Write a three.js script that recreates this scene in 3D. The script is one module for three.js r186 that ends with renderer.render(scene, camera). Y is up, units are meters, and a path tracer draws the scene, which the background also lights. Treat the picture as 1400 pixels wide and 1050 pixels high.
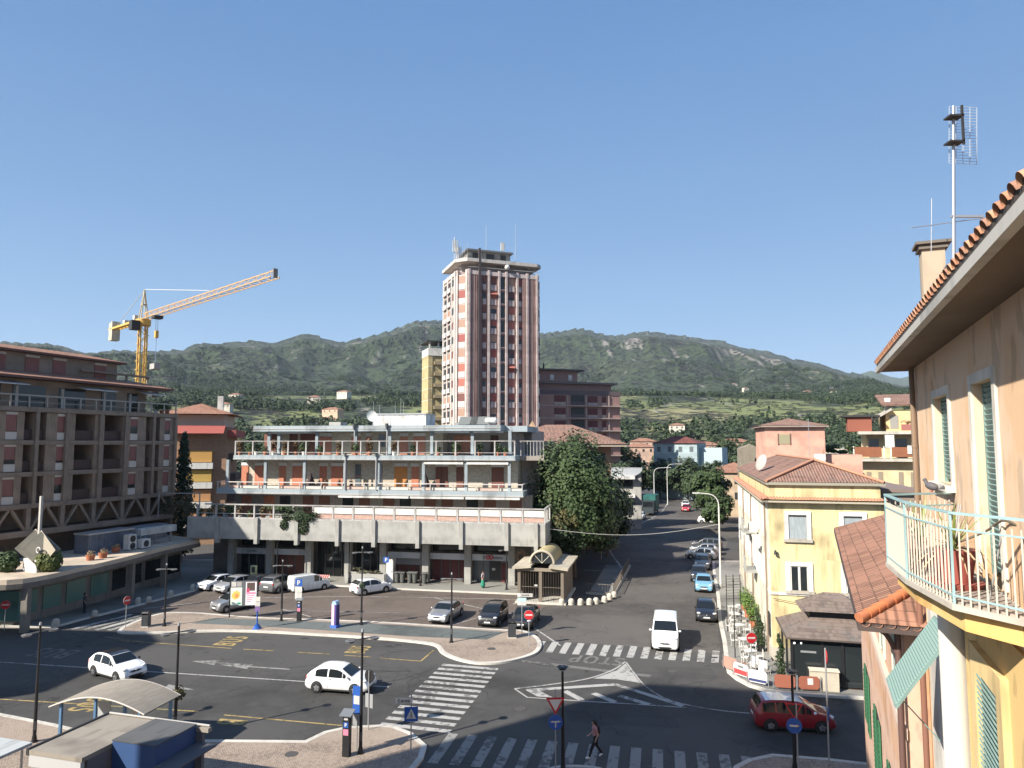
import * as THREE from 'three';
import { MarchingCubes } from 'three/addons/objects/MarchingCubes.js';
import { FontLoader } from 'three/addons/loaders/FontLoader.js';
import { mergeGeometries, toCreasedNormals } from 'three/addons/utils/BufferGeometryUtils.js';

// ---------------------------------------------------------------- camera, sky, sun
const { PI, sin, cos, abs, min, max, sqrt, floor, hypot } = Math, R = (d) => d * PI / 180;
let seed = 7;
const rnd = () => { seed |= 0; seed = seed + 0x6D2B79F5 | 0; let t = Math.imul(seed ^ seed >>> 15, 1 | seed); t = t + Math.imul(t ^ t >>> 7, 61 | t) ^ t; return ((t ^ t >>> 14) >>> 0) / 4294967296; };
const rr = (a, b) => a + (b - a) * rnd(), pick = (a) => a[floor(rnd() * a.length)];
const lerp = (a, b, t) => a + (b - a) * t, clamp = (x, a = 0, b = 1) => min(b, max(a, x)), smooth = (a, b, x) => { const t = clamp((x - a) / (b - a)); return t * t * (3 - 2 * t); };
const hash = (x, y) => { let h = Math.imul(x, 374761393) + Math.imul(y, 668265263) | 0; h = Math.imul(h ^ h >>> 13, 1274126177); return ((h ^ h >>> 16) >>> 0) / 4294967296; };
const vnoise = (x, y, p = 1 << 20) => { const i = floor(x), j = floor(y), u = x - i, v = y - j, a = u * u * (3 - 2 * u), b = v * v * (3 - 2 * v), m = (k) => ((k % p) + p) % p; return lerp(lerp(hash(m(i), m(j)), hash(m(i + 1), m(j)), a), lerp(hash(m(i), m(j + 1)), hash(m(i + 1), m(j + 1)), a), b); };
const fbm = (x, y, oct, p) => { let s = 0, a = 0.5, n = 0; for (let k = 0; k < oct; k++) { s += a * vnoise(x + k * 17, y + k * 31, p); n += a; a *= 0.5; x *= 2; y *= 2; if (p) p *= 2; } return s / n; };

const scene = new THREE.Scene();
const camera = new THREE.PerspectiveCamera(57.196, 4 / 3, 0.1, 20000);
camera.position.set(0, 15, 0);
camera.rotation.set(THREE.MathUtils.degToRad(4.808), 0, 0);
const renderer = new THREE.WebGLRenderer({ antialias: true });
renderer.toneMapping = THREE.LinearToneMapping;
renderer.toneMappingExposure = 2.0;
renderer.shadowMap.enabled = true;
const SUN = new THREE.Vector3(-0.667, 0.581, 0.467).normalize();
{
  const W = 512, Hh = 256, data = new Float32Array(W * Hh * 4);
  for (let j = 0; j < Hh; j++) for (let i = 0; i < W; i++) {
    const v = (j + 0.5) / Hh, u = (i + 0.5) / W, el = (v - 0.5) * Math.PI, az = (u - 0.5) * 2 * Math.PI;
    const y = Math.sin(el), x = Math.cos(el) * Math.cos(az), z = Math.cos(el) * Math.sin(az);
    const t = Math.pow(Math.max(0, 1 - Math.max(y, 0)), 2.7), h = Math.pow(Math.max(0, 1 - Math.max(y, 0)), 14);
    const mu = Math.max(0, x * SUN.x + y * SUN.y + z * SUN.z), g = Math.pow(mu, 8) * 0.35 + Math.pow(mu, 60) * 0.8;
    const lo = y < 0 ? 0.5 : 1;
    const o = (j * W + i) * 4;
    const wv = 0.71 * (0.97 + 0.06 * fbm(az * 3 + 9, el * 14, 4));
    data[o] = wv * (0.08 + 0.23 * t + 0.2 * h + g) * lo;
    data[o + 1] = wv * (0.18 + 0.32 * t + 0.13 * h + g * 0.95) * lo;
    data[o + 2] = wv * (0.395 + 0.32 * t + 0.03 * h + g * 0.85) * lo;
    data[o + 3] = 1;
  }
  const sky = new THREE.DataTexture(data, W, Hh, THREE.RGBAFormat, THREE.FloatType);
  sky.mapping = THREE.EquirectangularReflectionMapping; sky.magFilter = THREE.LinearFilter; sky.needsUpdate = true;
  scene.background = sky; scene.environment = sky;
}
const sun = new THREE.DirectionalLight(new THREE.Color(1, 0.93, 0.82), 5.0);
sun.position.copy(SUN).multiplyScalar(400).add(new THREE.Vector3(0, 0, -60));
sun.target.position.set(0, 0, -60); scene.add(sun, sun.target);
sun.castShadow = true; sun.shadow.radius = 1.2; sun.shadow.mapSize.set(4096, 4096);
Object.assign(sun.shadow.camera, { left: -140, right: 140, top: 140, bottom: -140, near: 10, far: 900 });
scene.fog = new THREE.FogExp2(new THREE.Color(0.62, 0.74, 0.9), 0.00005);

// ---------------------------------------------------------------- helpers
const taken = {};
function numbered(n) { const k = taken[n] = (taken[n] ?? -1) + 1; return k ? n + '_' + String(k).padStart(3, '0') : n; }
function thing(name, label, category, [x, y, z] = [0, 0, 0], turn = 0, group) {
  const o = new THREE.Group(); o.name = numbered(name); o.position.set(x, y, z); o.rotation.y = turn; scene.add(o);
  o.userData = { label, category }; if (group) o.userData.group = group;
  return o;
}
function copy(src, [x, y, z], turn, label, group) {
  const o = src.clone(); o.name = numbered(src.name.replace(/_\d\d\d$/, '')); o.position.set(x, y, z); o.rotation.y = turn; scene.add(o);
  o.userData = { ...src.userData }; if (label) o.userData.label = label; if (group) o.userData.group = group;
  return o;
}
function part(name, geo, mat, parent, pos, ry = 0) {
  const m = new THREE.Mesh(Array.isArray(geo) ? join(geo) : geo, mat); m.name = name;
  if (pos) m.position.set(...pos); if (ry) m.rotation.y = ry;
  parent.add(m); return m;
}
function struct(name, geo, mat, kind = 'structure') { const m = part(numbered(name), geo, mat, scene); m.userData.kind = kind; return m; }
function join(list) {
  const l = list.map((g) => { const h = g.index ? g.toNonIndexed() : g; for (const k of Object.keys(h.attributes)) if (!['position', 'normal', 'uv'].includes(k)) h.deleteAttribute(k); return h; });
  return l.length === 1 ? l[0] : mergeGeometries(l);
}
// a box by its limits, uv in metres
function B(x0, x1, y0, y1, z0, z1) {
  const g = new THREE.BoxGeometry(x1 - x0, y1 - y0, z1 - z0); g.translate((x0 + x1) / 2, (y0 + y1) / 2, (z0 + z1) / 2);
  const p = g.attributes.position, n = g.attributes.normal, uv = g.attributes.uv;
  for (let i = 0; i < p.count; i++) { const ax = abs(n.getX(i)) > 0.5, ay = abs(n.getY(i)) > 0.5; uv.setXY(i, ax ? p.getZ(i) : p.getX(i), ay ? p.getZ(i) : p.getY(i)); }
  return g;
}
const C = (r0, r1, y0, y1, x = 0, z = 0, n = 10) => { const g = new THREE.CylinderGeometry(r1, r0, y1 - y0, n); g.translate(x, (y0 + y1) / 2, z); return g; };
function bar(a, b, r, n = 6, r2 = r) {   // a round bar between two points
  const A = new THREE.Vector3(...a), D = new THREE.Vector3(...b).sub(A), L = D.length();
  const g = new THREE.CylinderGeometry(r2, r, L, n); g.translate(0, L / 2, 0);
  g.applyQuaternion(new THREE.Quaternion().setFromUnitVectors(new THREE.Vector3(0, 1, 0), D.normalize())); g.translate(A.x, A.y, A.z); return g;
}
function beam(a, b, w, h) {   // a square bar between two points
  const A = new THREE.Vector3(...a), Bv = new THREE.Vector3(...b), L = A.distanceTo(Bv), g = B(-w / 2, w / 2, -h / 2, h / 2, 0, L);
  const m = new THREE.Matrix4().lookAt(Bv, A, abs(Bv.y - A.y) > 0.98 * L ? new THREE.Vector3(1, 0, 0) : new THREE.Vector3(0, 1, 0)); g.applyMatrix4(m); g.translate(A.x, A.y, A.z); return g;
}
const tube = (pts, r, n = 24, k = 6) => new THREE.TubeGeometry(new THREE.CatmullRomCurve3(pts.map((p) => new THREE.Vector3(...p))), n, r, k);
// flat polygon on the ground from [x, depth] pairs; depth is the distance ahead of the origin
const shape = (pts) => new THREE.Shape(pts.map(([x, d]) => new THREE.Vector2(x, d)));
function sheet(pts, y, holes) { const s = shape(pts); if (holes) for (const h of holes) s.holes.push(new THREE.Path(h.map(([x, d]) => new THREE.Vector2(x, d)))); const g = new THREE.ShapeGeometry(s); g.rotateX(-PI / 2); g.translate(0, y, 0); return g; }
function slab(pts, y0, y1, bevel = 0) { const g = new THREE.ExtrudeGeometry(shape(pts), { depth: y1 - y0 - bevel, bevelEnabled: bevel > 0, bevelSize: bevel, bevelThickness: bevel, bevelSegments: 1 }); g.rotateX(-PI / 2); g.translate(0, y0, 0); return g; }
function inset(pts, w) {   // offset a polygon inwards
  const n = pts.length; let area = 0; for (let i = 0; i < n; i++) { const [a, b] = pts[i], [c, d] = pts[(i + 1) % n]; area += a * d - c * b; }
  const s = area > 0 ? 1 : -1;
  return pts.map((p, i) => { const a = pts[(i + n - 1) % n], b = pts[(i + 1) % n];
    let n1 = [-(p[1] - a[1]), p[0] - a[0]], n2 = [-(b[1] - p[1]), b[0] - p[0]]; const l1 = hypot(...n1), l2 = hypot(...n2);
    n1 = n1.map((q) => q / l1); n2 = n2.map((q) => q / l2); let mx = n1[0] + n2[0], my = n1[1] + n2[1]; const l = hypot(mx, my) || 1, k = w / max(0.5, l / 2);
    return [p[0] + s * mx / l * k, p[1] + s * my / l * k]; });
}
function curve(pts, per = 4, closed = true) { return new THREE.CatmullRomCurve3(pts.map(([x, d]) => new THREE.Vector3(x, d, 0)), closed, 'centripetal').getPoints(pts.length * per).map((v) => [v.x, v.y]).slice(0, closed ? -1 : undefined); }
function strip(pts, w, y) {   // painted line along [x, depth] points
  const L = [], Rr = []; pts.forEach((p, i) => { const a = pts[max(0, i - 1)], b = pts[min(pts.length - 1, i + 1)], dx = b[0] - a[0], dd = b[1] - a[1], l = hypot(dx, dd) || 1; L.push([p[0] - dd / l * w / 2, p[1] + dx / l * w / 2]); Rr.push([p[0] + dd / l * w / 2, p[1] - dx / l * w / 2]); });
  return sheet([...L, ...Rr.reverse()], y);
}

// ---------------------------------------------------------------- materials
function tex(size, fn, sizeM, srgb = true) {
  const d = new Uint8Array(size * size * 4), raw = []; let sum = 0;
  for (let j = 0; j < size; j++) for (let i = 0; i < size; i++) { let c = fn(i / size, j / size); if (!Array.isArray(c)) c = [c, c, c]; raw.push(c); sum += (c[0] + c[1] + c[2]) / 3; }
  const gain = srgb ? 0.945 / (sum / raw.length) : 1;   // every map keeps the material's own colour on average
  for (let j = 0; j < size; j++) for (let i = 0; i < size; i++) { const c = raw[j * size + i], o = (j * size + i) * 4; for (let k = 0; k < 3; k++) d[o + k] = clamp(c[k] * gain) * 255; d[o + 3] = 255; }
  const t = new THREE.DataTexture(d, size, size); t.wrapS = t.wrapT = THREE.RepeatWrapping; t.magFilter = THREE.LinearFilter; t.minFilter = THREE.LinearMipmapLinearFilter; t.generateMipmaps = true;
  if (srgb) t.colorSpace = THREE.SRGBColorSpace; t.repeat.set(1 / sizeM, 1 / sizeM); t.needsUpdate = true; return t;
}
const TX = {
  plaster: tex(512, (u, v) => 0.86 + 0.16 * (fbm(u * 6, v * 6, 5, 6) - 0.5) * 2 * 0.8 + 0.05 * (hash(u * 512, v * 512) - 0.5), 6),
  dirty: tex(512, (u, v) => { const s = fbm(u * 24, v * 3, 4, 24), q = fbm(u * 5, v * 5, 5, 5); return clamp(0.9 - 0.5 * max(0, s - 0.52) - 0.5 * max(0, q - 0.5)); }, 7),
  concrete: tex(512, (u, v) => { const s = fbm(u * 30, v * 4, 3, 30), q = fbm(u * 6, v * 6, 5, 6); return 0.86 + 0.22 * (q - 0.5) - 0.25 * max(0, s - 0.55) - (((v * 24) % 1) < 0.08 ? 0.05 : 0) + 0.06 * (hash(u * 512, v * 512) - 0.5); }, 5),
  asphalt: tex(1024, (u, v) => { const q = 0.5 + 1.25 * (fbm(u * 5, v * 5, 6, 5) - 0.5), s = fbm(u * 40, v * 40, 3, 40); const cr = abs(fbm(u * 7 + 3, v * 7, 4, 7) - 0.5) < 0.006 ? -0.16 : 0; return 0.78 + 0.42 * (q - 0.5) + 0.14 * (s - 0.5) + 0.16 * (hash(u * 1024, v * 1024) - 0.5) + cr; }, 23),
  setts: tex(1024, (u, v) => { const n = 80, a = u * n, row = floor(v * n + 0.6 * sin(u * PI * 2 * 10)), b = v * n + 0.6 * sin(u * PI * 2 * 10), i = floor(a + (row % 2) * 0.5); const fx = (a + (row % 2) * 0.5) % 1, fy = ((b % 1) + 1) % 1; const j = fx < 0.13 || fy < 0.13 ? -0.22 : 0; const t = hash((i + 800) % 80, (row + 800) % 80) - 0.5; const q = fbm(u * 5, v * 5, 5, 5) - 0.5; return [0.8 + 0.16 * t + 0.32 * q + j, 0.79 + 0.15 * t + 0.32 * q + j, 0.78 + 0.14 * t + 0.3 * q + j]; }, 9),
  brick: tex(512, (u, v) => { const n = 32, row = floor(v * n), a = u * 8 + (row % 2) * 0.5, fx = a % 1, fy = (v * n) % 1; const t = hash(floor(a) % 8, row) - 0.5; return (fx < 0.04 || fy < 0.14) ? 0.9 : 0.84 + 0.18 * t + 0.12 * (fbm(u * 6, v * 6, 3, 6) - 0.5); }, 2.2),
  tiles: tex(1024, (u, v) => { const n = 28, c = u * n, fx = c % 1, row = v * 16, fy = row % 1; const t = hash(floor(c), floor(row)), q = fbm(u * 6, v * 6, 5, 6); const s = 0.82 + 0.17 * (t - 0.5) + 0.36 * (q - 0.5) - (fy < 0.07 ? 0.2 : 0); const d = q > 0.6 ? 0.12 : 0; return [s - d, s - d * 0.7 + (t > 0.8 ? 0.03 : 0), s - d * 0.5]; }, 5.6),
  tilesB: tex(512, (u, v) => { const n = 28, fx = (u * n) % 1, fy = (v * 16) % 1; return 0.5 + 0.5 * sin(fx * 2 * PI) * 0.8 + 0.15 * (1 - fy); }, 5.6, false),
  stained: tex(1024, (u, v) => { const q = fbm(u * 5, v * 5, 6, 5), s = fbm(u * 14 + 3, v * 5, 5, 14), k = smooth(0.5, 0.66, q) * 0.8 + smooth(0.55, 0.7, s) * 0.4, g = 0.03 * (hash(u * 1024, v * 1024) - 0.5) - 0.1 * smooth(0.56, 0.7, fbm(u * 20, v * 9, 4, 20)); return [0.95 - 0.02 * k + g, 0.94 - 0.065 * k + g, 0.93 - 0.13 * k + g]; }, 6),
  wornPaint: tex(1024, (u, v) => { const q = fbm(u * 60, v * 60, 4, 60), s = fbm(u * 9, v * 9, 4, 9), k = smooth(0.53, 0.68, q * 0.55 + s * 0.45 + 0.04); return 0.97 - 0.3 * k + 0.06 * (hash(u * 1024, v * 1024) - 0.5); }, 12),
  wood: tex(256, (u, v) => 0.85 + 0.2 * (fbm(u * 40, v * 3, 3, 40) - 0.5), 1.5),
  leaf: tex(256, (u, v) => { const q = fbm(u * 10, v * 10, 4, 10); return [0.8 + 0.5 * (q - 0.5), 0.82 + 0.4 * (q - 0.5), 0.75 + 0.4 * (q - 0.5)]; }, 2),
};
const lin = (c) => typeof c === 'string' ? new THREE.Color(c) : new THREE.Color().setRGB(...c);
function mat(c, rough = 0.85, o = {}) { const { t, b, bs, ...rest } = o; const m = new THREE.MeshStandardMaterial({ color: lin(c), roughness: rough, ...rest }); if (t) m.map = TX[t]; if (b) { m.bumpMap = TX[b]; m.bumpScale = bs ?? 0.01; } return m; }
const glassy = (c, rough = 0.08) => new THREE.MeshPhysicalMaterial({ color: lin(c), roughness: rough, metalness: 0, ior: 1.5, specularIntensity: 1 });
const leafMat = (c) => new THREE.MeshPhysicalMaterial({ color: lin(c), roughness: 0.75, side: THREE.DoubleSide, map: TX.leaf, transmission: 0.25, thickness: 0 });
const Mt = {
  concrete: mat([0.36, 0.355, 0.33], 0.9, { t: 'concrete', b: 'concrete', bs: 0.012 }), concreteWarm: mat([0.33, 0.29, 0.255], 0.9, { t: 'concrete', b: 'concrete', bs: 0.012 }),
  steelBlue: mat([0.31, 0.36, 0.385], 0.6, { t: 'dirty' }), railGrey: mat([0.42, 0.405, 0.385], 0.6, { t: 'dirty' }),
  white: mat([0.62, 0.605, 0.57], 0.7, { t: 'dirty' }), offwhite: mat([0.66, 0.63, 0.57], 0.8, { t: 'plaster' }),
  creamBrick: mat([0.52, 0.45, 0.35], 0.9, { t: 'brick' }), dark: mat([0.03, 0.03, 0.03], 0.6), blackMetal: mat([0.025, 0.025, 0.027], 0.45, { metalness: 0.3 }), darkBrown: mat([0.09, 0.05, 0.04], 0.8, { t: 'wood' }),
  glass: glassy([0.02, 0.025, 0.027]), glassTeal: glassy([0.10, 0.20, 0.18], 0.25), glassGrey: glassy([0.12, 0.14, 0.15]),
  orange: mat([0.50, 0.19, 0.11], 0.75, { t: 'wood' }), salmon: mat([0.55, 0.24, 0.16], 0.75, { t: 'wood' }), maroon: mat([0.13, 0.035, 0.035], 0.7, { t: 'wood' }), brownShut: mat([0.19, 0.075, 0.05], 0.7, { t: 'wood' }),
  tile: mat([0.34, 0.17, 0.11], 0.9, { t: 'tiles', b: 'tilesB', bs: 0.06 }), tileBrown: mat([0.27, 0.155, 0.115], 0.9, { t: 'tiles', b: 'tilesB', bs: 0.06 }),
  galv: mat([0.45, 0.46, 0.47], 0.45, { metalness: 0.6 }), stone: mat([0.48, 0.44, 0.37], 0.9, { t: 'concrete' }), kerb: mat([0.56, 0.53, 0.47], 0.9, { t: 'concrete', b: 'concrete' }),
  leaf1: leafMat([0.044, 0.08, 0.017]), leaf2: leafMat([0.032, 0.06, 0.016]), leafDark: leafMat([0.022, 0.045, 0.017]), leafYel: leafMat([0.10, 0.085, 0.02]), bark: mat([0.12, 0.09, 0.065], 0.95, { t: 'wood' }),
  terracotta: mat([0.38, 0.14, 0.075], 0.9, { t: 'plaster' }), redPaint: mat([0.5, 0.02, 0.025], 0.5), bluePaint: mat([0.02, 0.09, 0.36], 0.5), paint: mat([0.62, 0.61, 0.57], 0.85, { t: 'dirty' }),
};
// leaves: small bent quads spread through an ellipsoid, denser towards its outside
function leaves(n, rx, ry, rz, size, o = {}) {
  const P = [], N = [], U = [], I = []; const v = new THREE.Vector3(), a = new THREE.Vector3(), b = new THREE.Vector3(), nn = new THREE.Vector3();
  const clumps = o.clumps ?? 0, cl = []; for (let k = 0; k < clumps; k++) { v.randomDirection?.(); const th = rr(0, 2 * PI), c = rr(-0.8, 1), s = sqrt(1 - c * c), q = rr(0.55, 0.92); cl.push([cos(th) * s * q, c * q, sin(th) * s * q, rr(0.2, 0.38)]); }
  for (let k = 0; k < n; k++) {
    let x, y, z;
    if (clumps) { const c = cl[floor(rnd() * clumps)]; const th = rr(0, 2 * PI), cc = rr(-1, 1), s = sqrt(1 - cc * cc), q = Math.pow(rnd(), 0.4) * c[3]; x = c[0] + cos(th) * s * q; y = c[1] + cc * q * 0.8; z = c[2] + sin(th) * s * q; }
    else { const th = rr(0, 2 * PI), c = rr(-1, 1), s = sqrt(1 - c * c), q = Math.pow(rnd(), 0.45); x = cos(th) * s * q; y = c * q; z = sin(th) * s * q; }
    nn.set(x + rr(-0.7, 0.7), y + 0.5 + rr(-0.7, 0.7), z + rr(-0.7, 0.7)).normalize(); a.set(rr(-1, 1), rr(-1, 1), rr(-1, 1)).cross(nn).normalize(); b.crossVectors(nn, a);
    const s = size * rr(0.6, 1.35), l = o.long ?? 1, cx = x * rx, cy = y * ry, cz = z * rz, i0 = P.length / 3;
    for (const [p, q] of [[-1, 0], [0, -l], [1, 0], [0, l]]) { P.push(cx + (a.x * p + b.x * q) * s * 0.5 + nn.x * abs(p) * s * 0.1, cy + (a.y * p + b.y * q) * s * 0.5, cz + (a.z * p + b.z * q) * s * 0.5); N.push(nn.x, nn.y, nn.z); U.push(x + p * 0.1, y + z + q * 0.1); }
    I.push(i0, i0 + 1, i0 + 2, i0, i0 + 2, i0 + 3);
  }
  const g = new THREE.BufferGeometry(); g.setAttribute('position', new THREE.Float32BufferAttribute(P, 3)); g.setAttribute('normal', new THREE.Float32BufferAttribute(N, 3)); g.setAttribute('uv', new THREE.Float32BufferAttribute(U, 2)); g.setIndex(I);
  if (o.at) g.translate(...o.at); return g;
}
function limbs(h, r, n, spread, o = {}) {   // trunk with tapering limbs
  const l = [tube([[0, -0.1, 0], [rr(-.1, .1), h * 0.3, rr(-.1, .1)], [rr(-.2, .2), h * 0.6, rr(-.2, .2)], [0, h * 0.9, 0]], r * 0.7, 12, 7)];
  for (let k = 0; k < n; k++) { const th = k * 2.4, y = h * rr(0.35, 0.75); l.push(bar([0, y, 0], [cos(th) * spread * 0.55, y + spread * 0.35, sin(th) * spread * 0.55], r * 0.4, 5, r * 0.18)); l.push(bar([cos(th) * spread * 0.55, y + spread * 0.35, sin(th) * spread * 0.55], [cos(th + .4) * spread * 0.85, y + spread * 0.75, sin(th + .4) * spread * 0.85], r * 0.18, 4, r * 0.06)); }
  return join(l);
}
// ---------------------------------------------------------------- ground, roads, pavements
const font = await new FontLoader().loadAsync('fonts/droid/droid_sans_bold.typeface.json');
const MG = {
  earth: mat([0.12, 0.105, 0.075], 0.95, { t: 'asphalt' }), asphalt: mat([0.066, 0.063, 0.059], 0.85, { t: 'asphalt', b: 'asphalt', bs: 0.01 }), street: mat([0.098, 0.088, 0.079], 0.88, { t: 'asphalt', b: 'asphalt', bs: 0.01 }),
  plaza: mat([0.135, 0.108, 0.092], 0.9, { t: 'setts', b: 'setts', bs: 0.012 }), setts: mat([0.34, 0.275, 0.22], 0.9, { t: 'setts', b: 'setts', bs: 0.012 }), paveGrey: mat([0.23, 0.225, 0.205], 0.9, { t: 'asphalt' }), lane: mat([0.115, 0.13, 0.125], 0.88, { t: 'asphalt' }),
  white: mat([0.36, 0.35, 0.33], 0.85, { t: 'wornPaint' }), worn: mat([0.24, 0.235, 0.22], 0.9, { t: 'wornPaint' }), yellow: mat([0.34, 0.25, 0.10], 0.9, { t: 'wornPaint' }), yellowWorn: mat([0.2, 0.165, 0.09], 0.9, { t: 'wornPaint' }), faint: mat([0.14, 0.136, 0.128], 0.9, { t: 'wornPaint' }), tar: mat([0.03, 0.03, 0.03], 0.7), patch: mat([0.058, 0.056, 0.054], 0.9, { t: 'asphalt' }),
};
{ const g = new THREE.RingGeometry(0.001, 9000, 64, 6); g.rotateX(-PI / 2); g.translate(0, -0.06, -100); const uv = g.attributes.uv, p = g.attributes.position; for (let i = 0; i < p.count; i++) uv.setXY(i, p.getX(i), p.getZ(i)); struct('ground', g, MG.earth); }
struct('road', sheet([[-110, -30], [70, -30], [70, 60], [60, 110], [72, 200], [72, 240], [20, 240], [20, 150], [-50, 110], [-110, 110]], 0), MG.asphalt);
struct('street_surface', sheet([[2.3, 55.2], [8, 53.9], [14.9, 51.8], [17.4, 61.1], [20, 70], [24, 84], [34, 112], [60, 150], [62, 200], [38, 200], [31, 150], [22, 128], [14, 105], [12.3, 82], [9.5, 70.5], [3, 66], [1.2, 58.5]], 0.004), MG.street);
struct('parking_plaza', sheet([[-31, 64.1], [-22.6, 62.2], [-9.75, 60.2], [.6, 58.4], [1.1, 58.5], [2.9, 66.1], [9.3, 70.4], [8.5, 71], [.9, 71.3], [-13, 74.1], [-26, 75.6], [-31, 76], [-35.5, 63.8]], 0.008), MG.plaza);
// raised islands: a kerb ring and a paved top
function island(name, pts, top, h = 0.13, kw = 0.22, per = 4) {
  const o = per ? curve(pts, per) : pts, inn = inset(o, kw);
  const s = shape(o); s.holes.push(new THREE.Path(inn.map(([x, d]) => new THREE.Vector2(x, d))));
  const g = new THREE.ExtrudeGeometry(s, { depth: h, bevelEnabled: false }); g.rotateX(-PI / 2); struct(name + '_kerb', g, Mt.kerb);
  struct(name, slab(inn, -0.02, h - 0.006), top);
}
island('bus_island', [[-31.44, 57.5], [-30.9, 63.4], [-28.5, 63.75], [-22.6, 62.13], [-15.2, 61.1], [-9.75, 60.16], [-0.41, 57.9], [0.59, 57.9], [1.55, 56.79], [2.12, 55.14], [2.14, 53.03], [1.61, 51.42], [0.3, 50.08], [-1.09, 49.34], [-2.49, 49.34], [-4.07, 50.41], [-5.08, 51.84], [-5.74, 53.59], [-7.5, 54.55], [-11.28, 55.6], [-15.25, 56.45], [-19.76, 57.3], [-23.37, 57.6], [-30, 56.9]], MG.setts, 0.13, 0.32);
struct('waiting_strip', sheet([[-25.4, 61.6], [-22, 61.2], [-9.6, 59.4], [-0.6, 57.1], [-1.9, 55], [-8, 55.9], [-15, 57.7], [-20, 58.8], [-26.6, 59.9]], 0.131), MG.lane);
island('sidewalk', [[-60, 43.5], [-45, 42.6], [-35, 41.6], [-28.33, 40.37], [-24.23, 38.85], [-20.5, 37.2], [-17.8, 36.9], [-14.52, 36.86], [-10.4, 36.77], [-9.74, 37.9], [-8.68, 38.56], [-7.06, 38.75], [-6.25, 38.66], [-5.13, 37.72], [-4.21, 36.23], [-4.21, 34.86], [-4.6, 33.2], [-6, 30], [-8, 24], [-10, 14], [-60, 14]], MG.setts, 0.13, 0.28, 0);
island('sidewalk', [[25.4, 91], [23.35, 83.45], [20, 70.3], [17.47, 61.13], [15.9, 54.6], [14.6, 49.8], [14.1, 47.6], [14.2, 46.2], [14.6, 44.9], [15.3, 44], [16.4, 43.5], [18.44, 43.11], [21.5, 42.5], [25, 41.8], [29, 51], [26, 58], [31, 80], [33, 91]], MG.paveGrey, 0.13, 0.3, 0);
island('sidewalk', [[9.5, 32.6], [10.3, 34], [11.18, 34.7], [12.49, 35.25], [14.91, 34.78], [16.9, 34.2], [12, 20], [8, 20]], MG.setts, 0.13, 0.25, 0);
island('traffic_island', [[1.2, 33.2], [1.9, 33.9], [3.2, 34.05], [4.3, 33.6], [4.6, 31], [1.2, 31]], MG.setts, 0.13, 0.2);
island('sidewalk', [[-62, 58.6], [-37.2, 58.9], [-36.38, 61.6], [-35.53, 63.7], [-31.2, 75.9], [-26.1, 75.6], [-20.15, 75.9], [-12.95, 74.1], [.87, 71.3], [1.4, 80], [-34, 92], [-62, 92]], MG.paveGrey, 0.13, 0.3, 0);
struct('underpass_ramp', slab([[7.6, 71.9], [10.2, 70.2], [14.6, 88], [11.6, 88.6]], -0.02, 0.01), MG.paveGrey);
// paint on the road
const paint = (name, g, m = MG.white) => struct(name, g, m);
for (let k = 0; k < 13; k++) { const t = k / 12, a = [lerp(-4.74, -7.04, t), lerp(49.3, 39.15, t)], b = [lerp(-0.93, -3.2, t), lerp(48.3, 38.15, t)]; paint('crosswalk_bar', strip([a, b], 0.42, 0.012)); }
for (let k = 0; k < 17; k++) { const x = -3.03 + k * 1.02, d = 37.9 - k * 0.19; paint('crosswalk_bar', strip([[x, d], [x - 0.72, d - 3.4]], 0.5, 0.012), MG.worn); }
for (let k = 0; k < 14; k++) { const t = k / 13, a = [lerp(2.34, 14.79, t), lerp(55.0, 52.5, t)], b = [lerp(1.7, 13.9, t), lerp(52.2, 49.7, t)]; paint('crosswalk_bar', strip([a, b], 0.5, 0.012)); }
for (let k = 0; k < 5; k++) paint('crosswalk_bar', strip([[-35.6 + k * 1.05, 58.4 - k * 0.1], [-33.4 + k * 0.75, 63.4 - k * 0.55]], 0.5, 0.012), k % 2 ? MG.worn : MG.white);
const apex = [7.83, 50.0];
paint('lane_marking', strip(curve([[0.16, 44.58], [2.28, 45.3], [4.84, 46.44], [6.82, 48.34], apex], 5, false), 0.14, 0.012));
paint('lane_marking', strip(curve([apex, [7.95, 48.04], [8.28, 45.0], [9.07, 42.9], [10.1, 41.9], [11.9, 41], [13.9, 40.5]], 5, false), 0.12, 0.012));
paint('lane_marking', strip([[0.16, 44.58], [0.9, 43.11], [4.26, 42.47], [6.47, 42.12], [9.94, 41.5]], 0.12, 0.0125));
paint('chevron_marking', sheet([[5.2, 46.45], [6.9, 48], [7.75, 49.55], [7.85, 47.9], [8.05, 45.6], [6.7, 46.3]], 0.013));
paint('chevron_marking', strip([[0.92, 44.3], [4.53, 45.0], [6.45, 45.35]], 0.42, 0.013));
paint('chevron_marking', strip([[6.4, 45.37], [8.2, 43.5], [9.8, 41.75]], 0.4, 0.0135));
paint('chevron_marking', sheet([[0.8, 44.4], [1.6, 44.35], [2.4, 43.1], [1.5, 43.25]], 0.014));
for (const [a, b] of [[[3.2, 44.2], [4.1, 42.65]], [[4.9, 43.8], [6.0, 42.3]], [[6.4, 43.4], [7.9, 41.95]]]) paint('chevron_marking', strip([a, b], 0.42, 0.013));
paint('lane_marking', strip([[-46, 51.8], [-24.75, 47.98], [-7.6, 44.9]], 0.14, 0.012));
for (const [a, b] of [[[-30, 55.2], [-20.57, 53.1]], [[-19.62, 52.9], [-17.28, 52.5]], [[-15.4, 52.1], [-13.0, 51.7]], [[-11.9, 51.4], [-9.9, 51]], [[-9.24, 50.75], [-6.3, 50.05]], [[-6.3, 50.05], [-5.7, 52.6]]]) paint('bus_bay_line', strip([a, b], 0.13, 0.012), MG.yellow);
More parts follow.
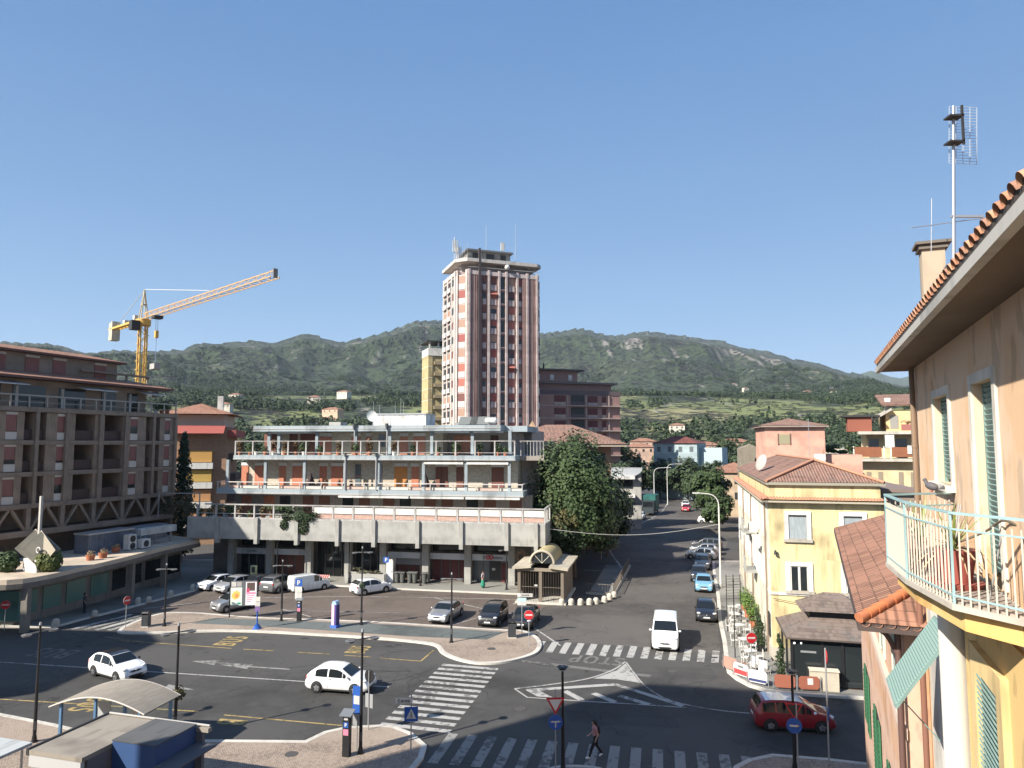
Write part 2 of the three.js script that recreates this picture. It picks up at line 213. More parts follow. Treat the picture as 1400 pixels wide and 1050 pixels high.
paint('bus_bay_line', strip([[-31.6, 56.2], [-27.2, 54.5]], 0.13, 0.012), MG.yellowWorn);
paint('bus_bay_line', strip([[-15.94, 40.4], [-8.7, 38.85]], 0.13, 0.012), MG.yellow);
paint('bus_bay_line', strip([[-34, 43.4], [-25.3, 42.1], [-17.6, 40.9]], 0.13, 0.012), MG.yellow);
paint('parking_line', strip([[-28, 63.4], [-20, 64.8], [-10, 64]], 0.1, 0.0125), MG.worn);
paint('parking_line', strip([[-26.4, 70], [-17, 70.6], [-10.5, 70.4], [0.5, 69.3]], 0.13, 0.0125));
paint('parking_line', strip([[-21, 65.5], [-17.5, 62.6]], 0.13, 0.0125)); paint('parking_line', strip([[-33.5, 65.6], [-29.5, 68]], 0.13, 0.0125)); paint('parking_line', strip([[-7.5, 70], [-1.6, 64.6]], 0.13, 0.0125)); paint('parking_line', strip([[-4.6, 60.2], [-2.9, 62.4]], 0.1, 0.0125)); paint('parking_line', strip([[-0.6, 63.6], [.6, 63.9]], 0.12, 0.0125)); paint('parking_line', strip([[0.1, 67.3], [1.4, 70.2]], 0.14, 0.0125)); paint('parking_line', strip([[1.6, 59.4], [3.6, 53.8]], 0.16, 0.014));
paint('stop_line', strip([[0.5, 50.2], [9, 46.9]], 0.5, 0.011), MG.faint);
paint('street_line', strip(curve([[11.3, 79.5], [12.9, 84], [14.4, 105.2], [24.2, 133.5], [32.2, 154.4], [40.2, 183]], 5, false), 0.22, 0.012)); paint('street_line', strip([[12.9, 84.2], [8.5, 85]], 0.16, 0.012));
paint('street_line', strip(curve([[21.6, 80], [24, 92], [29, 108], [33, 114]], 5, false), 0.14, 0.012));
function flatText(name, str, [x, d], adv, up, size, wide, m) {   // letters laid on the road: adv is the reading direction, up the top of the letters
  const sh = font.generateShapes(str, 1), g = new THREE.ShapeGeometry(sh, 3), mx = new THREE.Matrix4().set(adv[0] * wide, up[0] * size, 0, x, 0, 0, 1, 0.0145, -adv[1] * wide, -up[1] * size, 0, -d, 0, 0, 0, 1);
  g.applyMatrix4(mx); if (g.index) { const p = g.attributes.position, ix = g.index; const a = new THREE.Vector3().fromBufferAttribute(p, ix.getX(0)), b = new THREE.Vector3().fromBufferAttribute(p, ix.getX(1)), c = new THREE.Vector3().fromBufferAttribute(p, ix.getX(2)); if (b.sub(a).cross(c.sub(a)).y < 0) { const q = ix.array; for (let i = 0; i < q.length; i += 3) [q[i], q[i + 1]] = [q[i + 1], q[i]]; } }
  const n = g.attributes.normal; for (let i = 0; i < n.count; i++) n.setXYZ(i, 0, 1, 0); paint(name, g, m);
}
flatText('bus_lettering', 'BUS', [-20.7, 53.6], [0.12, 1], [-1, 0.15], 1.7, 1.0, MG.yellow);
flatText('bus_lettering', 'BUS', [-10.6, 51.7], [0.12, 1], [-1, 0.15], 1.5, 0.75, MG.yellow);
flatText('bus_lettering', 'BUS', [-24.9, 43.2], [-0.1, -1], [1, -0.15], 1.5, 0.85, MG.yellow);
flatText('bus_lettering', 'B', [-15.9, 40.0], [-0.1, -1], [1, -0.18], 1.6, 1.0, MG.yellow);
flatText('stop_lettering', 'STOP', [8.0, 50.6], [-1, 0.25], [-0.35, -1], 1.6, 1.1, MG.faint);
flatText('bus_lettering', 'BUS', [-31, 52.6], [-1, 0.2], [-0.2, -1], 2.0, 1.3, MG.faint);
function arrow(x, d, s) { const p = [[0, 0.12], [2.6, 0.1], [2.6, 0.55], [4.6, 0], [2.6, -0.5], [2.6, -0.1], [0, -0.12]].map(([a, b]) => [x + s * a, d + b - s * a * 0.19]); paint('lane_arrow', sheet(s < 0 ? p.reverse() : p, 0.013), MG.worn); }
arrow(-17.6, 49.2, -1); arrow(-14.8, 48.3, -1.1); arrow(-24, 45.3, 1);
// a few darker asphalt repairs with their own outline
for (const p of [[[-20, 46.6], [-14, 45.4], [-14.2, 43.9], [-20.2, 45]], [[9.5, 49], [13.3, 48.6], [13.2, 46.4], [9.9, 46.9]], [[-6, 46.2], [-4.6, 45.9], [-5.1, 41], [-6.8, 41.3]], [[3, 41.2], [9, 40.2], [8.9, 38.6], [3.1, 39.4]]]) struct('asphalt_patch', sheet(p, 0.006), MG.patch);
for (let k = 0; k < 16; k++) { let x = rr(-34, 12), d = rr(39, 52), a = rr(0, 6.3); const p = [[x, d]]; for (let q = 0; q < 9; q++) { a += rr(-.6, .6); x += cos(a) * rr(.4, .9); d += sin(a) * rr(.3, .7); p.push([x, d]); } if (p.every(([u, v]) => v < 53 - u * .12 && v > 39.5 - u * .12 - (u < -8 ? 0 : 4))) struct('tar_seam', strip(p, rr(.03, .07), 0.0075), MG.tar); }
for (const [x, d] of [[-16, 56.1], [-26, 57.0], [-8.5, 54.3], [14.2, 51.2], [16.6, 60.2], [-12, 36.95], [-20, 37.2]]) struct('drain_grate', B(x - .25, x + .25, 0, .016, -d + .15, -d + .45), MG.tar);
for (const [x, d] of [[-10.6, 35.2], [-1.5, 52.6], [10.6, 47.9], [-3, 46.6], [0.5, 41.3]]) { const g = C(0.32, 0.32, 0, 0.02, 0, 0, 16); g.translate(x, abs(x + 10.6) < 1 || x === -1.5 ? 0.115 : 0.0, -d); struct('manhole_cover', g, mat([0.07, 0.065, 0.06], 0.7)); }

// ---------------------------------------------------------------- hills
const skyline = [[-90, 470], [0, 468], [60, 470], [117, 483], [150, 480], [200, 481], [245, 479], [270, 470], [340, 467.5], [370, 469.5], [417, 457], [465, 469], [490, 463], [530, 453], [570, 439.5], [604, 439], [650, 447], [700, 455], [745, 456], [795, 450], [835, 460], [885, 454], [940, 460], [990, 468], [1040, 480], [1100, 493], [1175, 512], [1240, 528], [1300, 535], [1500, 545]].map(([u, v]) => [Math.atan((u - 700) / 963), (606 - v) / 963 / Math.hypot(1, (u - 700) / 963)]);
const skyAt = (a) => { let i = 0; while (i < skyline.length - 2 && skyline[i + 1][0] < a) i++; const [x0, y0] = skyline[i], [x1, y1] = skyline[i + 1]; const t = clamp((a - x0) / (x1 - x0)); return lerp(y0, y1, t * t * (3 - 2 * t) * 0.5 + t * 0.5); };
const ridgeN = (x, y) => 1 - abs(2 * fbm(x, y, 4) - 1);
function hillH(a, r) {
  const x = r * sin(a), d = r * cos(a), RR = 4300 + 500 * sin(a * 5);
  const crest = skyAt(a) * 1.02 * RR + 15, n1 = ridgeN(x / 900 + 40, d / 900), n2 = fbm(x / 260, d / 260 + 9, 4) - 0.5;
  // town floor, foothills, mountain flank
  const foot = smooth(260, 1150, r) * (72 + 28 * fbm(x / 420, d / 420, 3)) + smooth(900, 2100, r) * 35 - 14 * smooth(0.1, 0.45, a) * smooth(500, 1100, r);
  const t = smooth(1350, 2600, r), up = Math.pow(clamp((r - 1350) / (RR - 1350)), 1.0);
  let h = foot * (1 - t) + (110 * (1 - up) + crest * up) * t + ((n1 - 0.6) * 300 + (ridgeN(x / 380 + 9, d / 520) - 0.6) * 150) * up * (1 - up) * 2.4 + n2 * 60 * up * (1 - smooth(0.9, 1, up));
  if (r > RR) h = crest - (r - RR) * 0.25;
  h += (ridgeN(a * 15 + r / 5200 + 3, r / 3000) - 0.62) * 105 * up * (1 - up) * 2.6;
  const cap = 15 + (skyAt(a) * 0.985 - 0.006 * (1 - up)) * r; if (r > 900 && r < RR && h > cap) h = cap - 0.1 * (h - cap);
  return h + (fbm(x / 46, d / 46, 3) - 0.5) * 16 * smooth(1300, 2400, r) - 0.5;
}
{
  const NA = 620, NR = 300, A0 = -0.86, A1 = 0.86, P = [], U = [], I = [];
  for (let j = 0; j <= NR; j++) { const t = j / NR, r = 230 + 5200 * Math.pow(t, 1.7); for (let i = 0; i <= NA; i++) { const a = lerp(A0, A1, i / NA); P.push(r * sin(a), hillH(a, r), -r * cos(a)); U.push(r * sin(a), r * cos(a)); } }
  for (let j = 0; j < NR; j++) for (let i = 0; i < NA; i++) { const k = j * (NA + 1) + i; I.push(k, k + 1, k + NA + 1, k + 1, k + NA + 2, k + NA + 1); }
  const g = new THREE.BufferGeometry(); g.setAttribute('position', new THREE.Float32BufferAttribute(P, 3)); g.setAttribute('uv', new THREE.Float32BufferAttribute(U, 2)); g.setIndex(I); g.computeVertexNormals();
  // vertex colours: woods, olive groves, dry grass and bare limestone, all by patches of noise
  const col = [], nrm = g.attributes.normal;
  const meadows = [[0.24, 700, 0.1, 240], [0.33, 820, 0.1, 200], [0.15, 820, 0.07, 220], [0.42, 640, 0.08, 180], [0.2, 1120, 0.16, 130], [0.38, 1180, 0.12, 140], [-0.3, 620, 0.12, 180], [-0.2, 560, 0.1, 160], [-0.42, 700, 0.1, 200], [-0.12, 760, 0.06, 200], [-0.26, 980, 0.14, 110], [-0.5, 900, 0.1, 200], [0.05, 700, 0.08, 200], [-0.02, 900, 0.06, 200], [0.52, 800, 0.1, 240]];
  const scars = [[-0.37, 2500, 0.05, 260], [-0.19, 3100, 0.07, 420], [-0.14, 2700, 0.05, 300], [-0.22, 2700, 0.04, 260], [0.24, 3100, 0.04, 160], [0.3, 2600, 0.11, 140], [0.1, 2900, 0.03, 260], [0.38, 2400, 0.09, 130], [0.47, 2900, 0.022, 700], [0.17, 2500, 0.06, 160], [0.42, 2700, 0.1, 200]];
  for (let k = 0; k < P.length / 3; k++) {
    const x = P[3 * k], d = -P[3 * k + 2], r = hypot(x, d), a = Math.atan2(x, d);
    const w = fbm(x / 30, d / 30, 3), w2 = fbm(x / 300 + 5, d / 300, 4), fine = hash(k, 3);
    let c = [0.013 + 0.022 * w + 0.013 * fine, 0.024 + 0.029 * w + 0.016 * fine, 0.010 + 0.013 * w + 0.006 * fine];
    const l = smooth(0.5, 0.68, w2) * 0.6; c = c.map((q, i) => lerp(q, [0.040, 0.048, 0.024][i], l));
    // meadows and olive terraces, each where it lies, with a ragged edge
    let fm = 0; for (const [fa, fr, wa, wr] of meadows) fm = max(fm, 1.25 - hypot((a - fa) / wa, (r - fr) / wr)); const f = smooth(0.2, 0.36, fm * 0.5 + 0.5 * (w2 - 0.5) + 0.25 * (w - 0.5)); c = c.map((q, i) => lerp(q, [0.15, 0.17, 0.06][i], f * 0.9));
    const dry = 0.45 * smooth(0.6, 0.66, fbm(x / 180, d / 120 + 3, 3)) * f; c = c.map((q, i) => lerp(q, [0.3, 0.25, 0.14][i], dry));
    let s = 0; for (const [sa, sr, wa, wr] of scars) { const q = hypot((a - sa) / wa, (r - sr) / wr); s = max(s, 1 - q); }
    const rock = smooth(0.52, 0.62, fbm(x / 15 + 7, d / 80, 5) + 0.12 * max(0, s) - 0.085 + (s > 0 ? 0.0 : -0.1)); c = c.map((q, i) => lerp(q, [0.22, 0.20, 0.18][i], rock * 0.75));
    col.push(...c);
  }
  g.setAttribute('color', new THREE.Float32BufferAttribute(col, 3));
  struct('hills', g, new THREE.MeshStandardMaterial({ vertexColors: true, roughness: 1, map: (() => { const t = tex(1024, (u, v) => 0.66 + 1.5 * (fbm(u * 46, v * 46, 3, 46) - 0.5) + 0.5 * (fbm(u * 9, v * 9, 3, 9) - 0.5), 420); TX.forest = t; return t; })(), bumpMap: TX.forest, bumpScale: 6 }));
  // the farther blue range seen in the gaps at both ends
  const far = []; const fi = []; const prof = [[-0.86, 0.115], [-0.66, 0.122], [-0.6, 0.128], [-0.55, 0.121], [-0.5, 0.1], [-0.4, 0.08], [0.3, 0.06], [0.4, 0.085], [0.455, 0.098], [0.475, 0.105], [0.5, 0.096], [0.53, 0.099], [0.6, 0.108], [0.86, 0.1]];
  for (let i = 0; i <= 160; i++) { const a = lerp(-0.86, 0.86, i / 160); let q = 0; while (q < prof.length - 2 && prof[q + 1][0] < a) q++; const t = clamp((a - prof[q][0]) / (prof[q + 1][0] - prof[q][0])); const e = lerp(prof[q][1], prof[q + 1][1], t) * cos(a) * 0.99; for (const [rad, k] of [[5200, 0.05], [5900, 0.5], [6600, 0.8], [7400, 1], [8200, 0.6]]) { const h = e * 7400 * k + (k < 1 ? (fbm(a * 40 + k * 9, k * 5, 4) - 0.5) * 260 : (fbm(a * 60, 3, 3) - 0.5) * 40); far.push(rad * sin(a), h, -rad * cos(a)); } }
  for (let i = 0; i < 160; i++) for (let j = 0; j < 4; j++) { const k = i * 5 + j; fi.push(k, k + 5, k + 1, k + 1, k + 5, k + 6); }
  const fg = new THREE.BufferGeometry(); fg.setAttribute('position', new THREE.Float32BufferAttribute(far, 3)); fg.setIndex(fi); fg.computeVertexNormals(); struct('far_hills', fg, mat([0.05, 0.07, 0.035], 1));
}
// woods on the foothills: nobody could count these trees
{
  const blobs = [leaves(170, 1, 0.85, 1, 0.27, { clumps: 9 }), leaves(170, 0.8, 1.15, 0.8, 0.25, { clumps: 8 }), leaves(150, 1.15, 0.75, 1.1, 0.27, { clumps: 8 })];
  const ms = [leafMat([0.034, 0.062, 0.018]), leafMat([0.05, 0.085, 0.024]), leafMat([0.085, 0.105, 0.05])];
  const lists = [[], [], []];
  for (let k = 0; k < 34000; k++) {
    const a = rr(-0.68, 0.62), r = 250 + 1900 * Math.pow(rnd(), 0.75), x = r * sin(a), d = r * cos(a), w = fbm(x / 120 + 11, d / 70, 3) + 0.12 * smooth(800, 1300, r) * (1 - smooth(1500, 2000, r));
    const olive = fbm(x / 300 + 5, d / 300, 4) > 0.5;
    if (w < 0.54 - 0.05 * smooth(850, 1000, r) * (1 - smooth(1250, 1400, r)) && !(olive && rnd() < 0.25)) continue;
    if (x > -14 && x < 70 && d < 330) continue;
    if (a > 0.1 && a < 0.42 && r > 420 && r < 1000 && rnd() < 0.55) continue;
    const m = w < 0.54 ? 2 : rnd() < 0.6 ? 0 : 1; lists[m].push([x, hillH(a, r), -d, m === 2 ? rr(1.6, 2.8) : rr(3, 6.5)]);
  }
  const M4 = new THREE.Matrix4(), Q = new THREE.Quaternion();
  lists.forEach((l, i) => { const im = new THREE.InstancedMesh(blobs[i], ms[i], l.length); l.forEach(([x, y, z, s], k) => { Q.setFromAxisAngle(new THREE.Vector3(0, 1, 0), k * 2.4); im.setMatrixAt(k, M4.compose(new THREE.Vector3(x, y + s * 0.55, z), Q, new THREE.Vector3(s, s * rr(0.8, 1.2), s))); }); im.name = ['foothill_woods', 'foothill_woods_001', 'olive_groves'][i]; im.userData = { kind: 'stuff', label: ['dark green woods along the foothill crest', 'lighter green trees scattered through foothill woods', 'small grey green olive trees on the slopes'][i], category: 'trees' }; scene.add(im); });
}
// ---------------------------------------------------------------- the terraced building across the square
const boxCache = new Map();
const SB = (w, h, d) => { const k = w.toFixed(3) + ',' + h.toFixed(3) + ',' + d.toFixed(3); if (!boxCache.has(k)) boxCache.set(k, B(-w / 2, w / 2, 0, h, -d / 2, d / 2)); return boxCache.get(k); };
const sbox = (name, m, p, x0, x1, y0, y1, z0, z1) => part(name, SB(x1 - x0, y1 - y0, z1 - z0), m, p, [(x0 + x1) / 2, y0, (z0 + z1) / 2]);
function textPart(name, str, size, m, p, [x, y, z], ry = 0, sx = 1, depth = 0.01) { const g = new THREE.ExtrudeGeometry(font.generateShapes(str, size), { depth, bevelEnabled: false, curveSegments: 2 }); g.computeBoundingBox(); const b = g.boundingBox; g.translate(-(b.min.x + b.max.x) / 2, -(b.min.y + b.max.y) / 2, 0); g.scale(sx, 1, 1); return part(name, g, m, p, [x, y, z], ry); }
const pots = [];   // places for potted plants, filled in later: [x, y, z, kind, label place]
{
  const t = thing('terraced_building', 'long low concrete building with stepped terraces, orange shutters and ground floor shops', 'building', [3.36, 0, -72], R(-10));
  const L = -39.9, fins = [0.94, 3.96, 8.7, 13.36, 18.15, 22.21, 26.85, 31.54, 36.18].map((s) => -s);
  // ground floor
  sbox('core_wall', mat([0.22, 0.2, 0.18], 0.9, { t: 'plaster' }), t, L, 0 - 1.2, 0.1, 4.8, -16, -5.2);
  part('soffit', B(L + .05, -0.05, 4.62, 4.9, -16, -0.3), Mt.concrete, t);
  for (const x of fins) if (x < -2) { sbox('column', Mt.concrete, t, x - .35, x + .35, 0.1, 4.62, -3.4, -2.7); }
  sbox('column', Mt.concrete, t, -1.9, -1.2, 0.1, 4.62, -3.4, -2.7);
  const shopMat = [Mt.glassGrey, Mt.maroon, Mt.brownShut, Mt.glass, Mt.glass, Mt.brownShut, Mt.glass, Mt.glass];
  for (let k = 1; k < fins.length; k++) {
    const x1 = (k === 1 ? -1.9 : fins[k - 1] - 0.35), xr = k === 1 ? -1.9 : x1, x0 = fins[k] + 0.35;
    const bay = [k === 1 ? fins[1] - .35 : 0][0];
    if (k === 1) continue;
    const kind = k - 2;
    const sh = part('shopfront', B(x0, xr, 0.12, 2.6, -4.6, -4.4), shopMat[kind] ?? Mt.dark, t);
    for (let q = 1; q < 4; q++) part('mullion', SB(0.07, 2.48, 0.1), mat([0.12, 0.12, 0.12], 0.6), sh, [lerp(x0, xr, q / 4), 0.12, -4.36]);
    if (kind === 3 || kind === 4) { part('upper_glazing', B(x0, xr, 2.6, 4.6, -4.6, -4.4), Mt.glass, t); for (let q = 1; q < 8; q++) part('mullion', SB(0.06, 2, 0.1), Mt.blackMetal, t, [lerp(x0, xr, q / 8), 2.6, -4.35]); }
    else { const pn = part('sign_panel', B(x0 + .05, xr - .05, 2.55, 3.2, -3.3, -3.15), mat([0.46, 0.48, 0.5], 0.6, { t: 'dirty' }), t); sbox('transom', Mt.glass, t, x0, xr, 3.25, 4.6, -4.6, -4.4);
      if (kind === 0) { const q = part('logo', new THREE.TorusGeometry(0.17, 0.06, 6, 20), Mt.redPaint, pn, [(x0 + xr) / 2 - .25, 2.9, -3.12]); part('logo', new THREE.TorusGeometry(0.17, 0.06, 6, 20), Mt.redPaint, pn, [(x0 + xr) / 2 + .12, 2.9, -3.11]); textPart('lettering', 'il', 0.26, Mt.dark, pn, [(x0 + xr) / 2 - .68, 2.9, -3.14]); textPart('lettering', 'nnetti', 0.26, Mt.dark, pn, [(x0 + xr) / 2 + .85, 2.88, -3.14]); }
      if (kind === 6) textPart('lettering', 'unicredit', 0.2, mat([0.02, 0.08, 0.05], 0.6), pn, [(x0 + xr) / 2, 2.88, -3.14]);
      if (kind === 2) part('blind', B(x0 + .1, xr - .1, 1.7, 2.5, -4.38, -4.3), mat([0.33, 0.33, 0.34], 0.7), t);
      if (kind === 0) { part('door', B(x0 + 1.7, x0 + 2.9, .12, 2.5, -4.38, -4.3), Mt.dark, t); part('notice', B(x0 + 2.0, x0 + 2.35, 1.35, 1.6, -4.29, -4.27), Mt.white, t); part('door', B(x0 + 3.0, xr - .3, .12, 2.1, -4.38, -4.28), Mt.maroon, t); } }
  }
  sbox('end_wall', Mt.concrete, t, -1.2, -0.6, 0.1, 4.62, -9, -3.2);
  // concrete band with fins
  const joints = [0, ...fins, L];
  for (let k = 0; k + 1 < joints.length; k++) part('band_panel', B(joints[k + 1] + 0.012, joints[k] - 0.012, 4.6, 6.8, -0.35, 0 - (k % 2) * 0.012), Mt.concrete, t);
  part('band_side', B(-0.35, -0.012, 4.6, 6.8, -12, -0.36), Mt.concrete, t);
  for (const x of fins) sbox('fin', Mt.concrete, t, x - .2, x + .2, 4.15, 6.95, -0.3, 0.24);
  part('terrace_floor', B(L, -0.3, 6.45, 6.6, -16, -0.3), Mt.concrete, t);
  // band railing
  part('handrail', B(L + 2, 0, 8.25, 8.38, -0.3, -0.1), Mt.railGrey, t); part('handrail', B(-0.2, 0, 8.25, 8.38, -10, -0.3), Mt.railGrey, t); part('plinth', B(L, 0, 6.8, 6.93, -0.34, -0.04), Mt.railGrey, t);
  const lattice = mat([0.5, 0.33, 0.27], 0.9, { t: 'brick' });
  for (let k = 0; k <= 17; k++) { const x = -0.06 - k * 2.28; sbox('post', Mt.railGrey, t, x - .08, x + .08, 6.93, 8.25, -0.28, -0.12); if (k < 11) { sbox('white_panel', Mt.white, t, x - 2.16, x - .12, 7.5, 8.15, -0.24, -0.18); sbox('lattice_panel', lattice, t, x - 2.16, x - .12, 6.98, 7.42, -0.24, -0.18); } else if (k < 17) sbox('lower_rail', Mt.railGrey, t, x - 2.2, x - .08, 7.3, 7.36, -0.23, -0.18); }
  for (let k = 1; k < 5; k++) sbox('post', Mt.railGrey, t, -0.2, -0.04, 6.93, 8.25, -0.2 - k * 2.2, -0.05 - k * 2.2);
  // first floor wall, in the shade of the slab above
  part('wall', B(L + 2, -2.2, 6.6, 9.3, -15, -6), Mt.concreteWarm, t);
  for (let x = -3.4, i = 0; x > -37; x -= i % 2 ? 2.0 : 2.9, i++) sbox('shutter', i > 11 ? Mt.orange : i % 3 === 2 ? Mt.glass : Mt.brownShut, t, x - 1.3, x, 6.65, 8.85, -6.0, -5.93);
  // first slab, its rail and posts
  part('slab', B(-38.4, -2.75, 9.24, 9.86, -15, -3), Mt.steelBlue, t); part('slab_edge', B(-38.44, -2.71, 9.3, 9.42, -3.02, -2.95), Mt.railGrey, t);
  for (const [a, b] of [[-23.5, -15.4], [-15.2, -9.2], [-9, -3.1]]) { part('rolled_awning', B(a, b, 9.0, 9.22, -3.2, -2.86), Mt.white, t); }
  part('handrail', B(-38.4, -2.75, 10.55, 10.65, -3.12, -2.98), mat([0.52, 0.47, 0.45], 0.6), t); part('handrail', B(-2.9, -2.76, 10.55, 10.65, -9, -3.12), Mt.railGrey, t);
  for (let k = 0; k <= 14; k++) { const x = -2.85 - k * 2.53; sbox('post', Mt.railGrey, t, x - .05, x + .05, 9.86, 10.55, -3.1, -3.0); if (k < 14) sbox('low_panel', k % 3 === 1 ? mat([0.5, 0.36, 0.3], 0.9) : mat([0.6, 0.55, 0.48], 0.9, { t: 'dirty' }), t, x - 2.45, x - .08, 9.9, 10.25, -3.42, -3.36); }
  // second floor
  part('wall', B(-36, -3.7, 9.86, 13.15, -15, -5.2), Mt.creamBrick, t);
  const K = (u) => { const k = (u - 700) / 963, ox = 3.36 + .1736 * 5, od = 72 + .985 * 5; return -((ox - k * od) / (.985 + k * .1736)) + 0.0; };
  const win = (u0, u1, m) => { const x0 = K(u0), x1 = K(u1); sbox('shutter', m, t, x0, x1, 10.0, 12.35, -5.2, -5.1); sbox('lintel_box', Mt.white, t, x0 - .05, x1 + .05, 12.4, 12.75, -5.2, -5.08); };
  for (const [a, b, m] of [[332, 341, Mt.orange], [350, 365, Mt.orange], [383, 392, Mt.orange], [401, 417, Mt.orange], [438, 447.5, Mt.orange], [454, 470, Mt.orange], [540, 557, mat([0.6, 0.25, 0.07], 0.75, { t: 'wood' })], [563, 573, Mt.orange], [596, 604, Mt.brownShut], [604.6, 612.5, Mt.brownShut], [624, 633.5, Mt.brownShut], [672, 688.5, Mt.brownShut]]) win(a, b, m);
  for (const [a, b] of [[486.5, 494], [515.3, 523]]) { const x0 = K(a), x1 = K(b); sbox('window', Mt.glassGrey, t, x0, x1, 10.0, 12.6, -5.22, -5.12); sbox('window_rail', Mt.salmon, t, x0 - .1, x1 + .1, 11.2, 11.3, -5.12, -5.05); }
  const posts2 = [324.6, 375, 427, 481, 527, 585.7, 642.5, 700].map(K);
  for (const x of posts2) sbox('column', Mt.steelBlue, t, x - .16, x + .16, 9.86, 13.1, -3.6, -3.28);
  for (const u of [483.5, 524.5]) { const x = K(u); part('downpipe', C(0.09, 0.09, 9.9, 13.6, x, -2.9, 8), Mt.galv, t); part('hopper', C(0.1, 0.2, 13.5, 13.9, x, -2.88, 8), mat([0.08, 0.09, 0.09], 0.6), t); }
  for (const [u0, u1] of [[586.5, 639], [643.5, 699]]) part('rolled_awning', B(K(u0), K(u1), 12.72, 12.95, -3.5, -3.15), Mt.white, t);
  // folded dark awnings standing on the terrace
  for (const u of [430, 585]) { const x = K(u); const g = new THREE.ConeGeometry(0.75, 1.9, 4); g.rotateY(.6); part('furled_awning', g, mat([0.07, 0.05, 0.05], 0.9), t, [x, 10.8, -4.4]); }
  // second slab
  part('slab', B(-36.4, -3.6, 13.1, 13.65, -15, -3), Mt.steelBlue, t); part('slab_edge', B(-36.44, -3.56, 13.16, 13.26, -3.03, -2.95), Mt.railGrey, t); part('side_slab', B(-3.6, -0.9, 13.1, 13.6, -14, -6), Mt.concreteWarm, t); part('side_wall', B(-3.7, -1.6, 9.3, 13.1, -14.5, -8), Mt.concreteWarm, t);
  part('handrail', B(-36.3, -3.6, 15.2, 15.28, -3.1, -3.0), Mt.railGrey, t); part('lower_rail', B(-36.3, -3.6, 13.95, 14.0, -3.08, -3.03), Mt.railGrey, t); part('handrail', B(-3.7, -0.95, 15.2, 15.28, -6.2, -6.1), Mt.railGrey, t);
  for (let k = 0; k <= 15; k++) { const x = -3.66 - k * 2.17; sbox('post', Mt.railGrey, t, x - .07, x + .07, 13.65, 15.2, -3.12, -2.98); } for (let k = 0; k < 8; k++) sbox('post', Mt.railGrey, t, -1 - k * .36, -.94 - k * .36, 13.6, 15.2, -6.2, -6.1);
  // third floor and roof
  part('wall', B(-33, -12.6, 13.65, 16.4, -15, -6.6), Mt.creamBrick, t); part('wall', B(-12.6, -4.5, 13.65, 16.4, -15, -8.6), Mt.concreteWarm, t);
  for (const [a, b] of [[429, 446, 1], [474, 486, 1], [494, 501, 1], [541, 552, 1], [560, 576, 1]].map((q) => q)) { sbox('shutter', Mt.salmon, t, K(a), K(b), 13.7, 15.75, -6.6, -6.5); sbox('lintel_box', Mt.white, t, K(a) - .05, K(b) + .05, 15.8, 16.2, -6.6, -6.48); }
  sbox('window', Mt.glassGrey, t, K(512), K(520), 14.6, 16, -6.62, -6.5); for (const u of [610, 622, 662]) sbox('shutter', u === 662 ? Mt.darkBrown : Mt.salmon, t, K(u), K(u + 11), 13.7, 15.9, -8.6, -8.5);
  for (const [a, b] of [[353, 370], [388, 399], [403, 434]]) sbox('door', Mt.brownShut, t, K(a), K(b), 13.7, 16.1, -6.6, -6.52);  // flat brown panels, their dark colour stands in for shaded recesses
  for (const u of [371, 384.5, 436, 488.5, 535, 592, 647, 698]) { const x = K(u); sbox('column', Mt.steelBlue, t, x - .17, x + .17, 13.65, 16.4, -4.9, -4.55); }
  for (const u of [490, 534]) { const x = K(u); part('hopper', C(0.1, 0.22, 16.5, 17.2, x, -3.8, 8), mat([0.08, 0.09, 0.09], 0.6), t); part('downpipe', C(0.09, 0.09, 13.7, 16.6, x, -4.0, 8), Mt.galv, t); }
  part('rear_wing', B(-30, -3.6, 0, 16.6, -27, -15.02), Mt.concreteWarm, t);
  part('roof_slab', B(-34.6, -5.4, 16.35, 17.0, -14, -4), Mt.steelBlue, t); part('roof_wing', B(-5.4, -2.9, 16.3, 16.95, -16, -7), Mt.steelBlue, t); part('roof_gutter', B(-34.64, -5.36, 16.62, 16.72, -4.03, -3.95), Mt.railGrey, t);
  for (const [a, b] of [[372, 434], [596, 644], [649, 689]]) part('rolled_awning', B(K(a), K(b), 16.12, 16.3, -4.6, -4.3), Mt.white, t);
  part('roof_hut', B(K(492) , K(568), 17, 18.4, -13, -9), Mt.white, t); part('roof_hut_cap', B(K(491.5), K(568.5), 18.4, 18.55, -13.1, -8.9), Mt.galv, t);
  for (const [u, d] of [[440, 7], [600, 12]]) part('roof_box', B(K(u), K(u + 16), 17, 17.5, -d - 2, -d), Mt.concrete, t);
  const pnl = B(-1.1, 1.1, -0.04, 0.04, -0.7, 0.7); pnl.rotateX(R(40)); for (const x of [K(632), K(648)]) part('solar_panel', pnl, mat([0.16, 0.17, 0.16], 0.3), t, [x, 17.6, -8]); const tk = new THREE.CapsuleGeometry(0.35, 0.8, 4, 10); tk.rotateZ(PI / 2); part('water_tank', tk, Mt.white, t, [K(664), 17.6, -8]);
  for (const u of [493, 506, 520, 528, 532]) part('aerial', C(0.025, 0.02, 17, 20.5 - (u % 3) * .5, K(u), -10 + (u % 4), 5), Mt.galv, t);
  // dish
  const dish = new THREE.SphereGeometry(0.95, 20, 8, 0, 2 * PI, 0, 0.75); dish.scale(1, 0.6, 1); dish.translate(0, -0.5, 0); dish.rotateX(R(-75)); dish.rotateZ(R(10)); const ds = part('satellite_dish', dish, mat([0.62, 0.62, 0.6], 0.6, { side: THREE.DoubleSide }), t, [K(500), 18.2, -7]); part('dish_mast', C(0.05, 0.05, -1.2, 0, 0, -0.3), Mt.galv, ds);
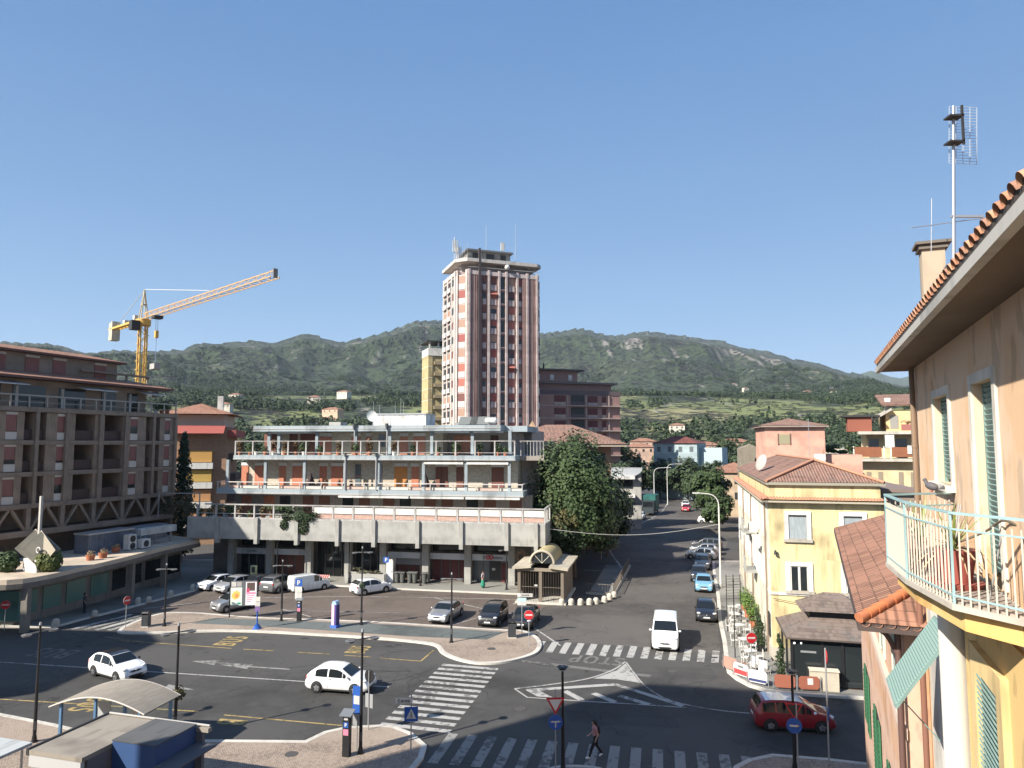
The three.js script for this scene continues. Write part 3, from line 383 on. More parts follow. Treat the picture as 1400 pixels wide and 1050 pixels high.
  // the ivy over the band
  const ivy = leaves(2600, 2.3, 1.0, 0.35, 0.16, { clumps: 22 }); part('ivy', [ivy, leaves(700, 0.7, 0.9, 0.25, 0.16, { at: [0.5, -1.1, 0] }), leaves(500, 0.5, .6, .25, .16, { at: [-1.7, -.9, 0] })], Mt.leaf2, t, [K(440), 7.2, 0.05]);
  // plant spots on the terraces
  t.updateMatrixWorld(); const W = (x, y, z) => new THREE.Vector3(x, y, z).applyMatrix4(t.matrixWorld).toArray();
  for (const u of [338, 352, 360, 372, 383, 398, 413, 424, 445, 470, 493, 512, 545, 570, 604, 628, 660, 685, 694]) pots.push([...W(K(u), 13.65, -3.7), u % 3, 'upper']);
  for (const u of [306, 318, 332, 345, 358, 372, 388, 400, 462]) pots.push([...W(K(u), 6.6, -1.0), (u + 1) % 3, 'lower']);
  for (const u of [452, 470, 486, 505, 560]) pots.push([...W(K(u), 9.86, -4.1), 2, 'middle']);
  for (const u of [325, 392, 405]) pots.push([...W(K(u), 6.6, -2.2), 3, 'palm']);
}
// ---------------------------------------------------------------- apartment block on the left with the truss storey
{
  const t = thing('apartment_block', 'shaded brown concrete apartment block with loggias over a triangular truss storey', 'building', [-40.1, 0, -84], R(71));
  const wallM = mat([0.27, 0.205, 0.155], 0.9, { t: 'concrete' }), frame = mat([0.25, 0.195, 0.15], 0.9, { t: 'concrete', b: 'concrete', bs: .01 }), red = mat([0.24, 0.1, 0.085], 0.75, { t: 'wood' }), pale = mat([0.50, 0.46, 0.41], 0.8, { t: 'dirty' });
  const Lx = -22, D = -15;
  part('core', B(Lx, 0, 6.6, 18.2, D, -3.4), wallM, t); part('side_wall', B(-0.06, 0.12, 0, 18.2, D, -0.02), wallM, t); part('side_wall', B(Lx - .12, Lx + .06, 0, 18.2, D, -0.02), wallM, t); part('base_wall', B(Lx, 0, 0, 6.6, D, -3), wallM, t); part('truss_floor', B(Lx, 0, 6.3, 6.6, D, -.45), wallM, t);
  const pier = [[0, .7], [1.5, 2.2], [3.06, 3.38], [4.18, 5.35], [6.3, 7.24], [9.57, 10.73], [13.0, 14.0], [14.95, 16.1], [17.0, 17.3], [18.3, 19.0], [20.05, 22]];
  const shut = [[0.7, 1.5], [5.35, 6.3], [14.0, 14.95], [19.0, 20.05]], open = [[2.2, 3.06], [3.38, 4.18], [7.24, 9.57], [10.73, 13], [16.1, 17], [17.3, 18.3]];
  for (let k = 0; k < 3; k++) {
    const y0 = 15.3 - 3 * k, y1 = 17.95 - 3 * k;
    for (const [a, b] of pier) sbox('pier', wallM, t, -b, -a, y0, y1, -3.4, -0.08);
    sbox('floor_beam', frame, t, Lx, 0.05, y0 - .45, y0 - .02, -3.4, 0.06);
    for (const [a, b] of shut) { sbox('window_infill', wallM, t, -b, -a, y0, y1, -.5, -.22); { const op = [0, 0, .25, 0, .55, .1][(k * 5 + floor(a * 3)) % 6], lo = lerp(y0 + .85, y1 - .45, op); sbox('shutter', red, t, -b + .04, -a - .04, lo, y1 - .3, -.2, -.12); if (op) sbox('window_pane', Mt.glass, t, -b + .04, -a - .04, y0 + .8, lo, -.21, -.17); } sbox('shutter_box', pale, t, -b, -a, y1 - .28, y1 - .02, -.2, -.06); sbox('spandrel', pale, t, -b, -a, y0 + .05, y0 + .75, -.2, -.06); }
    for (const [a, b] of open) { sbox('loggia_door', Mt.glass, t, -b + .12, -a - .12, y0 + .05, y1 - .2, -3.4, -3.34); sbox('loggia_rail', mat([0.06, 0.035, 0.03], .7), t, -b + .02, -a - .02, y0 + .05, y0 + 1.0, -.42, -.38); sbox('mullion', mat([0.1, 0.07, 0.06], 0.6), t, -(a + b) / 2 - .03, -(a + b) / 2 + .03, y0 + .05, y1 - .2, -3.34, -3.3); }
  }
  for (const s of [0, 3.22, 7.0, 10.15, 14.0, 17.15, 21.9]) sbox('pilaster', frame, t, -s - .18, -s + .18, 9.2, 18.45, -.1, .2);
  part('cornice', B(Lx, .2, 18.0, 18.45, -1, .16), frame, t);
  // truss storey
  part('truss_chord', B(Lx, .2, 8.85, 9.3, -.4, .14), frame, t); part('truss_chord', B(Lx, .2, 6.25, 6.8, -.4, .14), frame, t);
  for (let k = 0; k <= 6; k++) sbox('truss_post', frame, t, -k * 3.5 - .22, -k * 3.5 + .22, 6.8, 8.85, -.35, .08);
  for (let k = 0; k < 6; k++) { const xm = -k * 3.5 - 1.75; for (const s of [-1, 1]) part('truss_diagonal', beam([xm + s * .12, 8.85, -.1], [xm + s * 1.5, 6.8, -.1], .3, .24), frame, t); }
  // setback storeys
  part('terrace_slab', B(Lx, 0, 18.2, 18.46, D, -.9), frame, t); part('setback_wall', B(Lx, -2, 18.46, 21.3, D, -2.6), mat([0.26, 0.2, 0.155], 0.9, { t: 'plaster' }), t);
  for (let k = 0; k <= 12; k++) sbox('rail_post', mat([0.3, 0.28, 0.25], .7), t, -k * 1.8 - .06, -k * 1.8 + .06, 18.45, 19.55, -.05, .05); part('terrace_rail', B(Lx, 0, 19.5, 19.62, -.07, .07), mat([0.3, 0.28, 0.25], .7), t); part('terrace_rail', B(Lx, 0, 18.9, 18.94, -.04, .04), mat([0.3, 0.28, 0.25], .7), t);
  for (const [a, b] of [[3.2, 4.6], [6.2, 8], [10, 13], [14.5, 17.8], [19, 21]]) { sbox('terrace_window', Mt.glass, t, -b, -a, 18.5, 20.7, -2.6, -2.52); sbox('terrace_curtain', pale, t, -b + .2, -b + .5, 18.6, 20.6, -2.5, -2.48); }
  const roof = (y, z0, z1, x1, rise, nm) => { const g = new THREE.BufferGeometry(); const zb = z1 - 4, P = [[Lx, y, z0], [x1, y, z0], [x1 - 2, y + rise, zb], [Lx, y + rise, zb]], q = []; const up = [[0, 1, 2], [0, 2, 3]]; for (const f of up) for (const i of f) q.push(...P[i]); const s = [[x1, y, z0], [x1, y, D], [x1 - 2, y + rise, D + 2]], s2 = [[x1, y, z0], [x1 - 2, y + rise, D + 2], [x1 - 2, y + rise, zb]]; for (const f of [s, s2]) for (const v of f) q.push(...v); const b = [[Lx, y + rise, zb], [x1 - 2, y + rise, zb], [x1 - 2, y + rise, D], [Lx, y + rise, D]]; for (const i of [0, 1, 2, 0, 2, 3]) q.push(...b[i]); g.setAttribute('position', new THREE.Float32BufferAttribute(q, 3)); const uv = []; for (let i = 0; i < q.length; i += 3) uv.push(q[i], q[i + 2] * 1.1); g.setAttribute('uv', new THREE.Float32BufferAttribute(uv, 2)); g.computeVertexNormals(); part(nm, g, Mt.tile, t); part('eave', B(Lx, x1, y - .22, y - .005, D, z0), mat([0.12, 0.06, 0.05], .8), t); };
  roof(21.5, -.9, -1.2, .4, .9, 'tile_roof'); part('top_wall', B(Lx, -4, 21.6, 24.3, D, -5), mat([0.27, 0.215, 0.17], .9, { t: 'plaster' }), t); roof(24.4, -4.2, -5.2, -3.4, 1.0, 'tile_roof');
  for (const [a, b] of [[5.5, 7], [10.5, 12], [13.5, 15], [17, 19.5]]) { sbox('top_shutter', red, t, -b, -a, 22.3, 23.8, -5, -4.94); sbox('shutter_box', pale, t, -b, -a, 23.82, 24.05, -5, -4.9); }
  part('top_beam', B(-9, 0.2, 22.9, 23.1, -4.8, -4.4), frame, t); for (const x of [-3, 0]) sbox('top_post', frame, t, x - .1, x + .1, 21.9, 22.9, -4.7, -4.5);
  for (const [a, b] of [[17.5, 22], [7.5, 11.5], [1, 3.6]]) { const g = B(0, b - a, -.03, .03, 0, 1.9); g.rotateX(R(12)); part('awning', g, Mt.white, t, [-b, 21, -2.5]); }
  part('aerial', C(.03, .02, 25, 28, -19, -9, 5), Mt.galv, t); part('aerial_arm', B(-19.6, -18.4, 26.6, 26.66, -9, -8.95), Mt.galv, t);
  t.updateMatrixWorld(); const W = (x, y, z) => new THREE.Vector3(x, y, z).applyMatrix4(t.matrixWorld).toArray();
  for (const x of [-.6, -1.4, -2.2, -20.6, -21.6]) pots.push([...W(x, 18.46, -.7), 1, 'block']);
}
// other blocks beside and behind the camera, seen only by the shade they throw over the square
function plainBlock(name, label, pts, h, m) {
  const o = part(numbered(name), [slab(pts, 0, h), slab(inset(pts, -0.4), h, h + 0.35)], m, scene); o.userData = { label, category: 'building' };
}
plainBlock('shade_block', 'plain plastered block whose shadow falls over the bus road', [[-72, 26], [-53.7, 26.9], [-52, 27.9], [-50.5, 38.4], [-52.3, 40.7], [-65.8, 42.2], [-72, 42.6]], 20, Mt.offwhite);
plainBlock('shade_block', 'tall plastered block whose shadow falls over the crossing', [[-27.4, 19.9], [-16.1, 17.8], [-20.9, 1.9], [-33, 5], [-33, 16.2]], 31, Mt.offwhite);
// ---------------------------------------------------------------- the one-storey arcade with its flat canopy
{
  const t = thing('arcade', 'low dark glazed arcade under a curved flat canopy roof', 'building');
  const edge = curve([[-60, 57.4], [-48, 56.9], [-38.9, 56.6], [-37.2, 62.2], [-36.3, 68.5], [-35.9, 73.8], [-34.7, 79.5]], 5, false).filter((p) => p[0] < -30);
  const back = [[-40.2, 83.8], [-47.5, 62.6], [-60, 62]];
  const pl = [...edge, ...back];
  part('canopy_roof', slab(inset(pl, 0.02), 3.95, 4.32), mat([0.52, 0.43, 0.33], 0.9, { t: 'plaster' }), t);
  part('canopy_fascia', slab(inset(pl, -0.06), 3.55, 3.95), mat([0.16, 0.14, 0.12], 0.8, { t: 'dirty' }), t);
  const inner = [[-60, 59.4], [-47, 59], [-40.9, 59.2], [-39.6, 63.4], [-38.6, 69], [-38.1, 74], [-36.9, 80]];
  part('back_wall', slab([...inner, ...back], 0.1, 3.55), mat([0.2, 0.19, 0.17], .8, { t: 'dirty' }), t);
  for (let k = 2; k + 1 < inner.length; k++) { const [ax, ad] = inner[k], [bx, bd] = inner[k + 1], n = 2; for (let q = 0; q < n; q++) { const a = (q + .12) / n, b = (q + .88) / n; const p = (s, y, o) => [lerp(ax, bx, s) + o, y, -lerp(ad, bd, s)]; const w = hypot(bx - ax, bd - ad) * (b - a); const g = B(-w / 2, w / 2, 0, 1.9, -.03, .03); const th = Math.atan2(bd - ad, bx - ax); part(k < 4 ? 'shop_window' : 'dark_window', g, k < 4 ? Mt.glassTeal : Mt.glass, t, p((a + b) / 2, 0.85, .06), th); } }
  for (const [x, d] of [[-38.6, 57.2], [-45, 57.4], [-52, 57.6], [-36.6, 69], [-36.2, 74.6]]) sbox('column', mat([0.22, 0.2, 0.17], .9, { t: 'concrete' }), t, x - .25, x + .25, .1, 3.56, -d - .25, -d + .25);
  for (const x of [-56, -49, -42]) sbox('shop_window', Mt.glassTeal, t, x - 1.6, x + 1.6, .5, 2.9, -59.35, -58.95);
  part('roof_upstand', [B(-41.9, -39.6, 4.34, 5.9, -82, -78), B(-42.6, -41.4, 4.34, 5.5, -77, -73.5)], mat([0.26, 0.28, 0.3], .6, { t: 'dirty' }), t);
}
{ // diamond sign sculpture on the canopy
  const t = thing('diamond_sign', 'two tilted concrete squares with a tall pin on the canopy roof', 'sign', [-39.9, 4.32, -60.2], R(-20));
  for (const x of [-.75, .75]) { const g = B(-1.05, 1.05, -1.05, 1.05, -.16, .16); g.rotateZ(R(45)); g.rotateY(R(30)); part('diamond_panel', g, mat([0.2, 0.19, 0.16], .85, { t: 'dirty' }), t, [x, 1.85, x * .4]); part('panel_edge', g.clone().scale(1.06, 1.06, .35), mat([0.42, 0.37, 0.29], .85), t, [x, 1.85, x * .4]); }
  part('emblem', new THREE.TorusGeometry(.22, .05, 6, 18, 4.6), Mt.white, t, [.95, 1.85, .62]); part('pin', B(-.25, -.05, 1.6, 6.2, -.3, -.1), mat([0.42, 0.40, 0.36], .8), t); part('plinth', B(-.8, .8, 0, 1.1, -.6, .6), Mt.white, t);
}
function shrub(name, label, pos, g, m, cat = 'shrub', group) { const t = thing(name, label, cat, pos, 0, group); part('foliage', g, m, t); part('stem', C(.05, .03, -.05, .6), Mt.bark, t); return t; }
shrub('planter_shrub', 'spiky green shrub left of the diamond sign', [-42.1, 4.32, -59.8], leaves(700, .9, .9, .8, .22, { long: 2.2, at: [0, .85, 0] }), Mt.leaf1); shrub('planter_shrub', 'large yellow green shrub right of the diamond sign', [-38.9, 4.32, -60.1], leaves(1300, 1.1, 1.0, .9, .24, { long: 2.2, at: [0, .9, 0] }), leafMat([0.12, 0.14, 0.03]));
for (const [x, d, l] of [[-38.6, 65.6, 'squat terracotta pot on canopy, first past the yellow green shrub'], [-38.2, 66.9, 'squat terracotta pot on canopy, second past the yellow green shrub'], [-38.9, 70.3, 'squat terracotta pot on canopy near the white fan units']]) { const t = thing('roof_pot', l, 'pot', [x, 4.32, -d]); part('pot', C(.3, .42, 0, .5, 0, 0, 12), Mt.terracotta, t); part('dry_plant', leaves(120, .4, .3, .4, .12, { at: [0, .6, 0] }), mat([0.3, 0.22, 0.12], .9, { side: THREE.DoubleSide }), t); }
{ // air conditioning plant on the canopy
  const mk = (label, x, d, w, h, fans) => { const t = thing('fan_unit', label, 'fan unit', [x, 4.32, -d], R(71)); part('casing', B(-w / 2, w / 2, .08, h, -.35, .35), Mt.white, t); for (const y of fans) { const g = new THREE.CylinderGeometry(.32, .32, .04, 18); g.rotateX(PI / 2); part('fan_grille', g, Mt.dark, t, [0, y, .37]); } part('base', B(-w / 2, w / 2, 0, .08, -.3, .3), Mt.dark, t); };
  mk('tall white fan unit with two stacked grilles', -38.4, 71.9, .95, 1.55, [.42, 1.12]); mk('small white fan unit with one grille', -37.6, 73.0, 1.1, .95, [.5]);
  const d = thing('air_duct', 'long pale metal duct bridging the canopy plant', 'duct', [-38.2, 4.32, -76.6], R(71)); part('duct', B(-2.4, 2.4, 1.1, 1.75, -.5, .5), Mt.white, d); for (const x of [-2, 0, 2]) part('leg', B(x - .06, x + .06, 0, 1.1, -.06, .06), Mt.galv, d);
  const e = thing('plant_room', 'blue grey sheet metal plant room on the canopy', 'hut', [-40.9, 4.32, -71.8], R(71)); part('wall', B(-2.6, 2.6, 0, 1.8, -.9, .9), mat([0.13, 0.15, 0.19], .6, { t: 'dirty' }), e); for (let k = 0; k < 8; k++) part('rib', SB(.06, 1.8, .06), mat([0.16, 0.18, 0.22], .6), e, [-2.4 + k * .68, 0, .92]); part('roof', B(-2.7, 2.7, 1.8, 1.95, -1, 1), Mt.galv, e);
}
// ---------------------------------------------------------------- tower, and the blocks near it
{
  const t = thing('tower_block', 'tall pink and white residential tower with antennas on its flat roof', 'tower', [-9.9, 0, -160], R(20));
  const pink = mat([0.44, 0.275, 0.25], .85, { t: 'dirty' }), pinkD = mat([0.35, 0.205, 0.185], .85, { t: 'dirty' }), wh = mat([0.54, 0.45, 0.42], .8, { t: 'dirty' }), W = 16.9, D = -13.4, H = 54, cols = [mat([0.28, 0.075, 0.065], .7), mat([0.36, 0.12, 0.09], .7), mat([0.34, 0.21, 0.155], .7), mat([0.16, 0.06, 0.05], .7), mat([0.10, 0.05, 0.05], .7)];
  part('core', B(0.5, W - .3, 0, H, D, -.4), pinkD, t); part('left_core', B(-2.2, .5, 0, H, D, -2.4), wh, t);
  const V = (x, w, m = wh, h0 = 0, h1 = H + 1.2, z = .25) => sbox('pilaster', m, t, x - w / 2, x + w / 2, h0, h1, -.5, z);
  const cx = (c) => (c - 318) / (650 - 318) * W;   // measured along the face
  for (const c of [318, 412, 462, 497, 551, 600, 649]) V(cx(c), .5);
  for (const [a, b] of [[322, 364], [576, 597], [604, 646]]) { const x0 = cx(a), x1 = cx(b); sbox('ribbed_panel', pink, t, x0, x1, 0, H, -.4, -.05); for (let q = 1; q < 4; q++) sbox('rib', q % 2 ? pinkD : mat([0.33, 0.26, 0.2], .85), t, lerp(x0, x1, q / 4) - .09, lerp(x0, x1, q / 4) + .09, 0, H, -.06, .05); }
  sbox('flue', mat([0.05, 0.04, 0.04], .7), t, cx(366) - .22, cx(366) + .22, 10, H + 6.2, -.1, .5);
  const winM = () => pick(cols);
  for (let f = 0; f < 15; f++) {
    const y = 2.8 + f * 3.42; if (y < 8) continue;
    for (const [a, b, sp] of [[384, 401, 0], [424, 450, 1], [511, 538, 1], [559, 573, 2]]) { const x0 = cx(a), x1 = cx(b), lo = y + 1.3 + pick([0, 0, .5, 0, 1.1, .2]); sbox('shutter', sp === 0 ? cols[3 + (f % 2)] : winM(), t, x0, x1, lo, y + 3.05, -.4, -.3); if (lo > y + 1.35) sbox('window_pane', Mt.glass, t, x0, x1, y + 1.28, lo, -.4, -.33); sbox('spandrel', sp === 0 ? mat([0.42, 0.36, 0.34], .8) : wh, t, x0, x1, y - .1, y + 1.25, -.4, -.12); if (sp === 1) sbox('spandrel_joint', pinkD, t, (x0 + x1) / 2 - .05, (x0 + x1) / 2 + .05, y - .1, y + 1.25, -.13, -.08); }
    if ((f * 7) % 5 === 1) { const g = B(-.75, .75, -.03, .03, 0, 1); g.rotateX(R(40)); part('window_awning', g, cols[1], t, [cx(f % 2 ? 437 : 524), y + 2.9, -.3]); }
    sbox('stair_glass', Mt.glass, t, cx(467), cx(492), y + .45, y + 3.2, -.4, -.36); sbox('stair_slab', wh, t, cx(465), cx(494), y + .1, y + .35, -.4, -.15);
  }
  // chamfered left corner with its window column
  const ch = new THREE.Group(); ch.name = 'corner_bay'; ch.position.set(-.35, 0, -.2); ch.rotation.y = R(-48); t.add(ch); { const cw = 3.1; part('corner_wall', B(-cw, 0, 0, H, -1.2, -.2), wh, ch); for (const x of [-cw + .25, -.25]) part('pilaster', B(x - .25, x + .25, 0, H + 1.1, -.3, .1), mat([0.55, 0.47, 0.43], .8, { t: 'dirty' }), ch);
    for (let f = 2; f < 15; f++) { const y = 2.8 + f * 3.42; part('shutter', SB(1.7, 1.75, .1), [cols[2], cols[1], cols[2], cols[2], cols[0], cols[1], cols[3], cols[0], cols[2]][(f * 4) % 9], ch, [-cw / 2, y + 1.3, -.18]); part('spandrel', SB(1.7, 1.35, .14), mat([0.5, 0.46, 0.43], .8), ch, [-cw / 2, y - .1, -.16]); } }
  // left face with balconies
  part('left_wall', B(-2.5, -2.2, 0, H, D, -2.4), mat([0.40, 0.36, 0.32], .85, { t: 'dirty' }), t);
  for (let f = 2; f < 15; f++) { const y = 2.8 + f * 3.42; for (const z of [-11.2, -7.4]) { sbox('balcony_slab', wh, t, -3.0, -2.5, y, y + .2, z - 1.6, z + 1.6); sbox('balcony_rail', mat([0.45, 0.44, 0.42], .8), t, -3.0, -2.95, y + .2, y + 1.1, z - 1.6, z + 1.6); sbox('balcony_door', f % 3 ? Mt.dark : cols[2], t, -2.56, -2.48, y + .3, y + 2.6, z - 1.4, z + .6); } sbox('side_window', f % 2 ? cols[3] : Mt.glass, t, -2.56, -2.48, y + 1.2, y + 2.8, -5.4, -4.3); sbox('side_window', cols[1], t, -2.56, -2.48, y + 1.2, y + 2.8, -9.6, -9.0); }
  for (const z of [-13.2, -9.3, -5.7, -2.7]) sbox('pilaster', mat([0.6, 0.57, 0.54], .8), t, -2.75, -2.4, 0, H + 1, z - .25, z + .25);
  // right chamfer
  part('right_wall', B(W - .3, W + 1.1, 0, H, D, -1.3), pink, t); for (let f = 2; f < 15; f++) { const y = 2.8 + f * 3.42; sbox('spandrel', mat([0.46, 0.43, 0.42], .8), t, W + .25, W + 1.15, y - .1, y + 1.3, -1.35, -1.18); sbox('shutter', cols[4], t, W + .25, W + 1.15, y + 1.35, y + 3, -1.35, -1.22); }
  part('frieze', [B(-2.7, W + 1.2, H, H + .9, D - .2, -2.3), B(-.2, W + .5, H, H + .9, -2.4, .1)], wh, t);
  part('attic', B(-1, W - 1, H + .9, H + 3.0, D + 1, -3), mat([0.36, 0.32, 0.3], .8), t); part('roof_rail', [B(-2.6, W + 1, H + 1.7, H + 1.8, -2.35, -2.25), B(-.2, W + .5, H + 1.7, H + 1.8, 0, .1)], mat([0.4, 0.4, 0.4], .6), t);
  part('roof_cap', slab([[-2.9, 1.9], [-.6, -.45], [W - .1, -.45], [W + 1.3, .8], [W + 1.3, 13.8], [-2.9, 13.8]], H + 2.9, H + 3.7), mat([0.52, 0.48, 0.44], .85, { t: 'dirty' }), t);
  part('plant_room', B(1, 11.5, H + 4.1, H + 6.6, -11, -4), mat([0.24, 0.23, 0.21], .85, { t: 'dirty' }), t); part('plant_room_roof', B(.4, 12.1, H + 6.6, H + 7, -11.5, -3.4), mat([0.12, 0.12, 0.12], .8), t); for (const [a, b] of [[2, 3.4], [5.4, 7.4], [9, 10.4]]) sbox('plant_window', Mt.dark, t, a, b, H + 4.6, H + 6.2, -4.05, -3.95);
  for (const [x, z, h] of [[-2.6, -3.5, 6.4], [-1.6, -4, 5]]) { part('antenna_mast', C(.12, .1, H + 4.1, H + 3 + h, x, z, 6), Mt.galv, t); for (let q = 0; q < 4; q++) sbox('antenna_panel', Mt.white, t, x - .5 + q * .32, x - .3 + q * .32, H + h - .6, H + h + 2.1, z + (q % 2) * .5, z + .2 + (q % 2) * .5); }
  for (const [x, h] of [[6, 14], [13.6, 15], [10.6, 10]]) part('antenna_mast', C(.06, .04, H + 5, H + h, x, -6, 5), Mt.galv, t); part('antenna_panel', B(9.8, 10.8, H + 8, H + 10, -6.2, -6), Mt.white, t); part('roof_dish', new THREE.SphereGeometry(.62, 14, 10), Mt.white, t, [cx(499), H + 2.2, .4]);
  for (const x of [0, .5, 1.1]) part('roof_aerial', C(.03, .03, H + 4.1, H + 7 + x, x - .8, -2.6, 4), Mt.galv, t);
}
{
  const t = thing('slim_tower', 'slim yellow residential tower behind the pink tower', 'tower', [-27.5, 0, -232], R(20)); const y = mat([0.46, 0.37, 0.19], .85, { t: 'dirty' });
  part('wall', B(0, 12, 0, 44, -9, 0), y, t); part('side_wall', B(-.3, 0, 0, 44, -9, 0), y, t); part('front_edge', B(-.3, 1.1, 0, 44, 0, .3), y, t); for (let f = 0; f < 11; f++) { sbox('balcony', mat([0.3, 0.24, 0.15], .85), t, 1.6, 6, 4 + f * 3.7, 5.1 + f * 3.7, 0, 1); sbox('floor_band', mat([0.6, 0.52, 0.36], .85), t, -.34, 1.14, 3.2 + f * 3.7, 3.45 + f * 3.7, -9, .34); }
  part('crown', B(-.4, 12, 44, 46.5, -9, .4), Mt.offwhite, t); part('roof', B(-1, 12.6, 48.6, 49, -9.6, 1), Mt.dark, t); for (const x of [0, 3, 6]) sbox('crown_post', Mt.offwhite, t, x, x + .4, 46.5, 48.6, -.4, 0);
}
{
  const t = thing('brown_block', 'dark brown apartment block with loggias drawn as dark panels beside the tower', 'building', [7.4, 0, -172], R(18)); const w = mat([0.34, 0.205, 0.175], .9, { t: 'brick' }), b = mat([0.44, 0.34, 0.30], .9, { t: 'concrete' });
  part('wall', B(-2, 21.5, 0, 27, -16, -1), w, t); part('wing_wall', B(-2, 6.5, 0, 27, -1, -.2), w, t);
  for (let f = 0; f < 8; f++) { const y = 2.6 + f * 3.1; sbox('floor_band', b, t, -2, 21.6, y - .14, y + .14, -1, -.15 + (f % 2) * .004); for (const [x0, x1, m] of [[3.2, 6.2, Mt.maroon], [12.6, 15.2, Mt.maroon], [16.5, 17.6, Mt.maroon]]) { sbox('shutter', m, t, x0, x1, y + .9, y + 2.5, -1.02, x0 < 6 ? -.12 : -.9); sbox('sill_panel', b, t, x0, x1, y + .2, y + .85, -1.02, x0 < 6 ? -.1 : -.86); } sbox('loggia_shade_panel', Mt.dark, t, 8, 11.6, y + .25, y + 2.7, -1.02, -.92); sbox('loggia_rail', mat([.08, .06, .06], .6), t, 8, 11.6, y + .25, y + 1.1, -.9, -.84); }  // loggias are flat near-black panels, recess shade put into the colour
  for (const x of [7, 12, 18.3]) sbox('pier', b, t, x - .16, x + .16, 0, 27, -1, -.7);
  part('attic', B(-1, 20.5, 27.3, 30, -15, -4), w, t); part('attic_roof', B(-2, 22, 30, 30.5, -16, -3), mat([0.17, 0.14, 0.13], .8), t); part('parapet', B(-2, 21.8, 27, 28.1, -1.3, -.9), mat([.12, .09, .09], .8), t); part('stair_head', B(1, 11.5, 30.5, 33.4, -12, -5), w, t); part('stair_roof', B(0, 13, 33.4, 33.8, -13, -4), mat([.1, .09, .09], .8), t); part('stair_mast', C(.2, .2, 33.8, 35.5, 3, -7), Mt.dark, t); for (const x of [4, 9]) sbox('stair_window', Mt.offwhite, t, x, x + 1, 31, 32.4, -5, -4.95);
}
function hip(w, d, h, over, y) {   // hipped tile roof over a w x d box centred on the origin
  const X = w / 2 + over, Z = d / 2 + over, rx = max(0, X - Z), rz = max(0, Z - X); const a = [-X, y, Z], b = [X, y, Z], c = [X, y, -Z], e = [-X, y, -Z], r0 = [-rx, y + h, rz], r1 = [rx, y + h, X > Z ? 0 : -rz]; const f = X > Z ? [[a, b, r1], [a, r1, r0], [b, c, r1], [c, e, r0], [c, r0, r1], [e, a, r0]] : [[a, b, r0], [b, c, r1], [b, r1, r0], [c, e, r1], [e, a, r0], [e, r0, r1]];
  const P = [], U = []; for (const tr of f) { const n = new THREE.Vector3().subVectors(new THREE.Vector3(...tr[1]), new THREE.Vector3(...tr[0])).cross(new THREE.Vector3().subVectors(new THREE.Vector3(...tr[2]), new THREE.Vector3(...tr[0]))); for (const p of tr) { P.push(...p); abs(n.x) > abs(n.z) ? U.push(p[2], p[1] * 2.4) : U.push(p[0], p[1] * 2.4); } }
  const g = new THREE.BufferGeometry(); g.setAttribute('position', new THREE.Float32BufferAttribute(P, 3)); g.setAttribute('uv', new THREE.Float32BufferAttribute(U, 2)); g.computeVertexNormals(); return g;
}
{
  const t = thing('tile_roof_hall', 'low brown hall with a wide hipped tile roof behind the terraces', 'building', [7.6, 0, -106], R(-6)); part('wall', B(-9, 7, 0, 14.6, -6, 4.5), mat([0.3, 0.2, 0.14], .9, { t: 'plaster' }), t); part('roof', hip(18, 14, 2.9, .9, 14.9), Mt.tileBrown, t, [-.6, 0, -1]); part('eave', B(-10.4, 9.2, 14.55, 14.88, -8.7, 6.7), mat([0.45, 0.38, 0.3], .85), t); part('gable', new THREE.ConeGeometry(2.1, 2.6, 4).rotateY(PI / 4), mat([0.5, 0.33, 0.2], .9, { t: 'plaster' }), t, [-4.6, 17.2, -1]); for (const x of [-7, -3, 1, 5]) sbox('window', Mt.dark, t, x, x + 1.2, 12.3, 13.6, 4.45, 4.56);
  const u = thing('loggia_house', 'small house with round arches under a tile roof', 'house', [-21, 0, -176], R(10)); part('wall', B(-4, 4, 0, 17.6, -5, 2), mat([0.2, 0.13, 0.1], .9), u); part('roof', hip(8, 7, 2.4, .8, 17.7), Mt.tile, u, [0, 0, -1.5]); for (const x of [-2.4, 0, 2.4]) { const g = new THREE.CircleGeometry(.8, 14); part('arch', g, Mt.dark, u, [x, 16, 2.03]); }
}
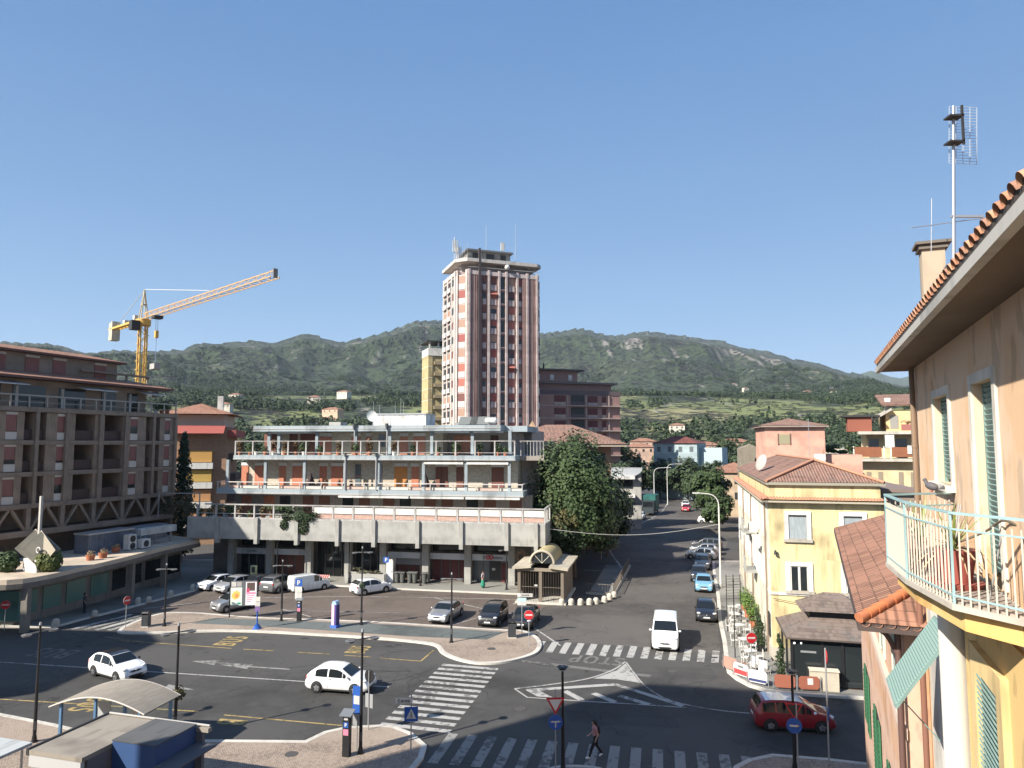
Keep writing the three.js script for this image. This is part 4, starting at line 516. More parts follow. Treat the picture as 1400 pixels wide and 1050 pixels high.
{
  const t = thing('orange_house', 'narrow apartment house with yellow and red awnings beside the dark cypress', 'house', [-47.2, 0, -106], R(14)); part('wall', B(-5, 4, 0, 17.5, -12, 0), mat([0.36, 0.22, 0.14], .9, { t: 'brick' }), t); part('side_wall', B(4, 4.15, 0, 17.5, -12, 0), mat([0.36, 0.22, 0.14], .9, { t: 'brick' }), t); part('roof', hip(9.6, 12.4, 1.8, .6, 19.4), Mt.tile, t, [-.4, 0, -6]); part('attic', B(-4.6, 3.6, 17.5, 19.3, -11.6, -1), mat([0.5, 0.4, 0.33], .9), t);
  const red = mat([0.3, 0.08, 0.065], .85), g = B(-4.9, 3.9, -.04, .04, 0, 2.2); g.rotateX(R(32)); part('red_awning', g, red, t, [0, 17.6, 0]); part('side_awning', B(3.95, 5.4, 15.9, 17, -11, -.2), red, t);
  [[0.48, 0.27, 0.08], [0.45, 0.3, 0.08], [0.44, 0.23, 0.1], [0.44, 0.25, 0.15]].forEach((c, k) => { const y = 12.2 - k * 2.9; sbox('awning', mat(c, .85), t, -2.4, 2.2, y, y + 1.7, 0, .5); sbox('balcony', Mt.white, t, -2.6, 2.4, y - 1, y - .1, 0, .9); }); for (let k = 0; k < 4; k++) sbox('side_balcony', mat([0.1, 0.07, 0.06], .8), t, 4.15, 5.3, 3 + k * 3.1, 4.1 + k * 3.1, -8, -2); part('chimney', B(2, 2.8, 19.5, 22.4, -5, -4.2), Mt.offwhite, t);
  const u = thing('ochre_house', 'small ochre house past the awnings with one pale window', 'house', [-36.5, 0, -121], R(14)); part('wall', B(-3, 4, 0, 15.6, -8, 0), mat([0.3, 0.2, 0.12], .9, { t: 'plaster' }), u); part('rear_wing', B(1.4, 7, 0, 17.2, -9, -1.2), mat([0.3, 0.17, 0.12], .9, { t: 'brick' }), u); part('roof', B(-3.3, 7.3, 17.2, 17.5, -9.3, -.8), Mt.tileBrown, u); for (const y of [12.6, 9.6, 6.6]) sbox('window', Mt.offwhite, u, -1.6, -.2, y, y + 1.7, 0, .08);
}
// ---------------------------------------------------------------- tower crane
{
  const A = new THREE.Vector3(-62, 36, -120), Bj = new THREE.Vector3(-28.8, 36, -88.7); const th = Math.atan2(-(Bj.z - A.z), Bj.x - A.x);
  const t = thing('tower_crane', 'yellow tower crane with a long jib over the rooftops', 'crane', [A.x - 1.5, 0, A.z], th); const ye = mat([0.62, 0.38, 0.09], .6), pale = mat([0.58, 0.35, 0.14], .6);
  const m = []; for (const [x, z] of [[-.52, -.52], [.52, -.52], [.52, .52], [-.52, .52]]) m.push(B(x - .11, x + .11, 0, 36, z - .11, z + .11)); for (let y = 8, k = 0; y < 36; y += 1.5, k++) { const s = k % 2 ? 1 : -1; for (const q of [-.52, .52]) { m.push(beam([s * -.52, y, q], [s * .52, y + 1.5, q], .09, .09), beam([q, y, s * -.52], [q, y + 1.5, s * .52], .09, .09)); } m.push(B(-.52, .52, y - .05, y + .05, -.9, -.8), B(-.52, .52, y - .05, y + .05, .8, .9)); } part('mast', m, ye, t);
  const L = 45.6, j = []; j.push(beam([0, 36.2, -.6], [L, 36.2, -.6], .11, .11), beam([0, 36.2, .6], [L, 36.2, .6], .11, .11), beam([0, 37.3, 0], [L, 37.1, 0], .11, .11)); for (let x = 0, k = 0; x < L - 1; x += 1.2, k++) { const a = k % 2; for (const z of [-.6, .6]) j.push(beam([x, a ? 37.25 : 36.2, a ? 0 : z], [x + 1.2, a ? 36.2 : 37.25, a ? z : 0], .06, .06)); j.push(B(x, x + .06, 36.17, 36.23, -.6, .6)); } part('jib', j, pale, t); part('jib_tip', [B(L - .1, L + .1, 36.1, 37.3, -.3, .3)], mat([.2, .18, .16], .7), t);
  part('counter_jib', [B(-15.8, 0, 36, 36.35, -.7, -.5), B(-15.8, 0, 36, 36.35, .5, .7), ...Array.from({ length: 9 }, (_, k) => B(-1.6 - k * 1.7, -1.4 - k * 1.7, 36.02, 36.3, -.6, .6))], ye, t); part('counterweight', [B(-15.4, -14.6, 34, 37.3, -.7, .7), B(-14.5, -13.7, 34, 37.5, -.7, .7)], mat([0.55, 0.5, 0.38], .9, { t: 'concrete' }), t); part('winch', B(-9, -8.1, 36.3, 37.1, -.4, .4), Mt.white, t); part('winch', B(-4, -3.2, 36.3, 37.4, -.4, .4), Mt.white, t);
  part('slewing_ring', C(1.2, 1.2, 35.2, 36.2, 0, 0, 16), ye, t); part('apex', [beam([-.6, 36.2, -.6], [0, 41.5, 0], .14, .14), beam([.6, 36.2, -.6], [0, 41.5, 0], .14, .14), beam([-.6, 36.2, .6], [0, 41.5, 0], .14, .14), beam([.6, 36.2, .6], [0, 41.5, 0], .14, .14), B(-.4, .4, 38.8, 38.9, -.4, .4)], mat([.6, .5, .3], .6), t); part('tie_rod', [bar([0, 41.5, 0], [26, 37.4, 0], .05, 5), bar([0, 41.5, 0], [-14, 36.4, 0], .05, 5)], Mt.white, t); part('cab', B(-.2, 1.2, 34.2, 35.8, .9, 2.2), Mt.dark, t);
  part('trolley', B(5.6, 7, 35.6, 36.1, -.7, .7), Mt.dark, t); part('hoist_rope', [bar([6.2, 35.6, -.15], [6.2, 33.4, -.15], .03, 4), bar([6.2, 35.6, .15], [6.2, 33.4, .15], .03, 4)], Mt.dark, t); part('hook_block', B(5.9, 6.5, 32.4, 33.6, -.25, .25), ye, t); part('sling', [bar([6.2, 32.4, 0], [6.2, 28, 0], .05, 4)], mat([.2, .25, .4], .7), t); part('load', B(5.2, 7.2, 27.2, 28.1, -.5, .5), Mt.concrete, t); part('lower_load', B(4.8, 6.8, 22.6, 23.8, -.5, .5), Mt.dark, t);part('load_rope', bar([5.8, 27.2, 0], [5.8, 23.8, 0], .02, 4), Mt.dark, t);
}
// ---------------------------------------------------------------- yellow corner building
const pantile = (() => { const g = new THREE.CylinderGeometry(.11, .085, .5, 8, 1, true, 0, PI); g.rotateZ(0); g.rotateX(PI / 2); g.rotateZ(PI / 2); return g; })();   // half pipe along z
{
  const t = thing('corner_building', 'yellow two storey corner building with white framed windows and tile roofs', 'building', [18.0, 0, -50], R(-14));
  const ye = mat([0.70, 0.575, 0.31], .85, { t: 'dirty' }), cream = mat([0.74, 0.68, 0.53], .85, { t: 'dirty' }), fr = mat([0.72, 0.70, 0.67], .8, { t: 'dirty' }), W = 7.4, D = -31;
  part('wall', B(0, W, 0, 11.0, D, 0), ye, t); part('street_wall', B(-.06, 0, 0, 11, D, -.02), cream, t); part('parapet', B(.15, W - .1, 11.0, 12.1, D + .2, -.35), ye, t); part('string_course', B(-.1, W, 4.55, 4.72, D, .08), fr, t); part('plinth', B(-.12, W, 0.1, 1.0, D, .1), Mt.stone, t);
  for (const x of [1.0, 4.55]) for (const [y0, y1, kind] of [[8.25, 10.3, 0], [4.75, 6.8, 1]]) {
    const w = part('window', B(x + .3, x + 1.45, y0 + .15, y1 - .28, -.2, .02), kind ? Mt.glass : mat([0.34, 0.38, 0.40], .6, { t: 'wood' }), t);
    part('frame', [B(x, x + .28, y0, y1, 0, .09), B(x + 1.47, x + 1.75, y0, y1, 0, .09), B(x + .28, x + 1.47, y1 - .26, y1, 0, .09)], fr, w); part('sill', B(x - .06, x + 1.81, y0 - .08, y0 + .13, 0, .16), Mt.stone, w); part('head_gap', B(x + .3, x + 1.45, y1 - .38, y1 - .27, .02, .05), Mt.dark, w);
    if (kind) { part('sash', [B(x + .8, x + .95, y0 + .15, y1 - .3, .02, .06), B(x + .3, x + .38, y0 + .15, y1 - .3, .02, .06), B(x + 1.37, x + 1.45, y0 + .15, y1 - .3, .02, .06)], Mt.white, w); }
  }
  for (let k = 0; k < 7; k++) for (const [y0, y1] of [[8.3, 10.3], [4.8, 6.8]]) { const z = -2.2 - k * 4.2; const w = part('side_window', B(-.1, .1, y0 + .15, y1 - .2, z - 1.1, z), k % 2 ? Mt.glassGrey : mat([0.5, 0.5, 0.48], .7), t); part('frame', [B(-.2, -.06, y0, y1, z, z + .22), B(-.2, -.06, y0, y1, z - 1.32, z - 1.1), B(-.2, -.06, y1 - .2, y1, z - 1.1, z)], fr, w); }
  for (const z of [-1.3, -13, -22]) part('downpipe', C(.06, .06, .2, 11, -.16, z, 8), mat([0.22, 0.16, 0.12], .6), t);
  // lower tile fringe round the wall head
  const fringe = []; for (let x = -.5; x < W + .2; x += .21) { const g = pantile.clone(); g.rotateX(.32); g.translate(x, 11.14, .28); fringe.push(g); } for (let z = .4; z > D; z -= .21) { const g = pantile.clone(); g.rotateX(.32); g.rotateY(-PI / 2); g.translate(-.3, 11.14, z); fringe.push(g); }
  const fm = part('tile_fringe', fringe, mat([0.42, 0.2, 0.13], .9, { side: THREE.DoubleSide, t: 'tiles' }), t); fm.userData.kind = 'stuff'; part('cornice', [B(-.5, W + .2, 10.9, 11.02, 0, .5), B(-.55, -.06, 10.9, 11.02, D, .5)], mat([0.4, 0.36, 0.28], .8), t); part('fringe_bed', [B(-.3, W + .1, 11.02, 11.08, -.1, .4), B(-.5, 0, 11.02, 11.08, D, .4)], Mt.tile, t);
  part('roof', hip(W - .1, 30.4, 1.45, .25, 12.3), Mt.tileBrown, t, [W / 2, 0, D / 2 - .1]); part('roof_gutter', B(-.1, W + .2, 12.08, 12.27, D - .2, -.1), mat([0.3, 0.28, 0.22], .7), t);
  for (const [a, b] of [[[-.1, 12.35, -.05], [3.7, 13.8, -3.8]], [[W + .1, 12.35, -.05], [3.7, 13.8, -3.8]], [[3.7, 13.81, -3.8], [3.7, 13.81, -27]]]) part('ridge_tiles', bar(a, b, .1, 6), mat([0.42, 0.21, 0.13], .9), t);
  const dish = new THREE.SphereGeometry(1.25, 22, 8, 0, 2 * PI, 0, 0.8); dish.scale(.8, .3, .8); dish.translate(0, -.3, 0); dish.rotateX(R(-70)); dish.rotateY(R(118)); part('satellite_dish', dish, mat([.36, .35, .32], .6, { side: THREE.DoubleSide }), t, [0.6, 13.4, -11]); part('dish_mast', C(.06, .06, 12.1, 13.4, .6, -11), Mt.galv, t);
  for (const [y, z] of [[7.9, -7.3], [7.2, -4.6], [6.9, -13.6]]) { const a = part('air_conditioner', B(-.75, -.1, y, y + .75, z - 1, z), Mt.offwhite, t); const g = new THREE.CylinderGeometry(.28, .28, .03, 16); g.rotateZ(PI / 2); part('fan_grille', g, Mt.dark, a, [-.77, y + .38, z - .5]); }
  for (const [y, z] of [[4.4, -9], [7.4, -10.5]]) part('balcony', [B(-1, -.06, y, y + .15, z - 2.6, z), ...Array.from({ length: 14 }, (_, k) => B(-.98, -.94, y + .15, y + 1.1, z - 2.55 + k * .19, z - 2.52 + k * .19)), B(-1, -.92, y + 1.1, y + 1.16, z - 2.6, z)], mat([.3, .3, .28], .7), t);
  part('wall_lamp', C(.12, .06, 7.3, 7.6, .35, .2, 8), Mt.dark, t); part('side_wing', B(W, W + 2.4, 0, 11.6, -14, -1.6), mat([0.3, 0.24, 0.2], .9, { t: 'plaster' }), t); part('wing_roof', B(W - .2, W + 2.8, 11.6, 11.85, -14.4, -1.2), mat([0.2, .15, .13], .9), t); part('menu_board', B(-.14, -.06, 1.6, 3.2, -1.0, -.1), Mt.dark, t); part('roof_vent', B(5, 5.8, 13.2, 14.1, -12, -11.2), Mt.white, t); part('aerial', [C(.025, .02, 13.5, 17, 4.2, -9, 5), B(3.6, 4.8, 16.4, 16.44, -9.02, -8.98), B(3.8, 4.6, 15.6, 15.64, -9.02, -8.98)], Mt.galv, t);
}
{ // glazed restaurant pavilion
  const t = thing('restaurant_pavilion', 'dark glazed restaurant pavilion with a two tier brown shingle roof', 'pavilion', [17.35, 0.13, -44.9], R(-14)); const br = mat([0.175, 0.135, 0.115], .95, { t: 'tiles' }), W = 5.2, D = 4.6;
  for (const [x, z] of [[0, 0], [1.75, 0], [2.9, 0], [W, 0], [0, -D], [0, -2.3]]) sbox('post', Mt.blackMetal, t, x - .08, x + .08, 0, 2.75, z - .08, z + .08);
  for (const [x0, x1] of [[.08, 1.67], [1.83, 2.82], [2.98, W - .08]]) part('glass_panel', B(x0, x1, .1, 2.7, -.02, .02), Mt.glass, t); for (const [z0, z1] of [[-2.22, -.08], [-4.5, -2.38]]) part('glass_panel', B(-.02, .02, .1, 2.7, z0, z1), Mt.glass, t); part('beam', [B(-.1, W + .1, 2.7, 2.9, -.1, .1), B(-.1, .1, 2.7, 2.9, -D, -.1)], Mt.blackMetal, t); part('floor', B(0, W, -.02, .03, -D, 0), Mt.darkBrown, t);
  const low = hip(W, D, 1.5, .35, 2.9); part('lower_roof', low, br, t, [W / 2, 0, -D / 2]); part('clerestory', B(1.3, W - .9, 3.7, 4.3, -3.4, -1.4), Mt.dark, t); part('upper_roof', hip(W - 2.0, 2.2, .95, .45, 4.3), br, t, [W / 2 + .2, 0, -2.4]); part('eave_trim', B(-.38, W + .38, 2.84, 2.93, -D - .38, .38), mat([0.09, .07, .06], .8), t);
  for (const x of [0.15, .55]) part('spot_lamp', new THREE.SphereGeometry(.06, 8, 6), mat([.8, .8, .78], .3, { emissive: lin([1, .98, .9]), emissiveIntensity: 1.2 }), t, [x, 2.55, .12 - x * .2]); part('sign_strip', B(.5, 1.4, 2.0, 2.12, .03, .05), Mt.galv, t); part('inner_wall', B(.3, W, .05, 2.6, -D + .1, -D + .2), mat([.03, .03, .03], .8), t);
}
// ---------------------------------------------------------------- pink house with green shutters
const NEAR = R(-113);
{
  const t = thing('pink_house', 'pink house with green louvred shutters and a brown hipped tile roof', 'house', [8.92, 0, -16.5], NEAR); const pk = mat([0.60, 0.41, 0.31], .9, { t: 'stained' }), or = mat([0.58, 0.33, 0.21], .9, { t: 'stained' }), gr = mat([0.03, 0.13, 0.06], .7, { t: 'wood' }), paleG = mat([0.42, 0.48, 0.40], .8, { t: 'wood' }), L = -17.6, D = -8;
  part('street_wall', B(L, 0, 0, 10.9, -.3, 0), pk, t); part('end_wall', B(-.28, -.02, 0, 10.9, D, -.3), or, t); part('far_wall', B(L, L + .3, 0, 10.9, D, -.3), pk, t); part('string_course', B(L, .08, 8.35, 8.6, 0, .12), mat([0.62, 0.5, 0.42], .85), t); part('eave_board', B(L - .6, .75, 10.82, 11.0, D - .6, .95), mat([.07, .05, .045], .8), t);
  const roof = hip(17.6, 8, 2.1, .78, 11.02); part('roof', roof, Mt.tile, t, [L / 2, 0, D / 2 + .15]);
  for (const s of [1]) { const a = new THREE.Vector3(.78, 11.1, .93), b = new THREE.Vector3(-4, 13.15, D / 2 + .15), n = 26; for (let k = 0; k < n; k++) { const p = a.clone().lerp(b, k / n), q = a.clone().lerp(b, (k + 1.25) / n); part('ridge_tile', bar(p.toArray(), q.toArray(), .12, 8, .09), mat(k % 3 ? [0.5, 0.17, 0.07] : [0.42, 0.15, 0.07], .85), t); } }
  const tileM = [[.40, .19, .115], [.34, .155, .10], [.29, .15, .11]].map((c) => mat(c, .9, { side: THREE.DoubleSide })); const tg = (() => { const g = new THREE.CylinderGeometry(.1, .085, .44, 7, 1, true, -PI / 2, PI); g.rotateX(PI / 2); return g; })();
  // tiles of the near hip, one by one
  { let n = 0; const slope = Math.atan2(2.1, 4.78); for (let r = 0; r < 9; r++) for (let z = .8 - r * .42; z > D + 1 + r * .42; z -= .25) { const g = part('roof_tile', tg, tileM[(n * 7 + r) % 3], t, [.6 - r * .4, 11.1 + r * .176, z]); g.rotation.set(0, PI / 2, 0); g.rotation.order = 'YXZ'; g.rotation.x = slope; if (++n > 215) break; } }
  for (const [x, y] of [[-1.2, 9], [-5, 9], [-9, 9], [-13, 9]]) { const w = part('upper_window', B(x - 1.1, x, 8.85, 10.5, -.1, .03), paleG, t); part('frame', [B(x, x + .15, 8.75, 10.6, 0, .06), B(x - 1.25, x - 1.1, 8.75, 10.6, 0, .06)], mat([.6, .55, .45], .8), w); }
  for (const y of [3.6, 6.0].slice(0, 1)) for (const x of [-3.6, -8.4, -13.4]) { part('window_recess', B(x - 1.0, x, y, y + 2.2, -.1, .02), Mt.dark, t); const s = part('shutter', B(x + .04, x + .6, y, y + 2.25, .03, .08), gr, t); for (let k = 0; k < 12; k++) part('slat', SB(.46, .07, .05), gr, s, [x + .32, y + .15 + k * .165, .09]); const s2 = part('shutter', B(x - 1.6, x - 1.04, y, y + 2.25, .03, .08), gr, t); for (let k = 0; k < 12; k++) part('slat', SB(.46, .07, .05), gr, s2, [x - 1.32, y + .15 + k * .165, .09]); }
  part('downpipe', C(.07, .07, 0, 10.8, .12, .12, 8), mat([.11, .06, .05], .6), t); part('gutter_bend', tube([[.12, 10.2, .12], [.15, 10.7, .4], [.4, 10.85, .85]], .06, 8), mat([.11, .06, .05], .6), t);
  part('chimney', B(-9.2, -8.2, 11.3, 12.9, -2.6, -1.8), or, t); part('chimney_pot', [B(-9.1, -8.3, 13.2, 13.35, -2.55, -1.85), ...[[-9, -2.45], [-8.4, -2.45], [-9, -1.95], [-8.4, -1.95]].map(([x, z]) => B(x - .08, x + .08, 12.9, 13.2, z - .08, z + .08)), hip(1.1, .9, .4, .05, 13.35).translate(-8.7, 0, -2.2)], mat([.35, .13, .08], .9), t);
  part('terrace_roof', B(.1, 3.4, 4.0, 4.3, -4, -.6), Mt.concreteWarm, t); part('terrace_grille', [B(1.4, 2.5, 4.35, 4.4, -1.6, -.8), ...Array.from({ length: 6 }, (_, k) => B(1.4 + k * .2, 1.45 + k * .2, 4.42, 4.46, -1.6, -.8))], mat([.35, .2, .15], .7), t);
  part('step_stack', [B(-14, -12.6, 0, 1.6, .2, 1.4), B(-15.2, -14, 0, .9, .2, 1.6)], mat([.07, .05, .045], .9), t);
}
// ---------------------------------------------------------------- beige house at the right with the balcony
{
  const ox = 2.36 + .4245 * 15.8, t = thing('balcony_house', 'sunlit beige house with deep tiled eaves, pale green shutters and yellow lower wall', 'house', [ox, 0, -15.8], NEAR);
  // local x runs towards the camera, z out of the wall; p(d) is the place along the wall at depth d
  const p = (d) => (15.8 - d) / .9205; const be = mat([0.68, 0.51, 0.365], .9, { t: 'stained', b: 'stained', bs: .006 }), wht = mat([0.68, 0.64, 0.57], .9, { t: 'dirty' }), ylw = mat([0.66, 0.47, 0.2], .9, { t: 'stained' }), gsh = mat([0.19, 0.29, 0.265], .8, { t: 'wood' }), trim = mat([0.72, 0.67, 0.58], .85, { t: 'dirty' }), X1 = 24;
  // upper wall with two openings
  const w1 = [p(13.45), p(12.0)], w2 = [p(10.2), p(9.0)], head = 15.85, sill = 14.28, fl = 13.17;
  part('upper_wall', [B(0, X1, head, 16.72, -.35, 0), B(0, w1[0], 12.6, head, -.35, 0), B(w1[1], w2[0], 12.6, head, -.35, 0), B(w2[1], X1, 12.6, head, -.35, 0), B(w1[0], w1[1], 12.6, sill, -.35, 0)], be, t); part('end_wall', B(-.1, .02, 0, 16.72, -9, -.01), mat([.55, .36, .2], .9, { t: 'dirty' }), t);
  const slat = (h, w) => { const g = B(-w / 2, w / 2, 0, h, -.012, .012); g.rotateX(R(28)); return g; };
  for (const [x0, x1, y0, nm] of [[...w1, sill, 'window'], [...w2, fl, 'balcony_door']]) {
    const f = part(nm, [B(x0, x0 + .06, y0, head, -.17, -.11), B(x1 - .06, x1, y0, head, -.17, -.11), B(x0, x1, head - .06, head, -.17, -.11)], gsh, t); part('backing', B(x0, x1, y0, head, -.24, -.2), Mt.dark, f); const sg = slat(.085, x1 - x0 - .1); for (let y = y0 + .06; y < head - .1; y += .075) part('slat', sg, gsh, f, [(x0 + x1) / 2, y, -.16]); part('stile', B((x0 + x1) / 2 - .04, (x0 + x1) / 2 + .04, y0, head, -.13, -.1), gsh, f);
    part('surround', [B(x0 - .16, x0, y0, head + .14, 0, .035), B(x1, x1 + .16, y0, head + .14, 0, .035), B(x0, x1, head, head + .14, 0, .035)], trim, t);
  }
  part('sill', B(w1[0] - .2, w1[1] + .2, sill - .1, sill, -.02, .14), trim, t); part('downpipe', [C(.055, .055, 12.3, 16.68, .18, .08, 10), C(.065, .065, 14.9, 15.0, .18, .08, 10), C(.065, .065, 13.2, 13.3, .18, .08, 10)], mat([.22, .15, .1], .6, { t: 'dirty' }), t);
  // eaves: soffit, gutter, board coloured near black for the shade it lies in, single tiles
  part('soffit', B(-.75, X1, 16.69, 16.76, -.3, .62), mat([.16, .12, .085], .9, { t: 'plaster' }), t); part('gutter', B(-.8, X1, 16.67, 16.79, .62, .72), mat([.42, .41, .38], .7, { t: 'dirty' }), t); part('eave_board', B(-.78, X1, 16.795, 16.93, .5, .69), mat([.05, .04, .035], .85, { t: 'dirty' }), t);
  { const g = new THREE.BufferGeometry(), y0 = 16.92, q = [[-.85, y0, .66], [X1, y0, .66], [X1, y0 + 2.4, -6], [-.85, y0 + 2.4, -6]]; g.setAttribute('position', new THREE.Float32BufferAttribute([0, 1, 2, 0, 2, 3].flatMap((i) => q[i]), 3)); g.setAttribute('uv', new THREE.Float32BufferAttribute([0, 1, 2, 0, 2, 3].flatMap((i) => [q[i][0], q[i][2]]), 2)); g.computeVertexNormals(); part('roof', g, Mt.tile, t);
    const tg = new THREE.CylinderGeometry(.115, .095, .46, 9, 1, true, -PI / 2, PI); tg.rotateX(PI / 2); const lg = new THREE.CylinderGeometry(.09, .105, .46, 7, 1, true, PI / 2, PI); lg.rotateX(PI / 2);
    const tm = [[.42, .2, .115], [.36, .165, .1], [.46, .25, .15], [.3, .16, .11]].map((c) => mat(c, .9, { side: THREE.DoubleSide, t: 'plaster' })); let n = 0;
    for (let r = 0; r < 3; r++) for (let x = -.75; x < (r ? 13 : 16); x += .24) { const m = part('eave_tile', tg, tm[(n * 5 + (n >> 2)) % 4], t, [x + rr(-.012, .012), 17.03 + r * .135, .49 - r * .38]); m.rotation.x = .34 + rr(-.03, .03); m.rotation.z = rr(-.05, .05); n++; if (r === 0) { const c = part('channel_tile', lg, tm[(n * 3) % 4], t, [x + .12, 16.95, .5]); c.rotation.x = .34; } } }
  part('chimney', B(.34, .76, 17.3, 19.2, -.6, -.16), mat([.42, .35, .26], .9, { t: 'dirty' }), t); part('chimney_cap', [B(.28, .82, 19.2, 19.26, -.66, -.1), B(.3, .8, 19.26, 19.3, -.64, -.12), B(.22, .88, 19.3, 19.36, -.72, -.04)], mat([.15, .13, .11], .9), t);
  // lower storeys
  part('lower_wall', [B(0, 4.4, 0, 12.6, -.35, -.02), B(4.4, X1, 0, 12.6, -.35, .0)], wht, t); part('yellow_wall', B(4.75, X1, 0, 12.6, .0, .05), ylw, t); part('drain_stack', C(.2, .2, 0, 12.5, 4.5, .18, 14), wht, t); part('corner_pipe', C(.06, .06, 0, 12.4, .05, .12, 8), mat([.2, .09, .06], .7), t);
  const lw = [2.0, 3.1]; part('lower_window', B(lw[0], lw[1], 9.5, 11.5, -.02, .02), Mt.dark, t); { const sh = part('propped_shutter', B(-.85, .85, -1.6, 0, -.02, .02), gsh, t, [2.55, 11.6, .05]); sh.rotation.x = R(-34); for (let k = 0; k < 24; k++) part('slat', SB(1.56, .05, .02), mat([.22, .33, .3], .8), sh, [0, -1.55 + k * .063, .028]); part('stay', bar([.2, -1.5, 0], [.2, -1.75, -1.0], .012, 5), mat([.2, .3, .27], .6), sh); }
  { const x0 = 5.9, x1 = 7.2, f = part('lower_shutter', B(x0, x1, 8.4, 11.8, .03, .06), gsh, t); const sg = slat(.085, 1.1); for (let y = 8.46; y < 11.7; y += .08) part('slat', sg, gsh, f, [(x0 + x1) / 2, y, .09]); part('lower_surround', [B(x0 - .3, x0, 8.2, 12.1, .05, .14), B(x1, x1 + .3, 8.2, 12.1, .05, .14), B(x0, x1, 11.8, 12.1, .05, .14)], mat([.7, .52, .25], .9, { t: 'dirty' }), t); }
  // balcony
  const bal = [[6.97, 10.9], [6.03, 11.5], [5.56, 10.1], [5.25, 8.55], [5.8, 7.9]].map(([x, d]) => { const v = new THREE.Vector3(x - ox, 0, -(d - 15.8)); v.applyAxisAngle(new THREE.Vector3(0, 1, 0), -NEAR); return [v.x, v.z]; });
  const ball = [[bal[0][0] - .1, 0], [bal[1][0] - .25, bal[1][1] * 1.0], bal[1], bal[2], bal[3], bal[4], [bal[4][0] + .8, 0]];
  const poly = [[p(11.9), 0], bal[1], bal[2], bal[3], [bal[4][0] + .3, 0.02]].map(([x, z]) => [x, -z]);
  const slabG = (pts, y0, y1) => { const g = new THREE.ExtrudeGeometry(new THREE.Shape(pts.map(([x, d]) => new THREE.Vector2(x, d))), { depth: y1 - y0, bevelEnabled: false }); g.rotateX(-PI / 2); g.translate(0, y0, 0); return g; };
  part('balcony_slab', slabG(inset(poly, 0.12), 12.78, 13.03), ylw, t); part('balcony_edge', slabG(inset(poly, -0.03), 13.03, 13.1), mat([.46, .42, .36], .9, { t: 'dirty' }), t); part('balcony_floor', slabG(inset(poly, .05), 13.1, 13.12), mat([.33, .28, .24], .9, { t: 'brick' }), t);
  const rail = mat([0.28, 0.43, 0.45], .6, { t: 'dirty' }), balu = mat([.52, .47, .40], .7, { t: 'dirty' }); const pts = [[p(11.9), .02], bal[1], bal[2], bal[3], [bal[4][0] + .3, .04]];
  for (let k = 0; k + 1 < pts.length; k++) { const [ax, az] = pts[k], [bx, bz] = pts[k + 1], len = hypot(bx - ax, bz - az); part('rail_top', beam([ax, 14.17, az], [bx, 14.17, bz], .045, .03), rail, t); part('rail_mid', beam([ax, 13.98, az], [bx, 13.98, bz], .025, .02), rail, t); part('rail_foot', beam([ax, 13.2, az], [bx, 13.2, bz], .025, .02), rail, t); part('rail_post', B(-.014, .014, 13.08, 14.17, -.014, .014), rail, t, [bx, 0, bz]); const n = max(2, Math.round(len / .105)); for (let q = 1; q < n; q++) part('baluster', SB(.018, .96, .018), balu, t, [lerp(ax, bx, q / n), 13.1, lerp(az, bz, q / n)]); }
  part('reed_screen', (() => { const l = []; const [ax, az] = pts[1], [bx, bz] = pts[2]; for (let q = 0; q < 34; q++) { const s = (q + .5) / 34; l.push(B(lerp(ax, bx, s) - .012, lerp(ax, bx, s) + .012, 13.14, 13.92 + hash(q, 5) * .05, lerp(az, bz, s) - .045, lerp(az, bz, s) - .03)); } return l; })(), mat([.5, .42, .3], .95), t);
  part('rail_prop', [bar([p(10.6), 13.2, .3], [p(10.9), 14.05, .1], .012, 5), bar([p(10.75), 13.2, .3], [p(11.05), 14.05, .1], .012, 5), bar([p(8.4), 13.15, .3], [p(8.1), 14, .2], .012, 5)], mat([.3, .3, .3], .6), t);
  t.updateMatrixWorld(); const W = (x, y, z) => new THREE.Vector3(x, y, z).applyMatrix4(t.matrixWorld).toArray();
  const pot = thing('potted_yucca', 'spiky half dried potted plant on the balcony', 'plant', W(p(9.3), 13.12, .5)); pot.scale.setScalar(1.35); part('pot', C(.15, .2, .04, .36, 0, 0, 18), mat([.3, .075, .06], .7, { t: 'dirty' }), pot); part('saucer', C(.24, .26, 0, .05, 0, 0, 18), mat([.28, .07, .055], .7), pot); part('soil', C(.17, .17, .33, .345, 0, 0, 14), Mt.bark, pot);
  const blade = (L, az, el, droop) => { const pts2 = []; const P = [], I = [], n = 6; for (let k = 0; k <= n; k++) { const s = k / n, r = L * s * cos(el), y = L * s * sin(el) - droop * s * s * L, w = .022 * (1 - s * .9); const cx2 = cos(az) * r, cz = sin(az) * r; P.push(cx2 - sin(az) * w, .34 + y, cz + cos(az) * w, cx2 + sin(az) * w, .34 + y, cz - cos(az) * w); if (k < n) I.push(2 * k, 2 * k + 1, 2 * k + 2, 2 * k + 1, 2 * k + 3, 2 * k + 2); } const g = new THREE.BufferGeometry(); g.setAttribute('position', new THREE.Float32BufferAttribute(P, 3)); g.setAttribute('uv', new THREE.Float32BufferAttribute(P.flatMap((_, i) => i % 3 ? [] : [P[i], P[i + 1]]), 2)); g.setIndex(I); g.computeVertexNormals(); return g; };
  const gm = mat([.2, .24, .06], .7, { side: THREE.DoubleSide }), dm = mat([.42, .33, .2], .9, { side: THREE.DoubleSide }); for (let k = 0; k < 12; k++) part('leaf_blade', blade(rr(.35, .65), k * .9, rr(.9, 1.4), rr(0, .3)), gm, pot); for (let k = 0; k < 16; k++) part('dry_blade', blade(rr(.35, .6), k * 1.3, rr(.1, .9), rr(.5, 1.2)), dm, pot);
